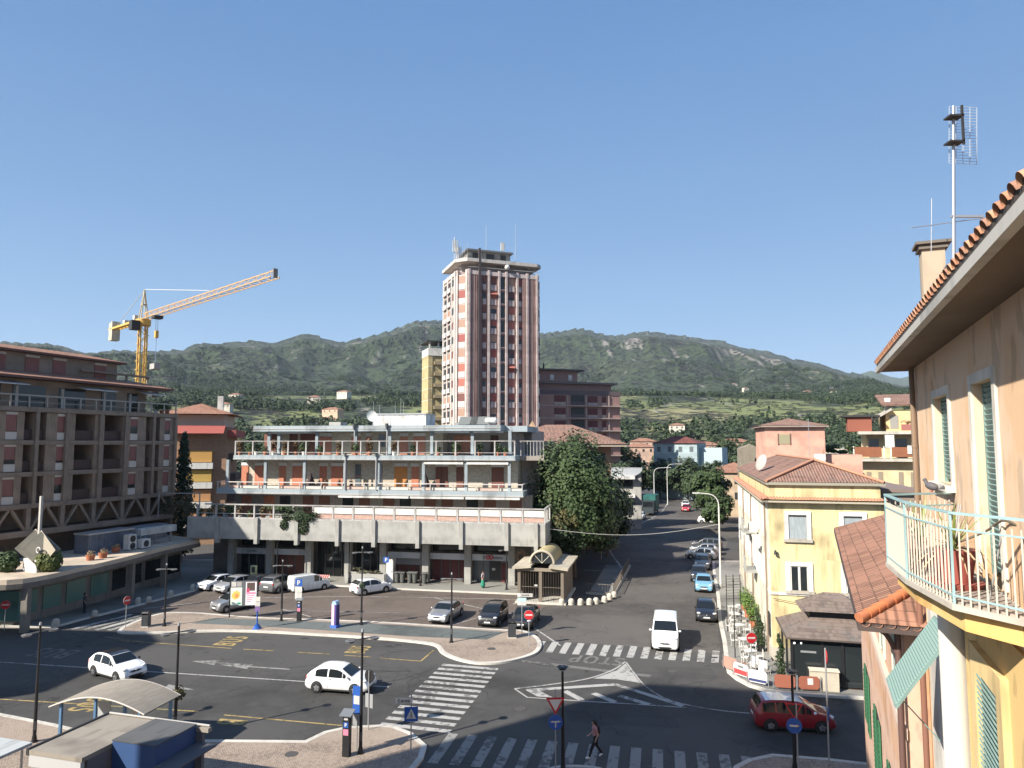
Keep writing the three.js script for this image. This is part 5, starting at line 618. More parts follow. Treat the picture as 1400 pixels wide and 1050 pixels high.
  part('dead_stem', [tube([[0, .4, 0], [.15, .55, .25], [.1, .7, .6], [.05, .68, .85]], .012, 10, 5), tube([[0, .4, 0], [-.1, .3, -.3], [-.15, .05, -.6]], .014, 10, 5)], mat([.12, .1, .07], .9), pot);
  const fern = thing('balcony_grass', 'tuft of green grass blades behind the balcony balusters', 'plant', W(p(10.3), 13.12, .75)); for (let k = 0; k < 14; k++) part('leaf_blade', blade(rr(.6, .95), k * .8, rr(1.0, 1.45), rr(.05, .25)), mat([.22, .3, .08], .7, { side: THREE.DoubleSide }), fern); part('pot', C(.12, .16, 0, .3, 0, 0, 14), Mt.terracotta, fern);
  // pigeon on the rail
  const pg = thing('pigeon', 'grey pigeon perched on the balcony rail', 'bird', W(lerp(pts[0][0], pts[1][0], .32), 14.19, lerp(pts[0][1], pts[1][1], .32)), R(-60)); { const b = new THREE.SphereGeometry(1, 14, 10); b.scale(.11, .065, .06); b.rotateZ(-.25); b.translate(0, .1, 0); const tl = new THREE.ConeGeometry(.035, .13, 6); tl.scale(1, 1, .5); tl.rotateZ(PI / 2 + .35); tl.translate(.14, .07, 0); const nk = bar([-.07, .13, 0], [-.1, .19, 0], .035, 8, .026), hd = new THREE.SphereGeometry(.03, 10, 8).translate(-.105, .2, 0); part('body', [b, tl, nk, hd], mat([.09, .085, .095], .7), pg); part('beak', new THREE.ConeGeometry(.009, .03, 5).rotateZ(PI / 2).translate(-.145, .197, 0), Mt.dark, pg); for (const z of [-.02, .02]) part('leg', C(.006, .006, 0, .06, 0, z, 5), Mt.redPaint, pg); }
  // roof aerial
  const ae = thing('roof_aerial', 'tall television aerial mast on the eaves with a mesh panel', 'aerial', W(1.15, 17.3, -.62), 0); part('mast', bar([0, 0, 0], [.18, 4.0, 0], .03, 8, .022), Mt.galv, ae); part('yagi', [bar([-.7, 1.75, .2], [1.6, 2.25, -.4], .008, 5), bar([-.35, 1.35, .1], [-.3, 2.3, .1], .006, 5), bar([.75, 1.3, -.15], [.8, 2.1, -.15], .01, 5), B(.05, .55, 2.0, 2.04, -.02, .02), bar([0.0, 1, 0], [.3, 1.5, .1], .01, 5)], Mt.galv, ae);
  { const l = []; for (let k = 0; k <= 20; k++) l.push(B(-.22, .22, 3.0 + k * .052, 3.006 + k * .052, 0, .006)); for (let k = 0; k <= 4; k++) l.push(B(-.22 + k * .11, -.213 + k * .11, 3, 4.04, 0, .007)); const m = part('mesh_panel', l, mat([.42, .47, .52], .5), ae, [.19, 0, -.1]); m.rotation.z = -.05; ae.scale.set(1.35, 1.22, 1.35); part('dipole', [B(.22, .25, 3.25, 3.95, .1, .13), B(.04, .26, 3.76, 3.79, -.05, .13), B(.02, .25, 3.3, 3.33, -.05, .13)], Mt.dark, ae); }
}
// ---------------------------------------------------------------- farther houses on the right and along the street
{
  const t = thing('salmon_house', 'square salmon pink house with a flat tile roof beyond the yellow building', 'house', [33.0, 0, -88], R(-12)); const sm = mat([0.64, 0.36, 0.27], .88, { t: 'plaster' }); part('wall', B(-1.4, 5.5, 0, 17, -9, 0), sm, t); part('side_wall', B(5.5, 5.6, 0, 17, -9, -.02), sm, t); part('rear_wing', B(5.6, 10, 0, 13.6, -9, -1), sm, t); part('roof', hip(7.2, 9.2, 1.0, .45, 17.2), Mt.tileBrown, t, [2.05, 0, -4.5]); part('eave', B(-1.9, 6, 17.0, 17.2, -9.5, .5), mat([.3, .24, .2], .85), t); const w = part('window', B(.2, 1.5, 14.9, 16.1, 0, .05), mat([.3, .27, .17], .7), t); part('frame', [B(.08, .2, 14.8, 16.2, 0, .09), B(1.5, 1.62, 14.8, 16.2, 0, .09)], mat([.15, .09, .07], .8), w); part('small_window', B(2.6, 3.2, 11.4, 12.1, 0, .05), Mt.dark, t); for (let k = 0; k < 6; k++) sbox('side_shutter', Mt.dark, t, 6 + k * .62, 6.3 + k * .62, 9.6, 11.2, -1.02, -.94); part('roof_garden', leaves(900, 2, .7, 2.6, .3, { clumps: 14 }), Mt.leaf1, t, [8, 14.2, -4]); part('aerial', [C(.03, .02, 12, 15, 4.6, .8, 5), B(4.1, 5.1, 14.3, 14.35, .78, .82)], Mt.galv, t);
}
{
  const t = thing('terrace_flats', 'cream stepped apartment house with brown balcony panels and hanging laundry', 'building', [46.2, 0, -96], R(-22)); const cr = mat([.66, .54, .33], .88, { t: 'plaster' }), brn = mat([.26, .095, .045], .8, { t: 'wood' }), con = mat([.46, .43, .37], .9, { t: 'concrete' });
  part('wall', B(0, 14, 0, 13, -12, 0), cr, t); part('upper_wall', B(2, 14, 13, 16.5, -12, -2), cr, t); part('attic_wall', B(4.5, 14, 16.5, 19.4, -12, -3), mat([.68, .5, .26], .88, { t: 'plaster' }), t); for (const [y, x0, z] of [[12.6, -.4, 1.4], [16.2, .8, .2]]) part('terrace_slab', B(x0, 13.5, y, y + .4, -2, z), con, t);
  for (const x of [.2, 4.6, 8.2, 11.8]) sbox('balcony_panel', brn, t, x, x + 3.2, 13.2, 14.5, 1.2, 1.3); for (const x of [0, 3.6, 4.4, 8, 11.6]) sbox('panel_post', Mt.offwhite, t, x, x + .14, 13, 14.6, 1.18, 1.34); for (let k = 0; k < 5; k++) sbox('upper_planter', mat([.3, .12, .1], .85), t, 6 + k * 1.5, 7.4 + k * 1.5, 16.7, 17.5, -.2, .1); part('planter_plants', leaves(700, 4.2, .4, .35, .25, { clumps: 16 }), mat([.3, .16, .1], .9, { side: THREE.DoubleSide }), t, [9.8, 17.7, 0]);
  const rf = B(0, 12, -.12, .12, -9, 0); part('roof', rf.clone().rotateX(R(12)), Mt.tileBrown, t, [4, 20.2, -2.2]); const sl = B(0, 5.4, -.15, .15, -8, .3); sl.rotateZ(R(32)); part('gable_coping', sl, con, t, [.6, 16.8, -2.4]); part('roof_hut', B(9, 12.4, 19.6, 22.4, -7, -4), Mt.offwhite, t); part('hut_roof', B(8.6, 12.8, 22.4, 22.6, -7.4, -3.6), Mt.dark, t); part('hut_window', B(9.7, 10.6, 20.8, 21.6, -4, -3.94), Mt.dark, t); part('hut_side', B(12.4, 14, 19.6, 22, -7, -4.4), brn, t); part('chimney', B(4.6, 5.3, 19, 21.3, -5, -4.3), Mt.offwhite, t); part('left_roof', B(-1, 3.6, 18.6, 18.85, -6, -1), Mt.dark, t); part('left_hut', B(-.4, 2.6, 16.6, 18.6, -5, -1.4), mat([.24, .08, .05], .85), t);
  for (const [x, w] of [[2.2, 1.2], [5.4, 1.4], [9, 2.6], [12, 1.2]]) sbox('terrace_door', x === 9 ? brn : Mt.glassGrey, t, x, x + w, 13.1, 15.6, -2.02, -1.94); for (const x of [1.6, 3, 5.4, 6.8, 8.2, 10]) for (const y of [9.2, 5.8, 2.4]) sbox('shutter', x === 8.2 ? Mt.dark : mat([.24, .2, .15], .8), t, x, x + .55, y, y + 2, 0, .06); sbox('attic_window', mat([.25, .24, .22], .6), t, 5, 6, 17, 18.8, -3.02, -2.95); for (const x of [8, 10.4, 12.6]) sbox('attic_window', Mt.darkBrown, t, x, x + .3, 17, 19.2, -3.02, -2.9);
  const aw = B(0, 2.6, -.03, .03, 0, 2); aw.rotateX(R(38)); part('green_awning', aw, mat([.01, .22, .17], .8), t, [10.6, 16.2, -1]); part('sheet', B(3.9, 5, 14.4, 16.1, .7, .74), Mt.white, t); part('laundry', [B(6.4, 6.9, 13.6, 14.7, 1.36, 1.4), B(7.3, 7.8, 13.5, 14.7, 1.36, 1.4)], Mt.white, t); part('laundry', [B(6.92, 7.28, 13.3, 14.6, 1.36, 1.4), B(7.82, 8.2, 13.7, 14.6, 1.36, 1.4)], mat([.05, .04, .07], .9), t);
  const bt = new THREE.ExtrudeGeometry(new THREE.Shape([[0, 0], [6, 0], [6, 15], [3.4, 15], [0, 5]].map((q) => new THREE.Vector2(...q))), { depth: .8, bevelEnabled: false }); part('buttress_wall', bt, mat([.66, .47, .2], .88, { t: 'plaster' }), t, [10.4, 0, 1.6]);
}
function simpleHouse(name, label, [x, d], turn, w, dep, h, wallC, roofM, o = {}) {
  const t = thing(name, label, o.cat ?? 'house', [x, o.y ?? 0, -d], R(turn), o.group); part('wall', B(-w / 2, w / 2, -2, h, -dep / 2, dep / 2), mat(wallC, .9, { t: 'plaster' }), t); if (roofM) part('roof', hip(w, dep, o.rise ?? min(w, dep) * .2, .5, h), roofM, t); else part('roof', B(-w / 2 - .2, w / 2 + .2, h, h + .4, -dep / 2 - .2, dep / 2 + .2), Mt.concrete, t);
  const nw = o.nw ?? 3; for (let k = 0; k < nw; k++) for (let f = 0; f < (o.nf ?? 2); f++) sbox('window', o.win ?? Mt.dark, t, -w / 2 + (k + .5) * w / nw - .5, -w / 2 + (k + .5) * w / nw + .5, h - 2.3 - f * 3.1, h - .9 - f * 3.1, dep / 2, dep / 2 + .06);
  return t;
}
{
  const t = simpleHouse('pale_blue_house', 'pale blue house with dark red roof at the end of the street', [46.5, 196], -30, 12, 9, 15, [.34, .42, .44], mat([.16, .05, .04], .9, { t: 'tiles' }), { nw: 4, nf: 3, win: Mt.glassGrey, rise: 2 }); part('annex', B(6.1, 12, -2, 13.8, -4, 2), mat([.36, .44, .46], .9), t);
  simpleHouse('low_tile_house', 'low house with broad orange tile roof behind the street trees', [47, 150], -12, 10, 10, 9.0, [.5, .38, .26], Mt.tile, { rise: 2 });
  const r = thing('stone_gate', 'ruined stone gate tower with a round arch', 'tower', [41.6, 0, -122], R(-10)); { const s = new THREE.Shape([[-2.6, 0], [2.6, 0], [2.6, 14.4], [1.6, 14.9], [.4, 14.2], [-1, 14.8], [-2.6, 14.1]].map((q) => new THREE.Vector2(...q))); const h = new THREE.Path(); h.moveTo(-.3, 9); h.lineTo(1.7, 9); h.lineTo(1.7, 12); h.absarc(.7, 12, 1, 0, PI, false); h.lineTo(-.3, 9); s.holes.push(h); part('masonry', new THREE.ExtrudeGeometry(s, { depth: 3, bevelEnabled: true, bevelSize: .08, bevelThickness: .08, bevelSegments: 1 }), mat([.26, .23, .18], .95, { t: 'setts' }), r); part('inner_wall', B(-2.4, 2.4, 8, 13.6, -.3, .3), Mt.dark, r); part('weeds', leaves(300, 2, .4, .8, .3), Mt.leaf2, r, [0, 14.8, 1]); }
  const v = thing('arched_shop', 'white shop house with a curved grey roof beyond the big tree', 'building', [19.8, 0, -126], R(-10)); part('wall', B(-4.2, 3, 0, 10.5, -6, 0), mat([.34, .33, .31], .9, { t: 'dirty' }), v); const rg = new THREE.CylinderGeometry(3.9, 3.9, 7, 16, 1, false, -PI / 2, PI); rg.rotateX(PI / 2); rg.rotateZ(0); rg.scale(1, .42, 1); part('roof', rg, mat([.34, .36, .38], .6), v, [-.6, 10.5, -3]); for (const y of [9.2, 6]) part('awning', B(-4.3, 2, y - .5, y, 0, 1.4), Mt.white, v); part('window', B(-4, 1.6, 7, 8.6, .0, .06), Mt.glass, v); part('window', B(-4, 1.6, 2.4, 5.2, .0, .06), Mt.glass, v); part('side_wall', B(3, 3.1, 0, 10.5, -6, -.05), mat([.34, .33, .31], .9), v);
  const rows = [[62, 345, 14], [80, 350, 16], [96, 352, 14], [112, 356, 15], [130, 360, 14], [69, 372, 13]]; rows.forEach(([x, d, w], k) => simpleHouse('red_roof_house', 'red roofed row house below the olive slope', [x, d], -6, w, 9, 14 + (k % 2), [.5, .34, .26], Mt.tile, { nw: 4, nf: 1, group: 'red roofed row houses at the slope foot', y: hillH(Math.atan2(x, d), hypot(x, d)) - 3 }));
  [[108, 330, 20], [132, 338, 22], [148, 332, 16]].forEach(([x, d, w]) => simpleHouse('cream_flats', 'long cream block of flats beyond the stone gate', [x, d], -4, w, 9, 13, [.6, .54, .44], null, { nw: 6, nf: 2, group: 'cream flats beyond the stone gate', y: hillH(Math.atan2(x, d), hypot(x, d)) - 3 }));
  // villas scattered on the hillside
  const vil = [[308, 554, 640], [430, 552, 760], [470, 548, 900], [455, 560, 620], [540, 563, 560], [322, 552, 780], [905, 533, 1500], [948, 535, 1400], [1005, 527, 1750], [1048, 540, 1300], [1060, 543, 1250], [1020, 536, 1500], [1090, 545, 1200], [985, 546, 1150], [1105, 538, 1400], [1130, 548, 1100], [925, 580, 520], [1140, 541, 1350], [960, 541, 1250]];
  for (const [u, v2, d0] of vil) { const a = Math.atan((u - 700) / 963), r = d0 / cos(a); const x = r * sin(a), d = r * cos(a); simpleHouse('hill_villa', 'small pale villa among the hillside trees', [x, d], rr(-30, 30), rr(10, 16), rr(8, 11), rr(5, 8), rnd() < .7 ? [.66, .6, .5] : [.62, .42, .3], Mt.tile, { nw: 3, nf: 1, group: 'villas scattered over the hillside', y: hillH(a, r) + 2 }); }
}
// ---------------------------------------------------------------- trees and potted plants
function tree(name, label, [x, d], h, rx, ry, n, size, m, o = {}) {
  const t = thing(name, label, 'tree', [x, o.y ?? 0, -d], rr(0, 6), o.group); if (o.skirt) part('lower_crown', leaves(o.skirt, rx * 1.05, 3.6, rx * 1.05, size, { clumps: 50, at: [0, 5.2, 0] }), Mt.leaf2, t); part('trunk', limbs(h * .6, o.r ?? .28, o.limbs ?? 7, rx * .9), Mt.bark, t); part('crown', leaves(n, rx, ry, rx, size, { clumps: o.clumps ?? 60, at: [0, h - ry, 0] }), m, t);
  if (o.second) part('turning_leaves', leaves(o.second, rx * .9, ry * .55, rx * .9, size, { clumps: 22, at: [0, h - ry * 1.35, 0] }), Mt.leafYel, t); if (o.inner) part('inner_leaves', leaves(o.inner, rx * .7, ry * .8, rx * .7, size * 1.6, { at: [0, h - ry, 0] }), m, t); return t;
}
tree('lime_tree', 'big green lime tree with yellowing lower leaves beside the terraces', [7.0, 80.5], 16.4, 5.0, 7.4, 30000, .3, Mt.leaf1, { clumps: 150, second: 6500, skirt: 9000, inner: 3500, r: .4, limbs: 12 });
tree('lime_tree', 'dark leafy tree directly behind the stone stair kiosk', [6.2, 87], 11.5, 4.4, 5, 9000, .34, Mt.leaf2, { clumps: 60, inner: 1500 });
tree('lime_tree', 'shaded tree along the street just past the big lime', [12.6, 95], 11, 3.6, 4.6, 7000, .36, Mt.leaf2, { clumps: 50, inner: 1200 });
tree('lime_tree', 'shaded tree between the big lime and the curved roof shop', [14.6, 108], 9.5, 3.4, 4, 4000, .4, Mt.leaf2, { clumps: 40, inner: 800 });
tree('street_tree', 'round dense tree on the parking corner right of the street', [37.2, 134], 11.4, 3.8, 5, 7500, .42, Mt.leaf1, { clumps: 50, inner: 900 });
tree('street_tree', 'low bushy tree below the round dense tree', [35.4, 122], 6.6, 3.0, 3, 3500, .38, Mt.leaf1, { clumps: 30, inner: 500 });
for (const [x, d, h, r] of [[27, 176, 11.5, 5], [33, 186, 12.5, 5.2], [40, 192, 11, 4.6], [46, 186, 11.5, 5], [52.5, 180, 11, 4.8], [58, 172, 12, 5], [24, 160, 10, 4]]) tree('street_tree', 'dark tree in the belt closing the far end of the street', [x, d], h, r, h * .45, 2600, .6, Mt.leaf2, { clumps: 34, group: 'dark trees closing the street end', inner: 500, y: 0 });
for (const [x, d, h] of [[33, 228, 18], [29, 250, 19], [60, 240, 17], [72, 236, 18], [82, 240, 17], [90, 232, 17], [66, 206, 14]]) tree('street_tree', 'mid green tree among the houses past the street end', [x, d], h, 6, h * .42, 2400, .75, Mt.leaf2, { clumps: 34, group: 'mid green trees among the far houses', inner: 400 });
for (const [x, d, h] of [[52, 112, 13], [58, 122, 14], [66, 130, 15], [50, 128, 13.5], [74, 140, 16], [44, 108, 12.5]]) tree('garden_tree', 'bright green tree behind the salmon house', [x, d], h, 4.4, h * .4, 2600, .55, Mt.leaf1, { clumps: 34, group: 'bright green trees behind the salmon house', inner: 400 });
{ const t = thing('cypress', 'dark conical cypress between the left block and awning house', 'tree', [-42.4, 0, -91.5]); part('trunk', C(.25, .1, 0, 10), Mt.bark, t); const l = []; for (let k = 0; k < 16; k++) { const y = 1.5 + k * .95, r = 1.75 * (1 - Math.pow(k / 16.5, 2.2)); l.push(leaves(360, r, .85, r, .3, { at: [0, y, 0] })); } part('crown', l, Mt.leafDark, t); }
for (const [u, d, h] of [[405, 300, 17.5], [612, 420, 24], [270, 250, 15], [835, 330, 22]]) { const x = (u - 700) / 963 * d, y = hillH(Math.atan2(x, d), hypot(x, d)); const t = thing('cypress', 'slim dark cypress on the slope behind the terraces', 'tree', [x, y, -d], 0, 'slim cypresses on the slope'); part('trunk', C(.25, .1, 0, h * .6), Mt.bark, t); part('crown', [0, 1, 2, 3, 4].map((k) => leaves(160, 1.5 * (1 - k / 6), h * .14, 1.5 * (1 - k / 6), .5, { at: [0, h * .15 + k * h * .19, 0] })), Mt.leafDark, t); }
{ // bamboo-like screen planting and netting at the corner of the terraces
  const t = thing('climber_screen', 'brown climber netting above the canopy corner beside the terraces', 'plant', [-37.4, 6.6, -80], R(-10)); part('netting', leaves(1500, 2.6, 1.4, .5, .22, { clumps: 24, at: [0, 1.3, 0] }), leafMat([.09, .08, .04]), t); part('frame', [B(-2.6, -2.5, 0, 2.8, 0, .1), B(2.5, 2.6, 0, 2.8, 0, .1), B(-2.6, 2.6, 2.75, 2.85, 0, .1)], Mt.galv, t);
}
{ // pots on the terraces
  const kinds = [0, 1, 2].map((k) => ({ g: k === 0 ? leaves(150, .45, .5, .4, .17, { at: [0, .85, 0] }) : k === 1 ? leaves(220, .6, .55, .45, .16, { at: [0, .8, 0] }) : leaves(110, .38, .6, .35, .15, { at: [0, .95, 0], long: 2 }), m: [Mt.leaf2, Mt.leaf1, leafMat([.16, .09, .035])][k] }));
  const palm = (() => { const l = []; for (let k = 0; k < 18; k++) { const az = k * 2.4, P = []; for (let s = 0; s <= 6; s++) { const q = s / 6; P.push([cos(az) * q * 1.5, 1.3 + q * 1.1 - q * q * 1.5, sin(az) * q * 1.5]); } for (let s = 0; s < 6; s++) { for (const sd of [-1, 1]) { const a = P[s], b = P[s + 1], w = .28 * (1 - abs(s - 2.5) / 5); const g = new THREE.BufferGeometry(); g.setAttribute('position', new THREE.Float32BufferAttribute([...a, ...b, a[0] - sin(az) * w * sd, a[1] - .12, a[2] + cos(az) * w * sd], 3)); g.setAttribute('uv', new THREE.Float32BufferAttribute([0, 0, 1, 0, 0, 1], 2)); g.computeVertexNormals(); l.push(g); } } } return join(l); })();
  const L = { upper: ['potted plant behind the upper terrace railing', 'potted plants along the upper terrace'], lower: ['potted plant behind the open railing over the concrete band', 'potted plants on the lowest terrace'], middle: ['small potted plant on the middle terrace', 'small pots on the middle terrace'], block: ['shrub in a box on the shaded block terrace', 'terrace shrubs on the shaded block'], palm: ['fan palm in a pot on the lowest terrace', 'fan palms on the lowest terrace'] };
  for (const [x, y, z, k, w] of pots) { const t = thing(k === 3 ? 'potted_palm' : 'potted_plant', L[w][0], 'plant', [x, y, z], rr(0, 6), L[w][1]); part('pot', C(.2, .27, 0, .42, 0, 0, 10), pick([Mt.terracotta, Mt.white, Mt.terracotta]), t); if (k === 3) part('fronds', palm, Mt.leaf1, t); else { const m = part('foliage', kinds[k].g, kinds[k].m, t); const s = w === 'middle' ? .7 : rr(.8, 1.25); m.scale.set(s, s, s); } }
}
// ---------------------------------------------------------------- vehicles
const prof = {   // from the tail (0) to the nose (1): roof line heights, belt, glass limits
  hatch: { L: 4.0, W: 1.74, H: 1.5, top: [[0, .6], [.015, .9], [.03, 1.02], [.08, 1.2], [.14, 1.36], [.22, 1.46], [.35, 1.5], [.48, 1.49], [.57, 1.42], [.745, 1.0], [.8, .96], [.9, .87], [.96, .76], [.985, .64], [1, .5]], belt: [.94, .9], screen: [.578, .735], rear: [.045, .145], side: [[.17, .36], [.385, .6], [.612, .66]], wheels: [.2, .81], r: .31 },
  mini: { L: 4.15, W: 1.8, H: 1.66, top: [[0, .6], [.01, .95], [.025, 1.15], [.06, 1.4], [.1, 1.58], [.2, 1.64], [.38, 1.66], [.55, 1.61], [.62, 1.53], [.79, 1.08], [.83, 1.04], [.93, .93], [.97, .82], [.99, .66], [1, .5]], belt: [1.04, .98], screen: [.63, .775], rear: [.035, .09], side: [[.1, .25], [.27, .45], [.47, .62], [.635, .7]], wheels: [.19, .82], r: .32 },
  sedan: { L: 4.5, W: 1.8, H: 1.44, top: [[0, .6], [.012, .86], [.03, .98], [.13, 1.03], [.16, 1.06], [.27, 1.36], [.36, 1.43], [.5, 1.44], [.58, 1.39], [.74, 1.0], [.78, .96], [.92, .84], [.97, .74], [.99, .62], [1, .5]], belt: [.95, .9], screen: [.59, .73], rear: [.175, .265], side: [[.24, .38], [.4, .53], [.55, .66]], wheels: [.2, .81], r: .32 },
  van: { L: 4.95, W: 1.98, H: 1.98, top: [[0, .6], [.004, 1.2], [.012, 1.75], [.025, 1.92], [.06, 1.96], [.4, 1.98], [.6, 1.96], [.66, 1.88], [.82, 1.28], [.86, 1.2], [.95, 1.06], [.98, .92], [.992, .72], [1, .5]], belt: [1.2, 1.1], screen: [.67, .81], rear: null, side: [[.55, .68], [.7, .76]], wheels: [.19, .82], r: .34 },
};
const carCache = {};
function carGeos(type) {
  if (carCache[type]) return carCache[type]; const c = prof[type], N = 44, L = c.L, hw = c.W / 2;
  const yt = (t) => { const p = c.top; let i = 0; while (i < p.length - 2 && p[i + 1][0] < t) i++; const q = clamp((t - p[i][0]) / (p[i + 1][0] - p[i][0])); return lerp(p[i][1], p[i + 1][1], q); };
  const w = (t) => hw * (1 - .14 * Math.pow(max(0, (t - .78) / .22), 2.6) - .10 * Math.pow(max(0, (.12 - t) / .12), 2.2));
  const yb = (t) => .2 + .1 * Math.pow(max(0, (t - .9) / .1), 2) + .12 * Math.pow(max(0, (.08 - t) / .08), 2);
  const belt = (t) => min(lerp(c.belt[0], c.belt[1], t), yt(t) - .05);
  const wt = (t) => { const h = yt(t) - belt(t); return w(t) * (.955 - .2 * clamp(h / (c.H - c.belt[0])) * (type === 'van' ? .55 : 1)); };
  const X = (t) => (t - .5) * L;
  const sec = (t) => { const W = w(t), b = yb(t), bl = belt(t), tp = yt(t), T = wt(t); return [[0, b], [W * .9, b], [W * .985, b + .12], [W, lerp(b, bl, .45)], [W * .99, lerp(b, bl, .8)], [W * .965, bl], [lerp(W * .965, T, .5), lerp(bl, tp, .55)], [T, tp - .035], [T * .93, tp - .004], [T * .6, tp + .012], [0, tp + .02]]; };
  const P = [], I = [], ts = []; for (let k = 0; k <= N; k++) { const s = k / N; ts.push(s < .15 ? s * .6 : s > .85 ? 1 - (1 - s) * .6 : lerp(.09, .91, (s - .15) / .7)); }
  const m = 21; for (const t of ts) { const s = sec(t); for (let j = 0; j < 11; j++) P.push(X(t), s[j][1], s[j][0]); for (let j = 9; j >= 0; j--) P.push(X(t), s[j][1], -s[j][0]); }
  for (let k = 0; k < N; k++) for (let j = 0; j < m - 1; j++) { const a = k * m + j, b = a + m; I.push(a, b, a + 1, a + 1, b, b + 1); }
  for (const [k, f] of [[0, 0], [N, 1]]) for (let j = 1; j < m - 1; j++) f ? I.push(k * m, k * m + j + 1, k * m + j) : I.push(k * m, k * m + j, k * m + j + 1);
  let g = new THREE.BufferGeometry(); g.setAttribute('position', new THREE.Float32BufferAttribute(P, 3)); g.setIndex(I.reverse()); g.setAttribute('uv', new THREE.Float32BufferAttribute(new Float32Array(P.length / 3 * 2), 2)); g = toCreasedNormals(g.toNonIndexed(), R(38));
  const patch = (t0, t1, f, nu = 6, nv = 6) => { const Q = [], J = []; for (let i = 0; i <= nu; i++) for (let j = 0; j <= nv; j++) Q.push(...f(lerp(t0, t1, i / nu), j / nv)); for (let i = 0; i < nu; i++) for (let j = 0; j < nv; j++) { const a = i * (nv + 1) + j; J.push(a, a + 1, a + nv + 1, a + 1, a + nv + 2, a + nv + 1); } const q = new THREE.BufferGeometry(); q.setAttribute('position', new THREE.Float32BufferAttribute(Q, 3)); q.setAttribute('uv', new THREE.Float32BufferAttribute(new Float32Array(Q.length / 3 * 2), 2)); q.setIndex(J); q.computeVertexNormals(); return q; };
  const topP = (o) => (t, v) => { const s = v * 2 - 1; return [X(t) + (o > 0 ? .014 : -.014), yt(t) + .03 - .016 * s * s, wt(t) * .9 * s]; };
  const G = { body: g, X, w, yt, wt, c }; G.screen = patch(...c.screen, topP(1), 14, 8); if (c.rear) G.rear = patch(...c.rear, topP(-1));
  G.roof = patch(c.screen[0] - .42 > .12 ? .14 : .12, c.screen[0] - .015, (t, v) => { const s = v * 2 - 1; return [X(t), yt(t) + .034 - .018 * s * s, wt(t) * .95 * s]; }, 30, 8);
  const sideP = (z) => (t, v) => { const bl = belt(t) + .03, tp = yt(t) - .09, W = w(t) * .965, T = wt(t), q = lerp(.05, 1, v) * clamp((tp - bl) / max(.01, yt(t) - belt(t))); return [X(t), lerp(bl, max(bl + .02, tp), v), z * (lerp(W, T, q) + .016)]; };
  G.side = c.side.map(([a, b]) => [patch(a, b, sideP(1), 5, 4), patch(a, b, sideP(-1), 5, 4)]);
  const seams = []; for (const a of [.375, .61, type === 'van' ? .5 : .2]) for (const z of [1, -1]) seams.push(patch(a, a + .0035, (t, v) => { const y = lerp(.28, belt(t) - .02, v), s = sec(t); let q = 2; while (q < 5 && s[q][1] < y) q++; const u = clamp((y - s[q - 1][1]) / (s[q][1] - s[q - 1][1])); return [X(t), y, z * (lerp(s[q - 1][0], s[q][0], u) + .004)]; }, 1, 8)); G.seams = join(seams);
  const tyre = new THREE.TorusGeometry(c.r - .085, .095, 8, 22), rim = join([new THREE.CylinderGeometry(c.r * .62, c.r * .62, .05, 18).rotateX(PI / 2), ...[0, 1, 2, 3, 4].map((k) => B(-.035, .035, 0, c.r * .6, .02, .06).rotateZ(k * 1.2566))]);
  G.tyre = tyre; G.rim = rim; G.arch = new THREE.CylinderGeometry(c.r + .06, c.r + .06, .03, 22).rotateX(PI / 2);
  const lamp = new THREE.SphereGeometry(1, 10, 8); lamp.scale(.13, .085, .17); G.lamp = lamp; const tl = new THREE.SphereGeometry(1, 10, 8); tl.scale(.05, .17, .1); G.tail = tl; const mi = new THREE.SphereGeometry(1, 8, 6); mi.scale(.08, .075, .11); G.mirror = mi; G.plate = B(-.008, .008, -.055, .055, -.26, .26); G.grille = new THREE.SphereGeometry(1, 12, 8).scale(.05, .07, .42); G.bump = new THREE.SphereGeometry(1, 14, 8).scale(.06, .09, .6);
  return carCache[type] = G;
}
const tyreM = mat([.015, .015, .016], .8), rimM = mat([.5, .5, .51], .3, { metalness: .8 }), lampM = glassy([.6, .62, .64], .1), tailM = glassy([.35, .01, .01], .2), trimM = mat([.02, .02, .02], .6), plateM = mat([.7, .7, .68], .6), carGlass = glassy([.012, .015, .017], .04);
const paintM = (c, met = 0) => new THREE.MeshPhysicalMaterial({ color: lin(c), roughness: .35, metalness: met, clearcoat: 1, clearcoatRoughness: .06 });
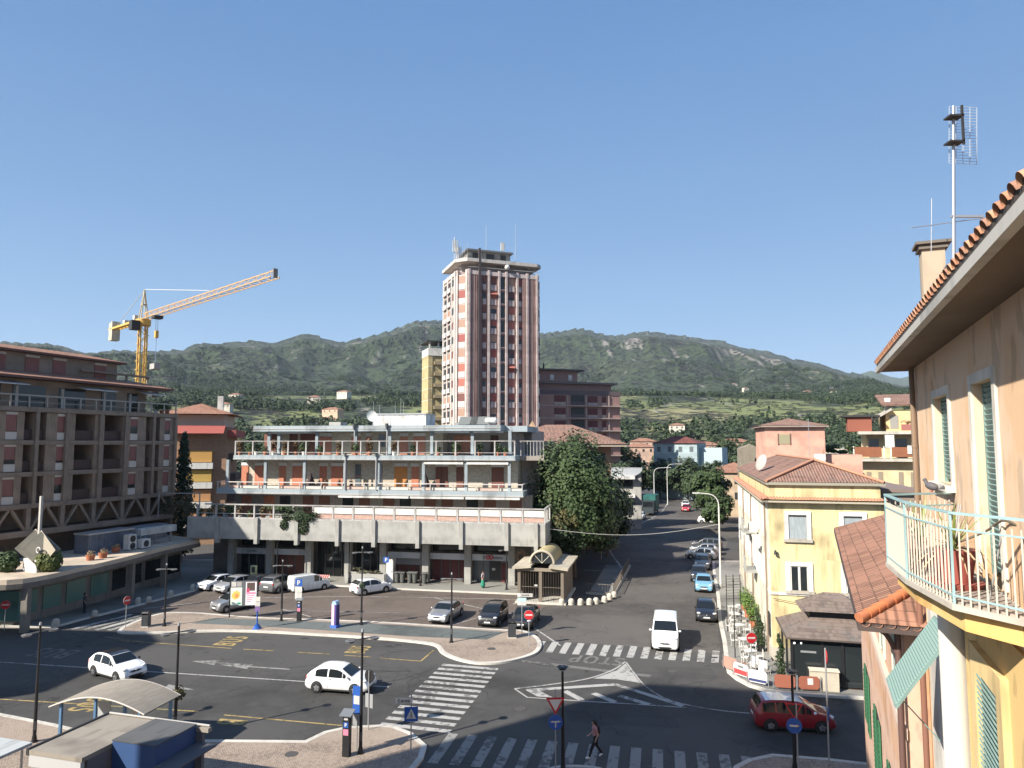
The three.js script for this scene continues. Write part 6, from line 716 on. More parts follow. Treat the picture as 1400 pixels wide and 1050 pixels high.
function car(type, label, [x, d], deg, col, o = {}) {
  const G = carGeos(type), c = G.c, s = o.scale ?? 1, t = thing(o.name ?? (type === 'van' ? 'delivery_van' : 'car'), label, type === 'van' ? 'van' : 'car', [x, o.y ?? 0, -d], R(deg)); t.scale.set(s * (o.long ?? 1), s * (o.tall ?? 1), s);
  const pm = paintM(col, o.metal ?? 0); part('body', G.body, pm, t); part('windscreen', G.screen, carGlass, t); part('door_seam', G.seams, trimM, t); if (G.rear) part('rear_window', G.rear, carGlass, t);
  if (o.roof) part('roof_panel', G.roof, paintM(o.roof), t);
  G.side.forEach((p) => { part('side_window', p[0], carGlass, t); part('side_window', p[1], carGlass, t); });
  for (const tw of c.wheels) for (const z of [-1, 1]) { const wx = G.X(tw), wz = z * (G.w(tw) - .075); part('wheel_arch', G.arch, trimM, t, [wx, c.r + .02, z * (G.w(tw) - .005)]); const wh = part('wheel', G.tyre, tyreM, t, [wx, c.r + .005, wz + z * .04]); const rm = part('rim', G.rim, rimM, wh, [0, 0, z * .035]); if (z < 0) rm.rotation.y = PI; }
  const nx = G.X(1), rx = G.X(0), hw = c.W / 2, hl = c.top[c.top.length - 4][1] - .06; for (const z of [-1, 1]) { const h = part('headlight', G.lamp, lampM, t, [nx - .2, hl - .02, z * (hw * .74)]); h.rotation.y = z * -.45; part('tail_light', G.tail, tailM, t, [rx + .09, c.belt[0] - .1, z * hw * .84]); part('mirror', G.mirror, o.mirror ? paintM(o.mirror) : pm, t, [G.X(c.screen[1] - .04), c.belt[0] + .09, z * (hw + .07)]); part('door_handle', SB(.14, .025, .03), trimM, t, [G.X(.42), c.belt[0] - .12, z * (hw + .003)]); }
  part('number_plate', G.plate, plateM, t, [nx + .01, .48, 0]); part('number_plate', G.plate, plateM, t, [rx - .01, .72, 0]); part('grille', G.grille, trimM, t, [nx - .035, .62, 0]); part('lower_grille', G.bump, trimM, t, [nx - .03, .36, 0]); part('rear_bumper', G.bump, trimM, t, [rx + .03, .4, 0]); part('badge', new THREE.SphereGeometry(.05, 8, 6), rimM, t, [nx + .0, .68, 0]);
  part('sill_trim', [B(G.X(.28), G.X(.73), .19, .27, hw * .96, hw * 1.0 + .004), B(G.X(.28), G.X(.73), .19, .27, -hw * 1.0 - .004, -hw * .96)], trimM, t); part('underside', B(rx + .2, nx - .25, .12, .24, -hw * .8, hw * .8), trimM, t);
  return t;
}
const white = [.78, .78, .77], black = [.012, .012, .014], silver = [.42, .43, .44];
car('hatch', 'white hatchback driving along the bus road', [-10.45, 44.5], -11, white);
car('hatch', 'small white hatchback with black soft roof in the left lane', [-25.6, 47.1], -30, white, { roof: black, mirror: black });
car('mini', 'red family hatchback with a white roof waiting in the shade', [14.9, 38.9], -7, [.27, .012, .02], { roof: white, mirror: white, tall: .93, scale: .98 });
car('van', 'white delivery van with raised nose driving out onto the crossing', [11.55, 54.4], -103, white);
car('hatch', 'black hatchback parked at the kerb behind the white van', [16.75, 62.2], -104, black);
car('hatch', 'light blue hatchback parked along the street kerb', [19.75, 74], -105, [.16, .34, .48]);
car('hatch', 'black hatchback tucked behind the light blue hatchback', [20.7, 79.4], -105, [.02, .02, .022]);
car('mini', 'dark blue grey car parked before the slanted silver cars', [23.0, 86.5], -108, [.03, .036, .045]);
car('hatch', 'silver hatchback parked slanted, first of the row by the corner building', [24.7, 93.3], 155, silver, { metal: .6 });
car('hatch', 'grey hatchback parked slanted beside the silver one', [26.2, 97.2], 155, [.22, .23, .25], { metal: .5 });
car('mini', 'dark car at the end of the slanted row', [27.6, 101.2], 155, [.05, .055, .065]);
car('hatch', 'white hatchback on the side parking below the round tree', [37.2, 134.5], -30, white);
car('hatch', 'white hatchback far along the street lane', [41, 168], -108, white);
car('hatch', 'small red hatchback far along the street', [38.6, 158], -108, [.4, .02, .02]);
car('hatch', 'white hatchback in the tree shade left of the street', [25.3, 141], -110, white);
car('sedan', 'silver hatch fronted saloon parked on the plaza beside the lamp post', [-5.65, 61.9], -106, silver, { metal: .7 });
car('mini', 'black people carrier parked on the plaza between two saloons', [-1.55, 60.7], -104, black, { scale: .97 });
car('sedan', 'black saloon parked on the plaza by the litter bin', [1.15, 60.2], -102, black);
car('mini', 'silver rounded city car turned on the plaza by the poster boards', [-25.2, 65.4], -128, silver, { metal: .7, scale: .95 });
car('hatch', 'white small car parked at the arcade corner', [-30.7, 74.6], -118, [.7, .71, .72], { scale: .93 });
car('hatch', 'pale silver hatchback parked second from the arcade corner', [-28.4, 73.4], -116, [.5, .51, .52], { metal: .5 });
car('sedan', 'dark estate car parked behind the pale silver hatchback', [-26.4, 74.3], -125, [.03, .03, .035]);
car('mini', 'grey family car parked tail outwards beside the white van', [-23.9, 73.6], 72, [.16, .165, .175], { metal: .5 });
car('van', 'compact white van parked tail outwards on the plaza', [-20.8, 73.6], 42, [.7, .72, .7], { scale: .86, tall: .98, long: .95 });
car('hatch', 'white hatchback seen from behind near the concrete planter', [-14.2, 72.4], 40, white);
{ const t = thing('lorry', 'dark green lorry parked in the shade left of the street', 'lorry', [29.4, 0, -151], R(-110)); part('box_body', B(-3.6, 1.6, .9, 4.1, -1.25, 1.25), mat([.012, .11, .095], .6, { t: 'dirty' }), t); part('cab', B(1.8, 3.6, .6, 3.1, -1.15, 1.15), mat([.03, .04, .045], .5), t); part('windscreen', B(3.6, 3.64, 1.8, 2.9, -1, 1), carGlass, t); for (const x of [-2.6, 2.6]) for (const z of [-1.05, 1.05]) part('wheel', new THREE.TorusGeometry(.36, .13, 8, 18), tyreM, t, [x, .5, z]); part('chassis', B(-3.5, 3.5, .6, .9, -.9, .9), trimM, t); }
// ---------------------------------------------------------------- street lamps, signs and other furniture
function tLamp(label, [x, d], h, deg, o = {}) {
  const t = thing('street_lamp', label, 'street lamp', [x, o.y ?? .12, -d], R(deg)); part('pole', [C(.085, .075, .3, h * .5, 0, 0, 10), C(.065, .055, h * .5, h, 0, 0, 10)], Mt.blackMetal, t); part('base', [C(.13, .1, 0, .3, 0, 0, 12), C(.2, .2, -.02, .03, 0, 0, 12)], Mt.blackMetal, t); part('finial', C(.07, .05, h, h + .14, 0, 0, 10), mat([.3, .3, .3], .5), t); const lm = mat([.2, .2, .2], .5, { metalness: .3 }); if (o.single) { const l = part('lamp_head', C(.12, .26, h - .02, h + .1, 0, 0, 20), Mt.blackMetal, t); part('diffuser', C(.2, .2, h - .04, h - .025, 0, 0, 16), Mt.offwhite, l); } else part('arm', B(-.7, .7, h - .36, h - .3, -.03, .03), lm, t);
  if (!o.single) for (const s of [-1, 1]) { const l = part('lamp_head', C(.2, .24, h - .42, h - .33, s * .62, 0, 16), lm, t); part('diffuser', C(.15, .15, h - .42, h - .405, s * .6, 0, 16), Mt.offwhite, l); } part('door', SB(.1, .4, .02), mat([.1, .1, .1], .5), t, [0, .6, .085]); return t;
}
tLamp('black twin arm lamp post at the bus shelter corner', [-23.9, 36.6], 5.7, 60); { const t = tLamp('black twin arm lamp post with a plant basket behind the bus shelter', [-17.2, 37.3], 5.5, 35); part('plant_basket', leaves(260, .34, .4, .34, .12), leafMat([.14, .11, .03]), t, [.12, 2.1, 0]); }
tLamp('black twin arm lamp post beside the parking meter', [-7.3, 35.3], 5.7, 30); tLamp('black twin arm lamp post at the left end of the bus island', [-28.4, 59], 4.9, 0); tLamp('black twin arm lamp post between poster boards and parking meter', [-19.4, 60.7], 4.9, 0); { const t = tLamp('black twin arm lamp post with a green tuft near the blue obelisk', [-12.4, 59.4], 6.2, 8); part('plant_tuft', leaves(180, .3, .35, .3, .12), Mt.leaf2, t, [0, 3.2, 0]); }
tLamp('black twin arm lamp post in front of the silver saloon', [-4.55, 54.3], 5.0, -8); tLamp('black lamp post on the traffic island with the yield sign', [2.33, 33.5], 4.5, 85, { single: 1 }); tLamp('black lamp post on the corner by the red car', [12.95, 33.6], 4.3, 90, { single: 1 });
tLamp('slim black lamp post before the red barred shop', [-9.6, 75.4], 4.6, 10); tLamp('slim black lamp post before the shop with the logo sign', [-.55, 73.4], 4.3, 10); tLamp('slim black lamp post before the arcade corner shops', [-25.4, 77.5], 4.8, 10); tLamp('slim black lamp post between the dark glazed bays', [-17.4, 76.6], 4.8, 10);
function cobra(label, [x, d], h, reach, deg) { const t = thing('street_light', label, 'street light', [x, .12, -d], R(deg)); part('pole', C(.1, .07, 0, h - 1.3, 0, 0, 10), mat([.6, .6, .57], .5), t); part('arm', tube([[0, h - 1.35, 0], [-.1, h - .7, 0], [-.6, h - .15, 0], [-reach, h + .1, 0]], .055, 16, 8), mat([.6, .6, .57], .5), t); part('lamp_head', B(-reach - .7, -reach, h + .02, h + .16, -.14, .14), mat([.5, .5, .48], .5), t); part('base', C(.2, .18, 0, .4, 0, 0, 10), Mt.concrete, t); }
cobra('tall white curved street light beside the yellow building', [21.6, 74.4], 9.6, 2.0, 0); cobra('white curved street light far left of the street', [31, 155], 9.5, 3, 180); cobra('white curved street light at the street bend', [37.6, 172], 9.8, 3, 180);
const signBack = mat([.35, .36, .37], .5, { metalness: .4 }), pole = (t, h, r = .03) => part('pole', C(r, r, 0, h, 0, 0, 8), Mt.galv, t);
const disc = (r) => new THREE.CylinderGeometry(r, r, .03, 26).rotateX(PI / 2);
function noEntry(label, [x, d], h, deg, y = .12) { const t = thing('no_entry_sign', label, 'sign', [x, y, -d], R(deg)); pole(t, h + .3); const s = part('sign_disc', disc(.34), Mt.redPaint, t, [0, h, .05]); part('white_bar', B(-.25, .25, -.055, .055, .016, .022), Mt.white, s); part('white_rim', new THREE.TorusGeometry(.335, .012, 6, 26), Mt.white, s); return t; }
noEntry('red and white no entry sign at the island tip', [1.25, 53.5], 2.2, 0); noEntry('red and white no entry sign before the restaurant tables', [15.7, 47.5], 2.15, 6); noEntry('red and white no entry sign by the arcade column', [-40.9, 58.2], 2.0, 20, 0); noEntry('no entry sign seen nearly edge on at the island start', [-31.2, 58.3], 2.2, 68); noEntry('no entry sign on the dim far left of the street', [11.6, 93], 2.6, 0, 0);
{ const t = thing('direction_sign', 'white and teal direction plates on a post behind the litter bin', 'sign', [.78, .12, -56.6], R(-6)); pole(t, 3.3); for (const [y, w, m] of [[2.85, 1.2, Mt.white], [2.5, .7, mat([.4, .55, .55], .6)], [2.2, .7, Mt.white]]) part('plate', B(-.35, w - .35, y, y + .28, .03, .05), m, t); textPart('lettering', 'Centro', .13, Mt.dark, t, [.28, 2.99, .05]); }
function parkSign(label, [x, d], h, o = {}) { const t = thing('parking_sign', label, 'sign', [x, .12, -d], R(o.deg ?? -5)); pole(t, h + .3); const s = part('sign_plate', B(-.3, .3, h - .3, h + .3, .03, .05), Mt.bluePaint, t); textPart('letter', 'P', .4, Mt.white, s, [0, h, .05]); if (o.plates) { part('notice', B(-.3, .3, h - .75, h - .33, .03, .05), Mt.offwhite, t); part('notice', B(-.3, .3, h - 1.35, h - .78, .03, .05), Mt.white, t); } return t; }
parkSign('blue parking sign beside the wheelie bins', [-13.3, 75.8], 2.6); parkSign('blue parking sign with white notices over the parking meter', [-18.0, 60.7], 3.15, { plates: 1 }); parkSign('blue parking sign on the far side of the street', [37, 128], 3, { plates: 1 }); 
function meter(label, [x, d], h, deg = 0) { const t = thing('parking_meter', label, 'parking meter', [x, .12, -d], R(deg)); part('body', B(-.17, .17, 0, h, -.14, .14), Mt.blackMetal, t); const c = B(-.3, .3, 0, .05, -.3, .26); c.rotateX(.3); part('solar_top', c, mat([.16, .17, .18], .3), t, [0, h + .06, 0]); const p = part('p_plate', B(-.12, .12, h - .55, h - .3, .14, .15), Mt.bluePaint, t); textPart('letter', 'P', .17, Mt.white, p, [0, h - .42, .15]); part('notice', B(-.13, .13, h - .9, h - .62, .14, .15), mat([.6, .2, .3], .6), t); part('screen', B(-.1, .1, h - .2, h - .08, .14, .15), Mt.white, t); }
meter('black parking meter with blue P on the cobbled corner', [-7.9, 35.0], 1.9, -12); meter('black parking meter under the blue parking sign', [-17.85, 60.5], 1.75, -5);
{ const t = thing('info_totem', 'narrow blue and white totem beside the near parking meter', 'sign', [-7.55, .12, -35.6], R(-20)); pole(t, 3.1); part('panel', B(-.22, .22, 1.75, 3.05, .03, .08), Mt.bluePaint, t); part('white_field', B(-.16, .16, 2.2, 2.6, .08, .09), Mt.white, t); part('grey_foot', B(-.2, .2, 1.2, 1.72, .03, .07), signBack, t); }
{ const t = thing('yield_sign', 'triangular yield sign above a blue two way arrow roundel', 'sign', [1.98, .12, -33.3], R(4)); pole(t, 3.6); const tri = (s) => new THREE.Shape([[-s, s * .58], [s, s * .58], [0, -s * 1.15]].map((q) => new THREE.Vector2(...q))); part('red_triangle', new THREE.ExtrudeGeometry(tri(.44), { depth: .02, bevelEnabled: false }), Mt.redPaint, t, [0, 3.05, .03]); part('white_triangle', new THREE.ExtrudeGeometry(tri(.3), { depth: .01, bevelEnabled: false }), mat([.6, .6, .58], .6), t, [0, 3.05, .05]); const b = part('blue_disc', disc(.33), Mt.bluePaint, t, [0, 2.22, .05]); part('arrow', [B(-.2, .2, .0, .06, .016, .022), B(-.03, .03, -.22, .02, .016, .022), ...[-1, 1].map((s) => new THREE.ConeGeometry(.08, .12, 3).scale(1, 1, .1).rotateZ(-s * PI / 2).translate(s * .2, .03, .02))], Mt.white, b); }
{ const t = thing('crossing_sign', 'blue pedestrian crossing sign beneath a street name plate', 'sign', [-4.75, .12, -34.4], R(2)); pole(t, 3.1); const b = part('blue_plate', B(-.32, .32, 1.85, 2.5, .03, .05), Mt.bluePaint, t); part('white_triangle', new THREE.ExtrudeGeometry(new THREE.Shape([[-.24, -.2], [.24, -.2], [0, .26]].map((q) => new THREE.Vector2(...q))), { depth: .008, bevelEnabled: false }), Mt.white, b, [0, 2.16, .05]); part('walker', [B(-.02, .02, -.02, .1, 0, .01), beam([0, 0, .005], [-.06, -.13, .005], .03, .01), beam([0, 0, .005], [.06, -.13, .005], .03, .01), new THREE.CircleGeometry(.03, 10).translate(0, .14, .012)], Mt.dark, b, [0, 2.12, .06]); const n = part('name_plate', B(-.75, .05, 2.66, 2.9, .02, .04), Mt.offwhite, t); textPart('lettering', 'Corso', .15, Mt.dark, n, [-.35, 2.78, .04]); }
{ const t = thing('round_sign', 'dark back of a round sign on a thin post', 'sign', [-7.5, .12, -38.1], R(150)); pole(t, 3.0); part('sign_disc', disc(.33), Mt.blackMetal, t, [0, 2.7, .05]); part('lower_plate', B(-.25, .25, 1.1, 1.8, .03, .05), signBack, t); }
{ const t = thing('keep_right_sign', 'blue roundel with white arrow under a red edged triangle', 'sign', [13.0, .12, -33.35], R(-14)); pole(t, 3.0); const b = part('blue_disc', disc(.34), Mt.bluePaint, t, [-.12, 2.05, .1]); part('arrow', [B(-.2, .1, -.04, .04, .016, .022), new THREE.ConeGeometry(.1, .14, 3).scale(1, 1, .1).rotateZ(-PI / 2).translate(.16, 0, .02)], Mt.white, b); part('triangle', new THREE.ExtrudeGeometry(new THREE.Shape([[-.4, .24], [.4, .24], [0, -.46]].map((q) => new THREE.Vector2(...q))), { depth: .02, bevelEnabled: false }), Mt.redPaint, t, [-.1, 2.75, -.06]); part('triangle_back', new THREE.ExtrudeGeometry(new THREE.Shape([[-.3, .18], [.3, .18], [0, -.34]].map((q) => new THREE.Vector2(...q))), { depth: .05, bevelEnabled: false }), Mt.dark, t, [-.1, 2.75, -.075]); }
{ const t = thing('tall_post', 'tall galvanised post with edge on red and blue discs', 'sign', [14.7, .12, -34.0], R(70)); pole(t, 5.3, .04); part('red_disc', disc(.3), Mt.redPaint, t, [0, 4.9, .05]); part('blue_disc', disc(.3), Mt.bluePaint, t, [0, 2.3, .05]); }
{ const t = thing('poster_stand', 'two poster boards side by side on dark posts', 'poster board', [-23.1, .12, -62], R(6)); for (const x of [-1.15, 1.15]) part('post', B(x - .04, x + .04, 0, 3.05, -.04, .04), Mt.blackMetal, t); part('frame', B(-1.2, 1.2, .95, 3.05, -.03, .03), mat([.12, .13, .14], .6), t);
  const cv = (fn) => { const c = document.createElement('canvas'); c.width = 128; c.height = 256; fn(c.getContext('2d')); const x = new THREE.CanvasTexture(c); x.colorSpace = THREE.SRGBColorSpace; return new THREE.MeshStandardMaterial({ map: x, roughness: .6 }); };
  const map = cv((g) => { g.fillStyle = '#dfe8d8'; g.fillRect(0, 0, 128, 256); g.fillStyle = '#e6c45a'; g.beginPath(); g.ellipse(60, 110, 46, 62, .3, 0, 7); g.fill(); g.fillStyle = '#e2944a'; g.beginPath(); g.ellipse(70, 120, 24, 30, 0, 0, 7); g.fill(); g.strokeStyle = '#7aa7a0'; g.lineWidth = 3; for (let k = 0; k < 7; k++) { g.beginPath(); g.moveTo(10, 30 + k * 25); g.lineTo(118, 50 + k * 21); g.stroke(); } g.fillStyle = '#2f8f83'; g.fillRect(78, 215, 40, 28); }), ad = cv((g) => { g.fillStyle = '#efe3e6'; g.fillRect(0, 0, 128, 256); g.fillStyle = '#5b4a44'; g.fillRect(14, 8, 96, 90); g.fillStyle = '#c24a6a'; g.fillRect(10, 70, 36, 46); g.fillStyle = '#d991ad'; g.fillRect(8, 112, 112, 26); g.fillStyle = '#b8437a'; for (let k = 0; k < 4; k++) g.fillRect(16, 150 + k * 22, 92 - k * 14, 7); });
  const plane = (x0, x1, y0, y1) => { const g = new THREE.PlaneGeometry(x1 - x0, y1 - y0); g.translate((x0 + x1) / 2, (y0 + y1) / 2, .036); return g; }; part('map_poster', plane(-1.1, -.15, 1.0, 2.5), map, t); part('notice', plane(-1.05, -.66, 2.58, 2.98), Mt.offwhite, t); part('notice', plane(-.6, -.2, 2.58, 2.98), mat([.4, .38, .36], .7), t); part('pink_poster', plane(.15, 1.05, 1.0, 2.95), ad, t); }
{ const t = thing('bus_stop', 'blue bus stop post on a cone foot with small timetable plates', 'bus stop', [-20.55, .12, -58.2]); part('foot', new THREE.ConeGeometry(.42, .5, 4).rotateY(PI / 4).translate(0, .25, 0), Mt.bluePaint, t); part('post', C(.06, .06, .4, 1.4, 0, 0, 10), Mt.bluePaint, t); for (const [y, m] of [[1.35, mat([.2, .12, .3], .6)], [1.75, Mt.white], [2.15, Mt.offwhite]]) part('plate', B(-.2, .2, y, y + .36, -.03, .03), m, t); }
{ const t = thing('obelisk_pillar', 'short blue and pink advertising pillar with rounded top', 'pillar', [-14.35, .12, -58.6], R(-25)); t.scale.set(.85, 1.05, .85); part('pink_side', B(-.26, .06, .2, 1.75, -.24, .26), mat([.68, .42, .62], .6), t); part('blue_side', B(.06, .3, .2, 1.75, -.24, .262), mat([.05, .035, .16], .6), t); part('foot', B(-.34, .38, 0, .2, -.32, .34), mat([.05, .14, .55], .5), t); part('top', new THREE.CylinderGeometry(.28, .28, .5, 14, 1, false, 0, PI).rotateX(PI / 2).rotateZ(PI / 2).translate(.02, 1.75, .01), mat([.3, .42, .58], .4), t); }
function bin(label, [x, d], deg = 0, s = 1) { const t = thing('litter_bin', label, 'bin', [x, .12, -d], R(deg)); t.scale.setScalar(s); part('body', B(-.3, .3, .08, 1.05, -.28, .28), mat([.045, .05, .055], .6), t); for (let k = 0; k < 5; k++) part('rib', SB(.03, .9, .02), mat([.06, .065, .07], .6), t, [-.24 + k * .12, .1, .29]); part('hood', [new THREE.CylinderGeometry(.3, .3, .58, 14, 1, false, PI / 2, PI).rotateX(PI / 2).rotateY(PI / 2).scale(1, .7, 1).translate(0, 1.2, 0), B(-.3, -.26, 1.05, 1.2, -.28, .28), B(.26, .3, 1.05, 1.2, -.28, .28)], Mt.blackMetal, t); part('plinth', B(-.34, .34, 0, .08, -.32, .32), Mt.kerb, t); }
bin('dark litter bin with hooded top at the island tip', [.0, 55.6]); bin('dark litter bin at the left end of the bus island', [-29.8, 58.8], 0, .9);
for (const [x, d] of [[-12.3, 76.9], [-11.7, 76.8], [-10.9, 76.7], [-10.35, 76.6], [-9.3, 76.4]]) { const t = thing('wheelie_bin', 'dark grey wheelie bin in the row before the red barred shop', 'bin', [x, .12, -d], R(-10), 'wheelie bins in a row by the shop'); const g = new THREE.CylinderGeometry(.34, .27, 1.0, 4).rotateY(PI / 4); part('body', g, mat([.08, .085, .08], .7), t, [0, .58, 0]); part('lid', B(-.28, .28, 1.08, 1.18, -.3, .32), mat([.12, .125, .12], .7), t); for (const s of [-.2, .2]) part('wheel', C(.09, .09, -.03, .03, 0, 0, 10).rotateZ(PI / 2), tyreM, t, [s, .09, -.2]); }
{ const t = thing('white_cabinet', 'tall white cabinet standing beside the wheelie bins', 'cabinet', [-13.0, .12, -77.2], R(-10)); part('body', B(-.45, .35, 0, 2.5, -.4, .4), Mt.white, t); part('door', B(-.38, .28, .15, 2.3, .4, .42), mat([.7, .72, .76], .5), t); part('handle', B(.18, .22, 1.1, 1.3, .42, .45), Mt.dark, t); }
{ const t = thing('green_totem', 'small pale green totem before the arcade shops', 'sign', [-27.9, .12, -77.4], R(-10)); part('panel', B(-.3, .4, .1, 1.75, -.1, .1), mat([.42, .45, .25], .6), t); part('dark_notice', B(-.15, .25, 1.0, 1.6, .1, .11), Mt.dark, t); part('foot', B(-.35, .45, 0, .1, -.2, .2), Mt.dark, t); }
for (const [x, d, w, l] of [[-20.4, 77.4, 1.6, 'red and white barrier board at the dark glazed bay'], [-16.0, 76.6, 1.4, 'red and white barrier board against the concrete planter']]) { const t = thing('barrier_board', l, 'barrier', [x, .12, -d], R(-10)); part('board', B(-w / 2, w / 2, .45, .75, -.02, .02), Mt.white, t); for (let k = 0; k < 6; k++) { const g = B(-.06, .06, -.17, .17, 0, .008); g.rotateZ(-.5); part('red_stripe', g, Mt.redPaint, t, [-w / 2 + .2 + k * (w - .3) / 5.4, .6, .022]); } for (const s of [-1, 1]) part('leg', B(s * w * .4 - .03, s * w * .4 + .03, 0, .45, -.15, .15), Mt.galv, t); }
{ const t = thing('concrete_planter', 'long concrete planter box with thin shrubs before the dark bays', 'planter', [-15.6, .12, -77.0], R(-10)); part('trough', [B(-2.2, 2.2, 0, 1.0, -.6, -.4), B(-2.2, 2.2, 0, 1.0, .4, .6), B(-2.2, -2, 0, 1, -.4, .4), B(2, 2.2, 0, 1, -.4, .4)], Mt.concrete, t); part('soil', B(-2, 2, .1, .85, -.4, .4), Mt.bark, t); part('shrubs', leaves(420, 2, .5, .45, .16, { clumps: 12, at: [0, 1.2, 0] }), leafMat([.16, .15, .1]), t); }
function bollard(label, [x, d], group, s = 1, y = 0) { const t = thing('stone_bollard', label, 'bollard', [x, y, -d], 0, group); const pr = [[0, .62], [.1, .61], [.2, .56], [.26, .46], [.28, .3], [.27, .12], [.3, .06], [.3, 0], [0, 0]].reverse().map((q) => new THREE.Vector2(q[0] * s, q[1] * s)); part('stone', new THREE.LatheGeometry(pr, 14), Mt.stone, t); }
for (const [x, d] of [[4.63, 67.0], [5.52, 67.0], [6.38, 67.0], [7.22, 67.1], [7.87, 67.4], [8.75, 68.1], [9.4, 69.3], [9.95, 70.1]]) bollard('rounded pale stone bollard in the row by the stair kiosk', [x, d], 'stone bollards by the stair kiosk');
for (const [x, d, s] of [[-37.1, 58.7, 1.1], [-36.0, 62.2, .9], [-34.9, 67.2, .9], [-34.1, 67.6, .9], [-33.4, 70.4, .9], [-32.6, 73.4, .9]]) bollard('weathered stone ball bollard along the arcade kerb', [x, d], 'stone bollards along the arcade', s, .12);
{ // stone stair kiosk with a barrel vault
  const t = thing('stair_kiosk', 'low stone stair kiosk with a glazed barrel vault between sloping slabs', 'kiosk', [2.6, 0, -67.6], R(-12)); const sm = mat([.2, .16, .12], .9, { t: 'brick' }), top = mat([.45, .40, .31], .9, { t: 'concrete' }); part('back_wall', B(-2, 2.2, 0, 3.1, -7.2, -6.9), sm, t); part('side_wall', B(-2.05, -1.85, 0, 3.1, -6.9, 0), sm, t); part('side_wall', B(2.05, 2.25, 0, 3.1, -6.9, 0), sm, t); for (const x of [-1.95, .1, 2.15]) part('pier', B(x - .14, x + .14, 0, 3.1, -.12, .14), mat([.17, .14, .11], .9), t); part('lintel', B(-2.1, 2.3, 3.0, 3.25, -.2, .2), mat([.24, .2, .15], .9), t);
  for (const s of [-1, 1]) { const g = B(-.9, .9, -.1, .1, -7.4, .5); g.rotateZ(-s * .1); part('roof_slab', g, top, t, [.1 + s * 1.75, 3.36, 0]); } const v = new THREE.CylinderGeometry(1.15, 1.15, 5.6, 18, 1, true, -PI / 2, PI).rotateX(-PI / 2); part('vault', v, mat([.4, .33, .17], .8, { side: THREE.DoubleSide, t: 'dirty' }), t, [.1, 3.6, -3.6]); const ar = new THREE.TorusGeometry(1.15, .12, 8, 20, PI); part('vault_arch', ar, top, t, [.1, 3.6, -.75]); part('fan_light', new THREE.CircleGeometry(1, 16, 0, PI), Mt.glass, t, [.1, 3.6, -.8]); for (const a of [.8, 1.57, 2.34]) part('fan_bar', bar([0, 0, 0], [cos(a), sin(a), 0], .03, 5), mat([.5, .46, .38], .8), t, [.1, 3.6, -.77]);
  for (let k = 0; k < 17; k++) part('grille_bar', C(.018, .018, 0, 3, -1.8 + k * .24, .02, 5), mat([.12, .1, .08], .7), t); part('grille_rail', [B(-1.9, 2.1, 1.5, 1.55, 0, .04), B(-1.9, 2.1, .1, .15, 0, .04)], mat([.12, .1, .08], .7), t); part('inner_shade', B(-1.8, 2, 0, 2.9, -6.5, -6.3), Mt.dark, t); part('notice', B(-.5, -.2, 1.6, 1.75, .05, .06), Mt.white, t); for (let k = 0; k < 6; k++) part('step', B(-1.8, 2, .02 - .0, .06 + k * .02, -5 + k * .4, -4.6 + k * .4), Mt.stone, t); part('plinth', B(-2.3, 2.5, 0, .18, -7.3, .35), Mt.kerb, t);
  const r = thing('star_sculpture', 'round spiky metal ornament on the shop end wall', 'ornament', [.9, 3.35, -74.2], R(-10)); part('ring', new THREE.TorusGeometry(.38, .09, 8, 18), mat([.2, .12, .08], .7), r); part('rays', Array.from({ length: 16 }, (_, k) => bar([cos(k * .3927) * .42, sin(k * .3927) * .42, 0], [cos(k * .3927) * .8, sin(k * .3927) * .8, 0], .05, 4, .015)), mat([.3, .24, .17], .8), r);
}
{ // railing round the underpass ramp
  const t = thing('ramp_railing', 'low dark railing round the underpass ramp beside the street', 'railing'); const m = mat([.14, .12, .1], .7), pts = [[7.4, 71.9], [10.0, 70.9], [14.4, 88]]; for (let k = 0; k < 2; k++) { const [a, b] = [pts[k], pts[k + 1]], L = hypot(b[0] - a[0], b[1] - a[1]), n = Math.round(L / .28); for (const y of [.3, 1.05]) part('rail', beam([a[0], y, -a[1]], [b[0], y, -b[1]], .05, .05), m, t); for (let q = 0; q <= n; q++) part('bar', SB(.03, .95, .03), m, t, [lerp(a[0], b[0], q / n), .12, -lerp(a[1], b[1], q / n)]); part('kerb_wall', beam([a[0], .08, -a[1]], [b[0], .08, -b[1]], .3, .2), Mt.stone, t); }
}
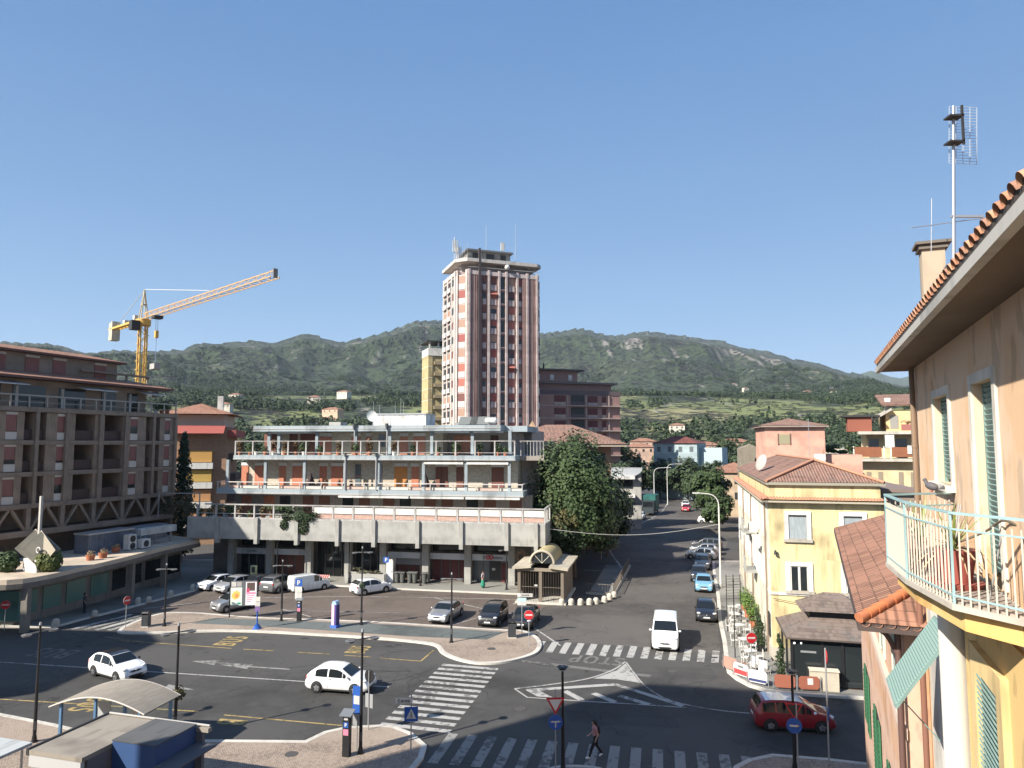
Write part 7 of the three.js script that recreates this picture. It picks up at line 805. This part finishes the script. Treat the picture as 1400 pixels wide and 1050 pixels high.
{ // bus shelter
  const t = thing('bus_shelter', 'blue framed bus shelter with a curved pale roof', 'bus shelter', [-19.5, .12, -35.9], R(-11)); const bl = mat([.1, .2, .34], .5, { metalness: .3 }), W = 5.2, D = 2.6, g = new THREE.BufferGeometry(), P = [], U = [], I = [], N = 16; for (let k = 0; k <= N; k++) { const s = k / N, x = -W / 2 + W * s, y = 2.25 + .95 * sin(PI * (.12 + .76 * s)) - .35; for (const z of [-D / 2, D / 2]) { P.push(x, y, z); U.push(x, z); } } for (let k = 0; k < N; k++) I.push(2 * k, 2 * k + 1, 2 * k + 2, 2 * k + 1, 2 * k + 3, 2 * k + 2); g.setAttribute('position', new THREE.Float32BufferAttribute(P, 3)); g.setAttribute('uv', new THREE.Float32BufferAttribute(U, 2)); g.setIndex(I); g.computeVertexNormals(); const g2 = g.clone().translate(0, -.05, 0); part('roof', [g, g2], mat([.30, .265, .215], .8, { side: THREE.DoubleSide, t: 'wood' }), t); for (const z of [-D / 2, D / 2]) part('roof_edge', tube(Array.from({ length: N + 1 }, (_, k) => [P[6 * k], P[6 * k + 1] - .03, z]), .04, 32, 6), mat([.5, .45, .4], .6), t);
  for (const [x, z] of [[-W / 2 + .5, 1.1], [W / 2 - .4, 1.1], [-W / 2 + .5, -1.1], [W / 2 - .4, -1.1], [-.4, -1.1]]) part('post', B(x - .06, x + .06, 0, 2.35, z - .06, z + .06), bl, t); for (const [x0, x1] of [[-2.0, -.5], [-.3, 2.1]]) part('glass_panel', B(x0, x1, .35, 1.95, -1.115, -1.085), new THREE.MeshPhysicalMaterial({ color: lin([.85, .9, .9]), roughness: .05, transmission: 1, thickness: 0 }), t); part('glass_rail', B(-2.1, 2.2, 1.95, 2.0, -1.13, -1.07), Mt.galv, t); part('bench', B(-1.6, 1.6, .42, .47, -.95, -.55), Mt.galv, t); part('timetable', B(-1.9, -1.2, .7, 1.75, -1.06, -1.03), mat([.35, .36, .36], .6), t); part('notice', B(.1, .8, 1.0, 1.5, -1.06, -1.03), Mt.white, t);
}
{ // newsstand seen from above
  const t = thing('newsstand', 'newsstand with a flat sandy roof and a dark blue front box', 'newsstand', [-15.9, .12, -30.3], R(-16)); part('body', [B(-2.3, .15, 0, 2.75, -1.3, 2.1), B(.15, 2.6, 0, 2.75, -1.45, -1.28)], mat([.12, .12, .13], .7), t); part('roof', [B(-2.5, .18, 2.75, 2.92, -1.5, 2.4), B(.18, 2.9, 2.75, 2.92, -1.5, -1.26)], mat([.27, .24, .2], .9, { t: 'dirty' }), t); part('black_edge', B(-2.56, -2.44, 2.72, 2.97, -1.52, 2.42), Mt.dark, t); part('front_fascia', B(-2.44, .1, 2.3, 2.75, 2.2, 2.38), mat([.4, .4, .4], .7), t); part('blue_box', B(.2, 2.3, .1, 3.02, -1.24, 1.0), mat([.03, .07, .18], .6), t); part('box_lid', B(.18, 2.32, 3.02, 3.06, -1.26, 1.02), mat([.1, .1, .1], .8, { t: 'dirty' }), t); part('side_awning', B(2.4, 3.4, 2.3, 2.36, -1.2, 1.2), mat([.09, .09, .1], .7), t); part('roof_rail', [bar([-2.4, 2.98, -1.42], [2.85, 2.98, -1.42], .05, 6)], mat([.35, .34, .32], .7), t);
  const a = thing('pale_canopy', 'pale grey flat canopy corner beside the newsstand', 'canopy', [-21.6, .12, -29.6], R(-16)); part('top', B(-2.2, 1.2, 2.3, 2.42, -1.4, 1.4), mat([.42, .44, .44], .7, { t: 'dirty' }), a); for (const x of [-1.9, .9]) part('post', C(.05, .05, 0, 2.3, x, -1.2, 8), Mt.galv, a);
}
{ // restaurant terrace: boards, tables, chairs, planters
  const brd = [[14.35, 47.6, -62, mat([.4, .22, .17], .8), 'rusty edge board'], [14.62, 46.3, -58, null, 'red and white printed'], [15.2, 44.95, -38, null, 'white and dark blue printed'], [16.55, 44.1, -14, mat([.3, .1, .06], .8), 'plain brown'], [17.9, 43.8, -8, mat([.3, .1, .06], .8), 'brown with a pale notice']];
  brd.forEach(([x, d, a, m, l], k) => { const t = thing('fence_board', l + ' fence board along the restaurant kerb', 'fence board', [x, .13, -d], R(a)); const s = new THREE.Shape([[-.65, .15], [-.5, 0], [.5, 0], [.65, .15], [.65, .75], [.5, .9], [-.5, .9], [-.65, .75]].map((q) => new THREE.Vector2(...q))); part('board', new THREE.ExtrudeGeometry(s, { depth: .03, bevelEnabled: false }), m ?? mat([.5, .5, .5], .7), t, [0, .12, 0]); t.scale.set(.92, .85, 1); if (k === 1) part('red_print', B(-.6, .6, .2, .55, .031, .036), mat([.45, .05, .05], .6), t); if (k === 2) { part('blue_print', B(-.6, .6, .2, .38, .031, .036), mat([.03, .04, .13], .6), t); } if (k === 1) textPart('lettering', 'BAR', .16, Mt.dark, t, [0, .78, .035]); if (k === 4) part('notice', B(-.1, .25, .45, .9, .031, .036), Mt.white, t); for (const q of [-.72, .72]) part('post', C(.025, .025, 0, 1.05, q, 0, 6), Mt.galv, t); });
  const t0 = thing('white_table', 'small white cafe table along the yellow wall', 'table', [16.9, .13, -52.5], .2, 'white cafe tables along the yellow wall'); part('top', B(-.35, .35, .72, .76, -.35, .35), Mt.white, t0); for (const [x, z] of [[-.3, -.3], [.3, -.3], [.3, .3], [-.3, .3]]) part('leg', C(.02, .02, 0, .72, x, z, 6), Mt.white, t0);
  const tb = [[17.7, 56.5], [18.6, 60], [19.2, 62.6], [16.3, 49.6]]; for (const [x, d] of tb) copy(t0, [x, .13, -d], .25);
  const c0 = thing('white_chair', 'white cafe chair set at the tables along the yellow wall', 'chair', [16.5, .13, -51.6], 1, 'white cafe chairs along the yellow wall'); part('seat', B(-.21, .21, .43, .47, -.21, .21), Mt.white, c0); part('backrest', [B(-.21, .21, .7, .86, -.22, -.18), B(-.21, -.17, .47, .86, -.22, -.18), B(.17, .21, .47, .86, -.22, -.18)], Mt.white, c0); for (const [x, z] of [[-.19, -.19], [.19, -.19], [.19, .19], [-.19, .19]]) part('leg', C(.02, .018, 0, .43, x, z, 6), Mt.white, c0);
  for (const [x, d, r] of [[17.3, 51.9, -2], [16.4, 53.2, .6], [17.4, 53.5, 3.6], [17.1, 55.8, 1], [18.3, 56.2, -1.6], [17.3, 57.4, .4], [18.4, 57.6, 3.4], [18.1, 59.2, 1], [19.2, 60.4, -1.6], [18.9, 61.8, .8], [19.8, 63.2, 3], [15.8, 49.1, .9], [16.9, 49.4, -1.8], [16.2, 50.4, 3.2]]) copy(c0, [x, .13, -d], r);
  for (const [x, d, l] of [[16.4, 47.1, 'white moulded armchair nearest the kerb boards'], [16.15, 48.0, 'white moulded armchair behind the first armchair']]) { const t = thing('white_armchair', l, 'chair', [x, .13, -d], R(20)); part('seat', B(-.28, .28, .15, .45, -.28, .28), Mt.white, t); part('backrest', new THREE.CylinderGeometry(.33, .31, .55, 16, 1, true, PI / 2, PI).rotateY(PI / 2), mat([.78, .77, .74], .7, { side: THREE.DoubleSide }), t, [0, .62, 0]); for (const [a, b] of [[-.24, -.24], [.24, -.24], [.24, .24], [-.24, .24]]) part('leg', C(.03, .025, 0, .16, a, b, 6), Mt.white, t); }
  const spiral = (label, x, d, h) => { const t = thing('potted_conifer', label, 'plant', [x, .13, -d]); part('pot', C(.24, .3, 0, .5, 0, 0, 4).rotateY(PI / 4), Mt.blackMetal, t); part('stem', C(.04, .03, .4, h), Mt.bark, t); const l = []; for (let k = 0; k < 9; k++) { const y = .55 + k * (h - .5) / 9, r = .42 * (1 - k / 10.5); l.push(leaves(130, r, .17, r, .1, { at: [cos(k * 1.3) * .08, y, sin(k * 1.3) * .08] })); } part('foliage', l, Mt.leaf2, t); };
  spiral('tall potted conifer at the pavilion corner', 17.0, 45.9, 2.9); spiral('spiral potted conifer against the yellow wall by the downpipe', 17.9, 52.0, 2.6); spiral('slim potted conifer further along the yellow wall', 18.25, 53.6, 2.7);
  [[19.6, 58.6], [20.3, 62], [20.9, 64.6]].forEach(([x, d], k) => { const t = thing('hedge_pot', ['bright green bush against the yellow wall beside the tables', 'second bright green bush along the yellow wall', 'bright green bush by the end of the tables'][k], 'shrub', [x, .13, -d]); part('pot', C(.3, .35, 0, .5, 0, 0, 12), Mt.terracotta, t); part('foliage', leaves(420, .6, .9, .6, .15, { at: [0, 1.2, 0] }), leafMat([.12, .2, .03]), t); });
  const pl = thing('stone_counter', 'pale beige stone box before the pavilion front', 'planter', [18.9, .13, -44.0], R(-14)); part('body', B(-.8, .8, 0, 1.15, -.25, .25), mat([.52, .46, .36], .9, { t: 'concrete' }), pl); part('cap', B(-.85, .85, 1.15, 1.22, -.3, .3), mat([.58, .52, .42], .9), pl);
  const fr = thing('display_rack', 'dark wire notice rack standing on the street pavement', 'rack', [17.7, .13, -57.5], R(10)); for (const x of [-.6, 0, .6]) part('post', C(.03, .03, 0, 4.4, x, 0, 6), Mt.blackMetal, fr); for (let k = 0; k < 9; k++) part('wire', B(-.6, .6, 2.5 + k * .22, 2.52 + k * .22, -.01, .01), Mt.blackMetal, fr);
  const tp = thing('pavement_pole', 'thin dark pole on the pavement before the tables', 'pole', [15.55, .13, -50.5]); part('pole', C(.04, .04, 0, 5.2, 0, 0, 8), Mt.blackMetal, tp); part('cap', C(.06, .06, 5.2, 5.28), Mt.blackMetal, tp);
  const pt = thing('pavement_patch', 'reddish paving patch framed at the kerb by the boards', 'paving', [14.9, .126, -48.9], R(-14)); part('tiles', B(-.7, .9, 0, .008, -.8, .5), mat([.3, .19, .14], .9, { t: 'brick' }), pt);
}
{ const w = thing('overhead_cable', 'sagging pale cable strung across the street', 'cable'); const pts = []; for (let k = 0; k <= 12; k++) { const s = k / 12; pts.push([lerp(3.2, 21.7, s), lerp(6.4, 6.6, s) - .9 * sin(PI * s), -lerp(72.6, 74.5, s)]); } part('cable', tube(pts, .03, 40, 5), mat([.4, .39, .36], .7), w); }
{ const w = thing('overhead_cable', 'thin dark cable looping along the yellow front', 'cable'); part('cable', tube([[18.1, 4.3, -49.8], [20.5, 4.0, -49.2], [25, 4.35, -48.2]], .02, 20, 5), Mt.dark, w); }
// ---------------------------------------------------------------- people
function sdfMesh(f, [cx, cy, cz], half, res) { const mc = new MarchingCubes(res, undefined, false, false, 60000); mc.isolation = 0; const n = res, F = mc.field; for (let k = 0; k < n; k++) for (let j = 0; j < n; j++) for (let i = 0; i < n; i++) F[i + j * n + k * n * n] = -f(cx + (i - n / 2) / (n / 2) * half, cy + (j - n / 2) / (n / 2) * half, cz + (k - n / 2) / (n / 2) * half); mc.update(); const c = mc.count; const g = new THREE.BufferGeometry(); const P = new Float32Array(mc.positionArray.slice(0, c * 3)), N = new Float32Array(mc.normalArray.slice(0, c * 3)); for (let i = 0; i < c; i++) { P[3 * i] = P[3 * i] * half + cx; P[3 * i + 1] = P[3 * i + 1] * half + cy; P[3 * i + 2] = P[3 * i + 2] * half + cz; } g.setAttribute('position', new THREE.BufferAttribute(P, 3)); g.setAttribute('normal', new THREE.BufferAttribute(N, 3)); g.setAttribute('uv', new THREE.BufferAttribute(new Float32Array(c * 2), 2)); return g; }
const cap = (p, a, b) => { const bx = b[0] - a[0], by = b[1] - a[1], bz = b[2] - a[2], px = p[0] - a[0], py = p[1] - a[1], pz = p[2] - a[2], t = clamp((px * bx + py * by + pz * bz) / (bx * bx + by * by + bz * bz)); return hypot(px - bx * t, py - by * t, pz - bz * t) - lerp(a[3], b[3], t); };
const smin = (a, b, k) => { const h = clamp(.5 + .5 * (b - a) / k); return lerp(b, a, h) - k * h * (1 - h); };
const bones = (list, grow = 0, k = .035) => (x, y, z) => { let d = 9; for (const [a, b] of list) d = smin(d, cap([x, y, z], a, b) - grow, k); return d; };
function hand([x, y, z], dir) { const l = [[[x, y, z, .022], [x + dir[0] * .07, y + dir[1] * .07, z, .028]]]; const o = [x + dir[0] * .07, y + dir[1] * .07, z]; [-.027, -.009, .009, .027].forEach((s, i) => { const L = [.06, .072, .068, .05][i]; const m = [o[0] + dir[0] * L * .5 + .004, o[1] + dir[1] * L * .5, o[2] + s, .008]; l.push([[o[0], o[1], o[2] + s * .9, .009], m], [m, [m[0] + dir[0] * L * .45 - .012, m[1] + dir[1] * L * .5, m[2], .007]]); }); l.push([[x + dir[0] * .02, y + dir[1] * .02, z + .02, .011], [x + dir[0] * .06 - .015, y + dir[1] * .06, z + .055, .009]]); return l; }
function person(label, pos, turn, J, cl) {
  const t = thing('person', label, 'person', pos, turn); const body = [...J.torso, ...J.armL, ...J.armR, ...J.legL, ...J.legR, ...J.head];
  const gb = sdfMesh(bones(body), [0, .88, 0], .95, 76); const hl = J.armL[1][1], hr = J.armR[1][1]; const hg = [hl, hr].map((h, i) => sdfMesh(bones(hand(h.slice(0, 3), i ? J.hd[1] : J.hd[0]), 0, .006), [h[0] + .03 * (i ? J.hd[1][0] : J.hd[0][0]), h[1] - .05, h[2]], .13, 44));
  const hc = J.head[1][1]; const face = []; face.push(new THREE.SphereGeometry(.016, 8, 6).scale(1.2, 1.4, .8).translate(hc[0] - .1, hc[1] - .015, hc[2])); for (const s of [-1, 1]) face.push(new THREE.SphereGeometry(.02, 8, 6).scale(.6, 1.2, .4).translate(hc[0] + .005, hc[1] - .01, hc[2] + s * .082)); face.push(B(hc[0] - .094, hc[0] - .086, hc[1] - .06, hc[1] - .05, hc[2] - .022, hc[2] + .022)); part('body', [gb, ...hg, ...face], mat([.46, .27, .19], .6), t); for (const s of [-1, 1]) part('eye', new THREE.SphereGeometry(.011, 8, 6), Mt.dark, t, [hc[0] - .088, hc[1] + .012, hc[2] + s * .033]);
  part('hair', sdfMesh((x, y, z) => max(bones([[[hc[0] + .025, hc[1] + .03, hc[2], .112], [hc[0] + .05, hc[1] - .02, hc[2], .1]], ...(J.hair ?? [])], 0, .04)(x, y, z), -(x - hc[0] + .055) < 0 ? -9 : y - hc[1] < .055 ? .02 : -9), [hc[0], hc[1] - .1, hc[2]], .34, 50), mat(cl.hair, .7), t);
  for (const [nm, list, grow, m] of cl.parts) part(nm, sdfMesh(bones(list, grow), [0, .88, 0], .95, 76), m, t);
  return t;
}
{
  // mid-stride, walking to the left of the picture: forward is -x
  const hip = [0, .93, 0], J = { torso: [[[0, .95, -.07, .11], [0, .95, .07, .11]], [[0, .98, 0, .115], [-.02, 1.18, 0, .1]], [[-.02, 1.18, 0, .1], [-.03, 1.36, 0, .12]], [[-.03, 1.4, -.15, .055], [-.03, 1.4, .15, .055]], [[-.03, 1.42, 0, .06], [-.04, 1.5, 0, .048]]], head: [[[-.04, 1.5, 0, .05], [-.05, 1.56, 0, .06]], [[-.05, 1.56, 0, .07], [-.06, 1.62, 0, .09]]], armL: [[[-.03, 1.39, .18, .047], [.06, 1.13, .21, .037]], [[.06, 1.13, .21, .036], [-.04, .91, .22, .025]]], armR: [[[-.03, 1.39, -.18, .047], [-.06, 1.12, -.2, .037]], [[-.06, 1.12, -.2, .036], [-.26, .98, -.19, .025]]], legL: [[[0, .92, .09, .085], [-.2, .5, .09, .06]], [[-.2, .5, .09, .056], [-.34, .1, .09, .036]], [[-.34, .07, .09, .035], [-.5, .06, .09, .03]]], legR: [[[0, .92, -.09, .085], [.1, .5, -.09, .06]], [[.1, .5, -.09, .056], [.36, .14, -.09, .036]], [[.36, .12, -.09, .035], [.24, .03, -.09, .028]]], hd: [[-.45, -.9], [-.9, -.3]], hair: [[[0.02, 1.6, 0, .07], [.09, 1.42, 0, .05]], [[.09, 1.42, 0, .05], [.1, 1.3, 0, .03]]] };
  person('person in pink top and dark trousers striding over the shaded crossing', [4.0, .014, -35.1], R(12), J, { hair: [.015, .012, .01], parts: [['trousers', [...J.torso.slice(0, 1), J.legL[0], J.legL[1], J.legR[0], J.legR[1]], .014, mat([.012, .012, .015], .85)], ['top', [J.torso[1], J.torso[2], J.torso[3], J.armL[0].map((q, i) => i ? [.01, 1.26, .195, .042] : q), J.armR[0].map((q, i) => i ? [-.045, 1.26, -.19, .042] : q)], .014, mat([.4, .2, .2], .85)], ['shoes', [J.legL[2], J.legR[2]], .012, mat([.75, .75, .74], .7)], ['backpack', [[[.13, 1.36, 0, .08], [.14, 1.14, 0, .1]]], .01, mat([.015, .014, .016], .8)]] });
  const K = { torso: [[[0, .95, -.07, .12], [0, .95, .07, .12]], [[0, .98, 0, .12], [0, 1.18, 0, .11]], [[0, 1.18, 0, .11], [0, 1.36, 0, .12]], [[0, 1.4, -.15, .055], [0, 1.4, .15, .055]], [[0, 1.42, 0, .06], [0, 1.5, 0, .05]]], head: [[[0, 1.5, 0, .05], [-.01, 1.56, 0, .06]], [[-.01, 1.56, 0, .07], [-.015, 1.62, 0, .09]]], armL: [[[0, 1.39, .18, .047], [.03, 1.13, .22, .037]], [[.03, 1.13, .22, .036], [-.06, .9, .2, .025]]], armR: [[[0, 1.39, -.18, .047], [.03, 1.13, -.22, .037]], [[.03, 1.13, -.22, .036], [-.1, .92, -.2, .025]]], legL: [[[0, .92, .09, .085], [-.03, .5, .09, .06]], [[-.03, .5, .09, .056], [0, .1, .09, .036]], [[0, .05, .09, .035], [-.16, .04, .09, .03]]], legR: [[[0, .92, -.09, .085], [.02, .5, -.09, .06]], [[.02, .5, -.09, .056], [.06, .1, -.09, .036]], [[.06, .05, -.09, .035], [-.1, .04, -.09, .03]]], hd: [[-.3, -.95], [-.3, -.95]] };
  person('person in pale top and long green skirt standing at the shop door', [-3.0, .13, -74.2], R(150), K, { hair: [.03, .02, .015], parts: [['skirt', [[[0, .98, 0, .13], [0, .3, 0, .24]]], .01, mat([.02, .2, .13], .85)], ['top', [K.torso[1], K.torso[2], K.torso[3], K.armL[0], K.armR[0]], .014, mat([.5, .4, .42], .85)], ['shoes', [K.legL[2], K.legR[2]], .012, Mt.dark]] });
  person('person in dark clothes walking under the arcade', [-37.6, .13, -63.4], R(200), K, { hair: [.02, .015, .012], parts: [['trousers', [K.torso[0], K.legL[0], K.legL[1], K.legR[0], K.legR[1]], .014, mat([.02, .025, .04], .85)], ['top', [K.torso[1], K.torso[2], K.torso[3], K.armL[0], K.armR[0]], .014, mat([.05, .05, .06], .85)], ['shoes', [K.legL[2], K.legR[2]], .012, Mt.dark]] });
}
scene.traverse((o) => { if (o.isMesh) { o.castShadow = true; o.receiveShadow = true; } });
renderer.render(scene, camera);
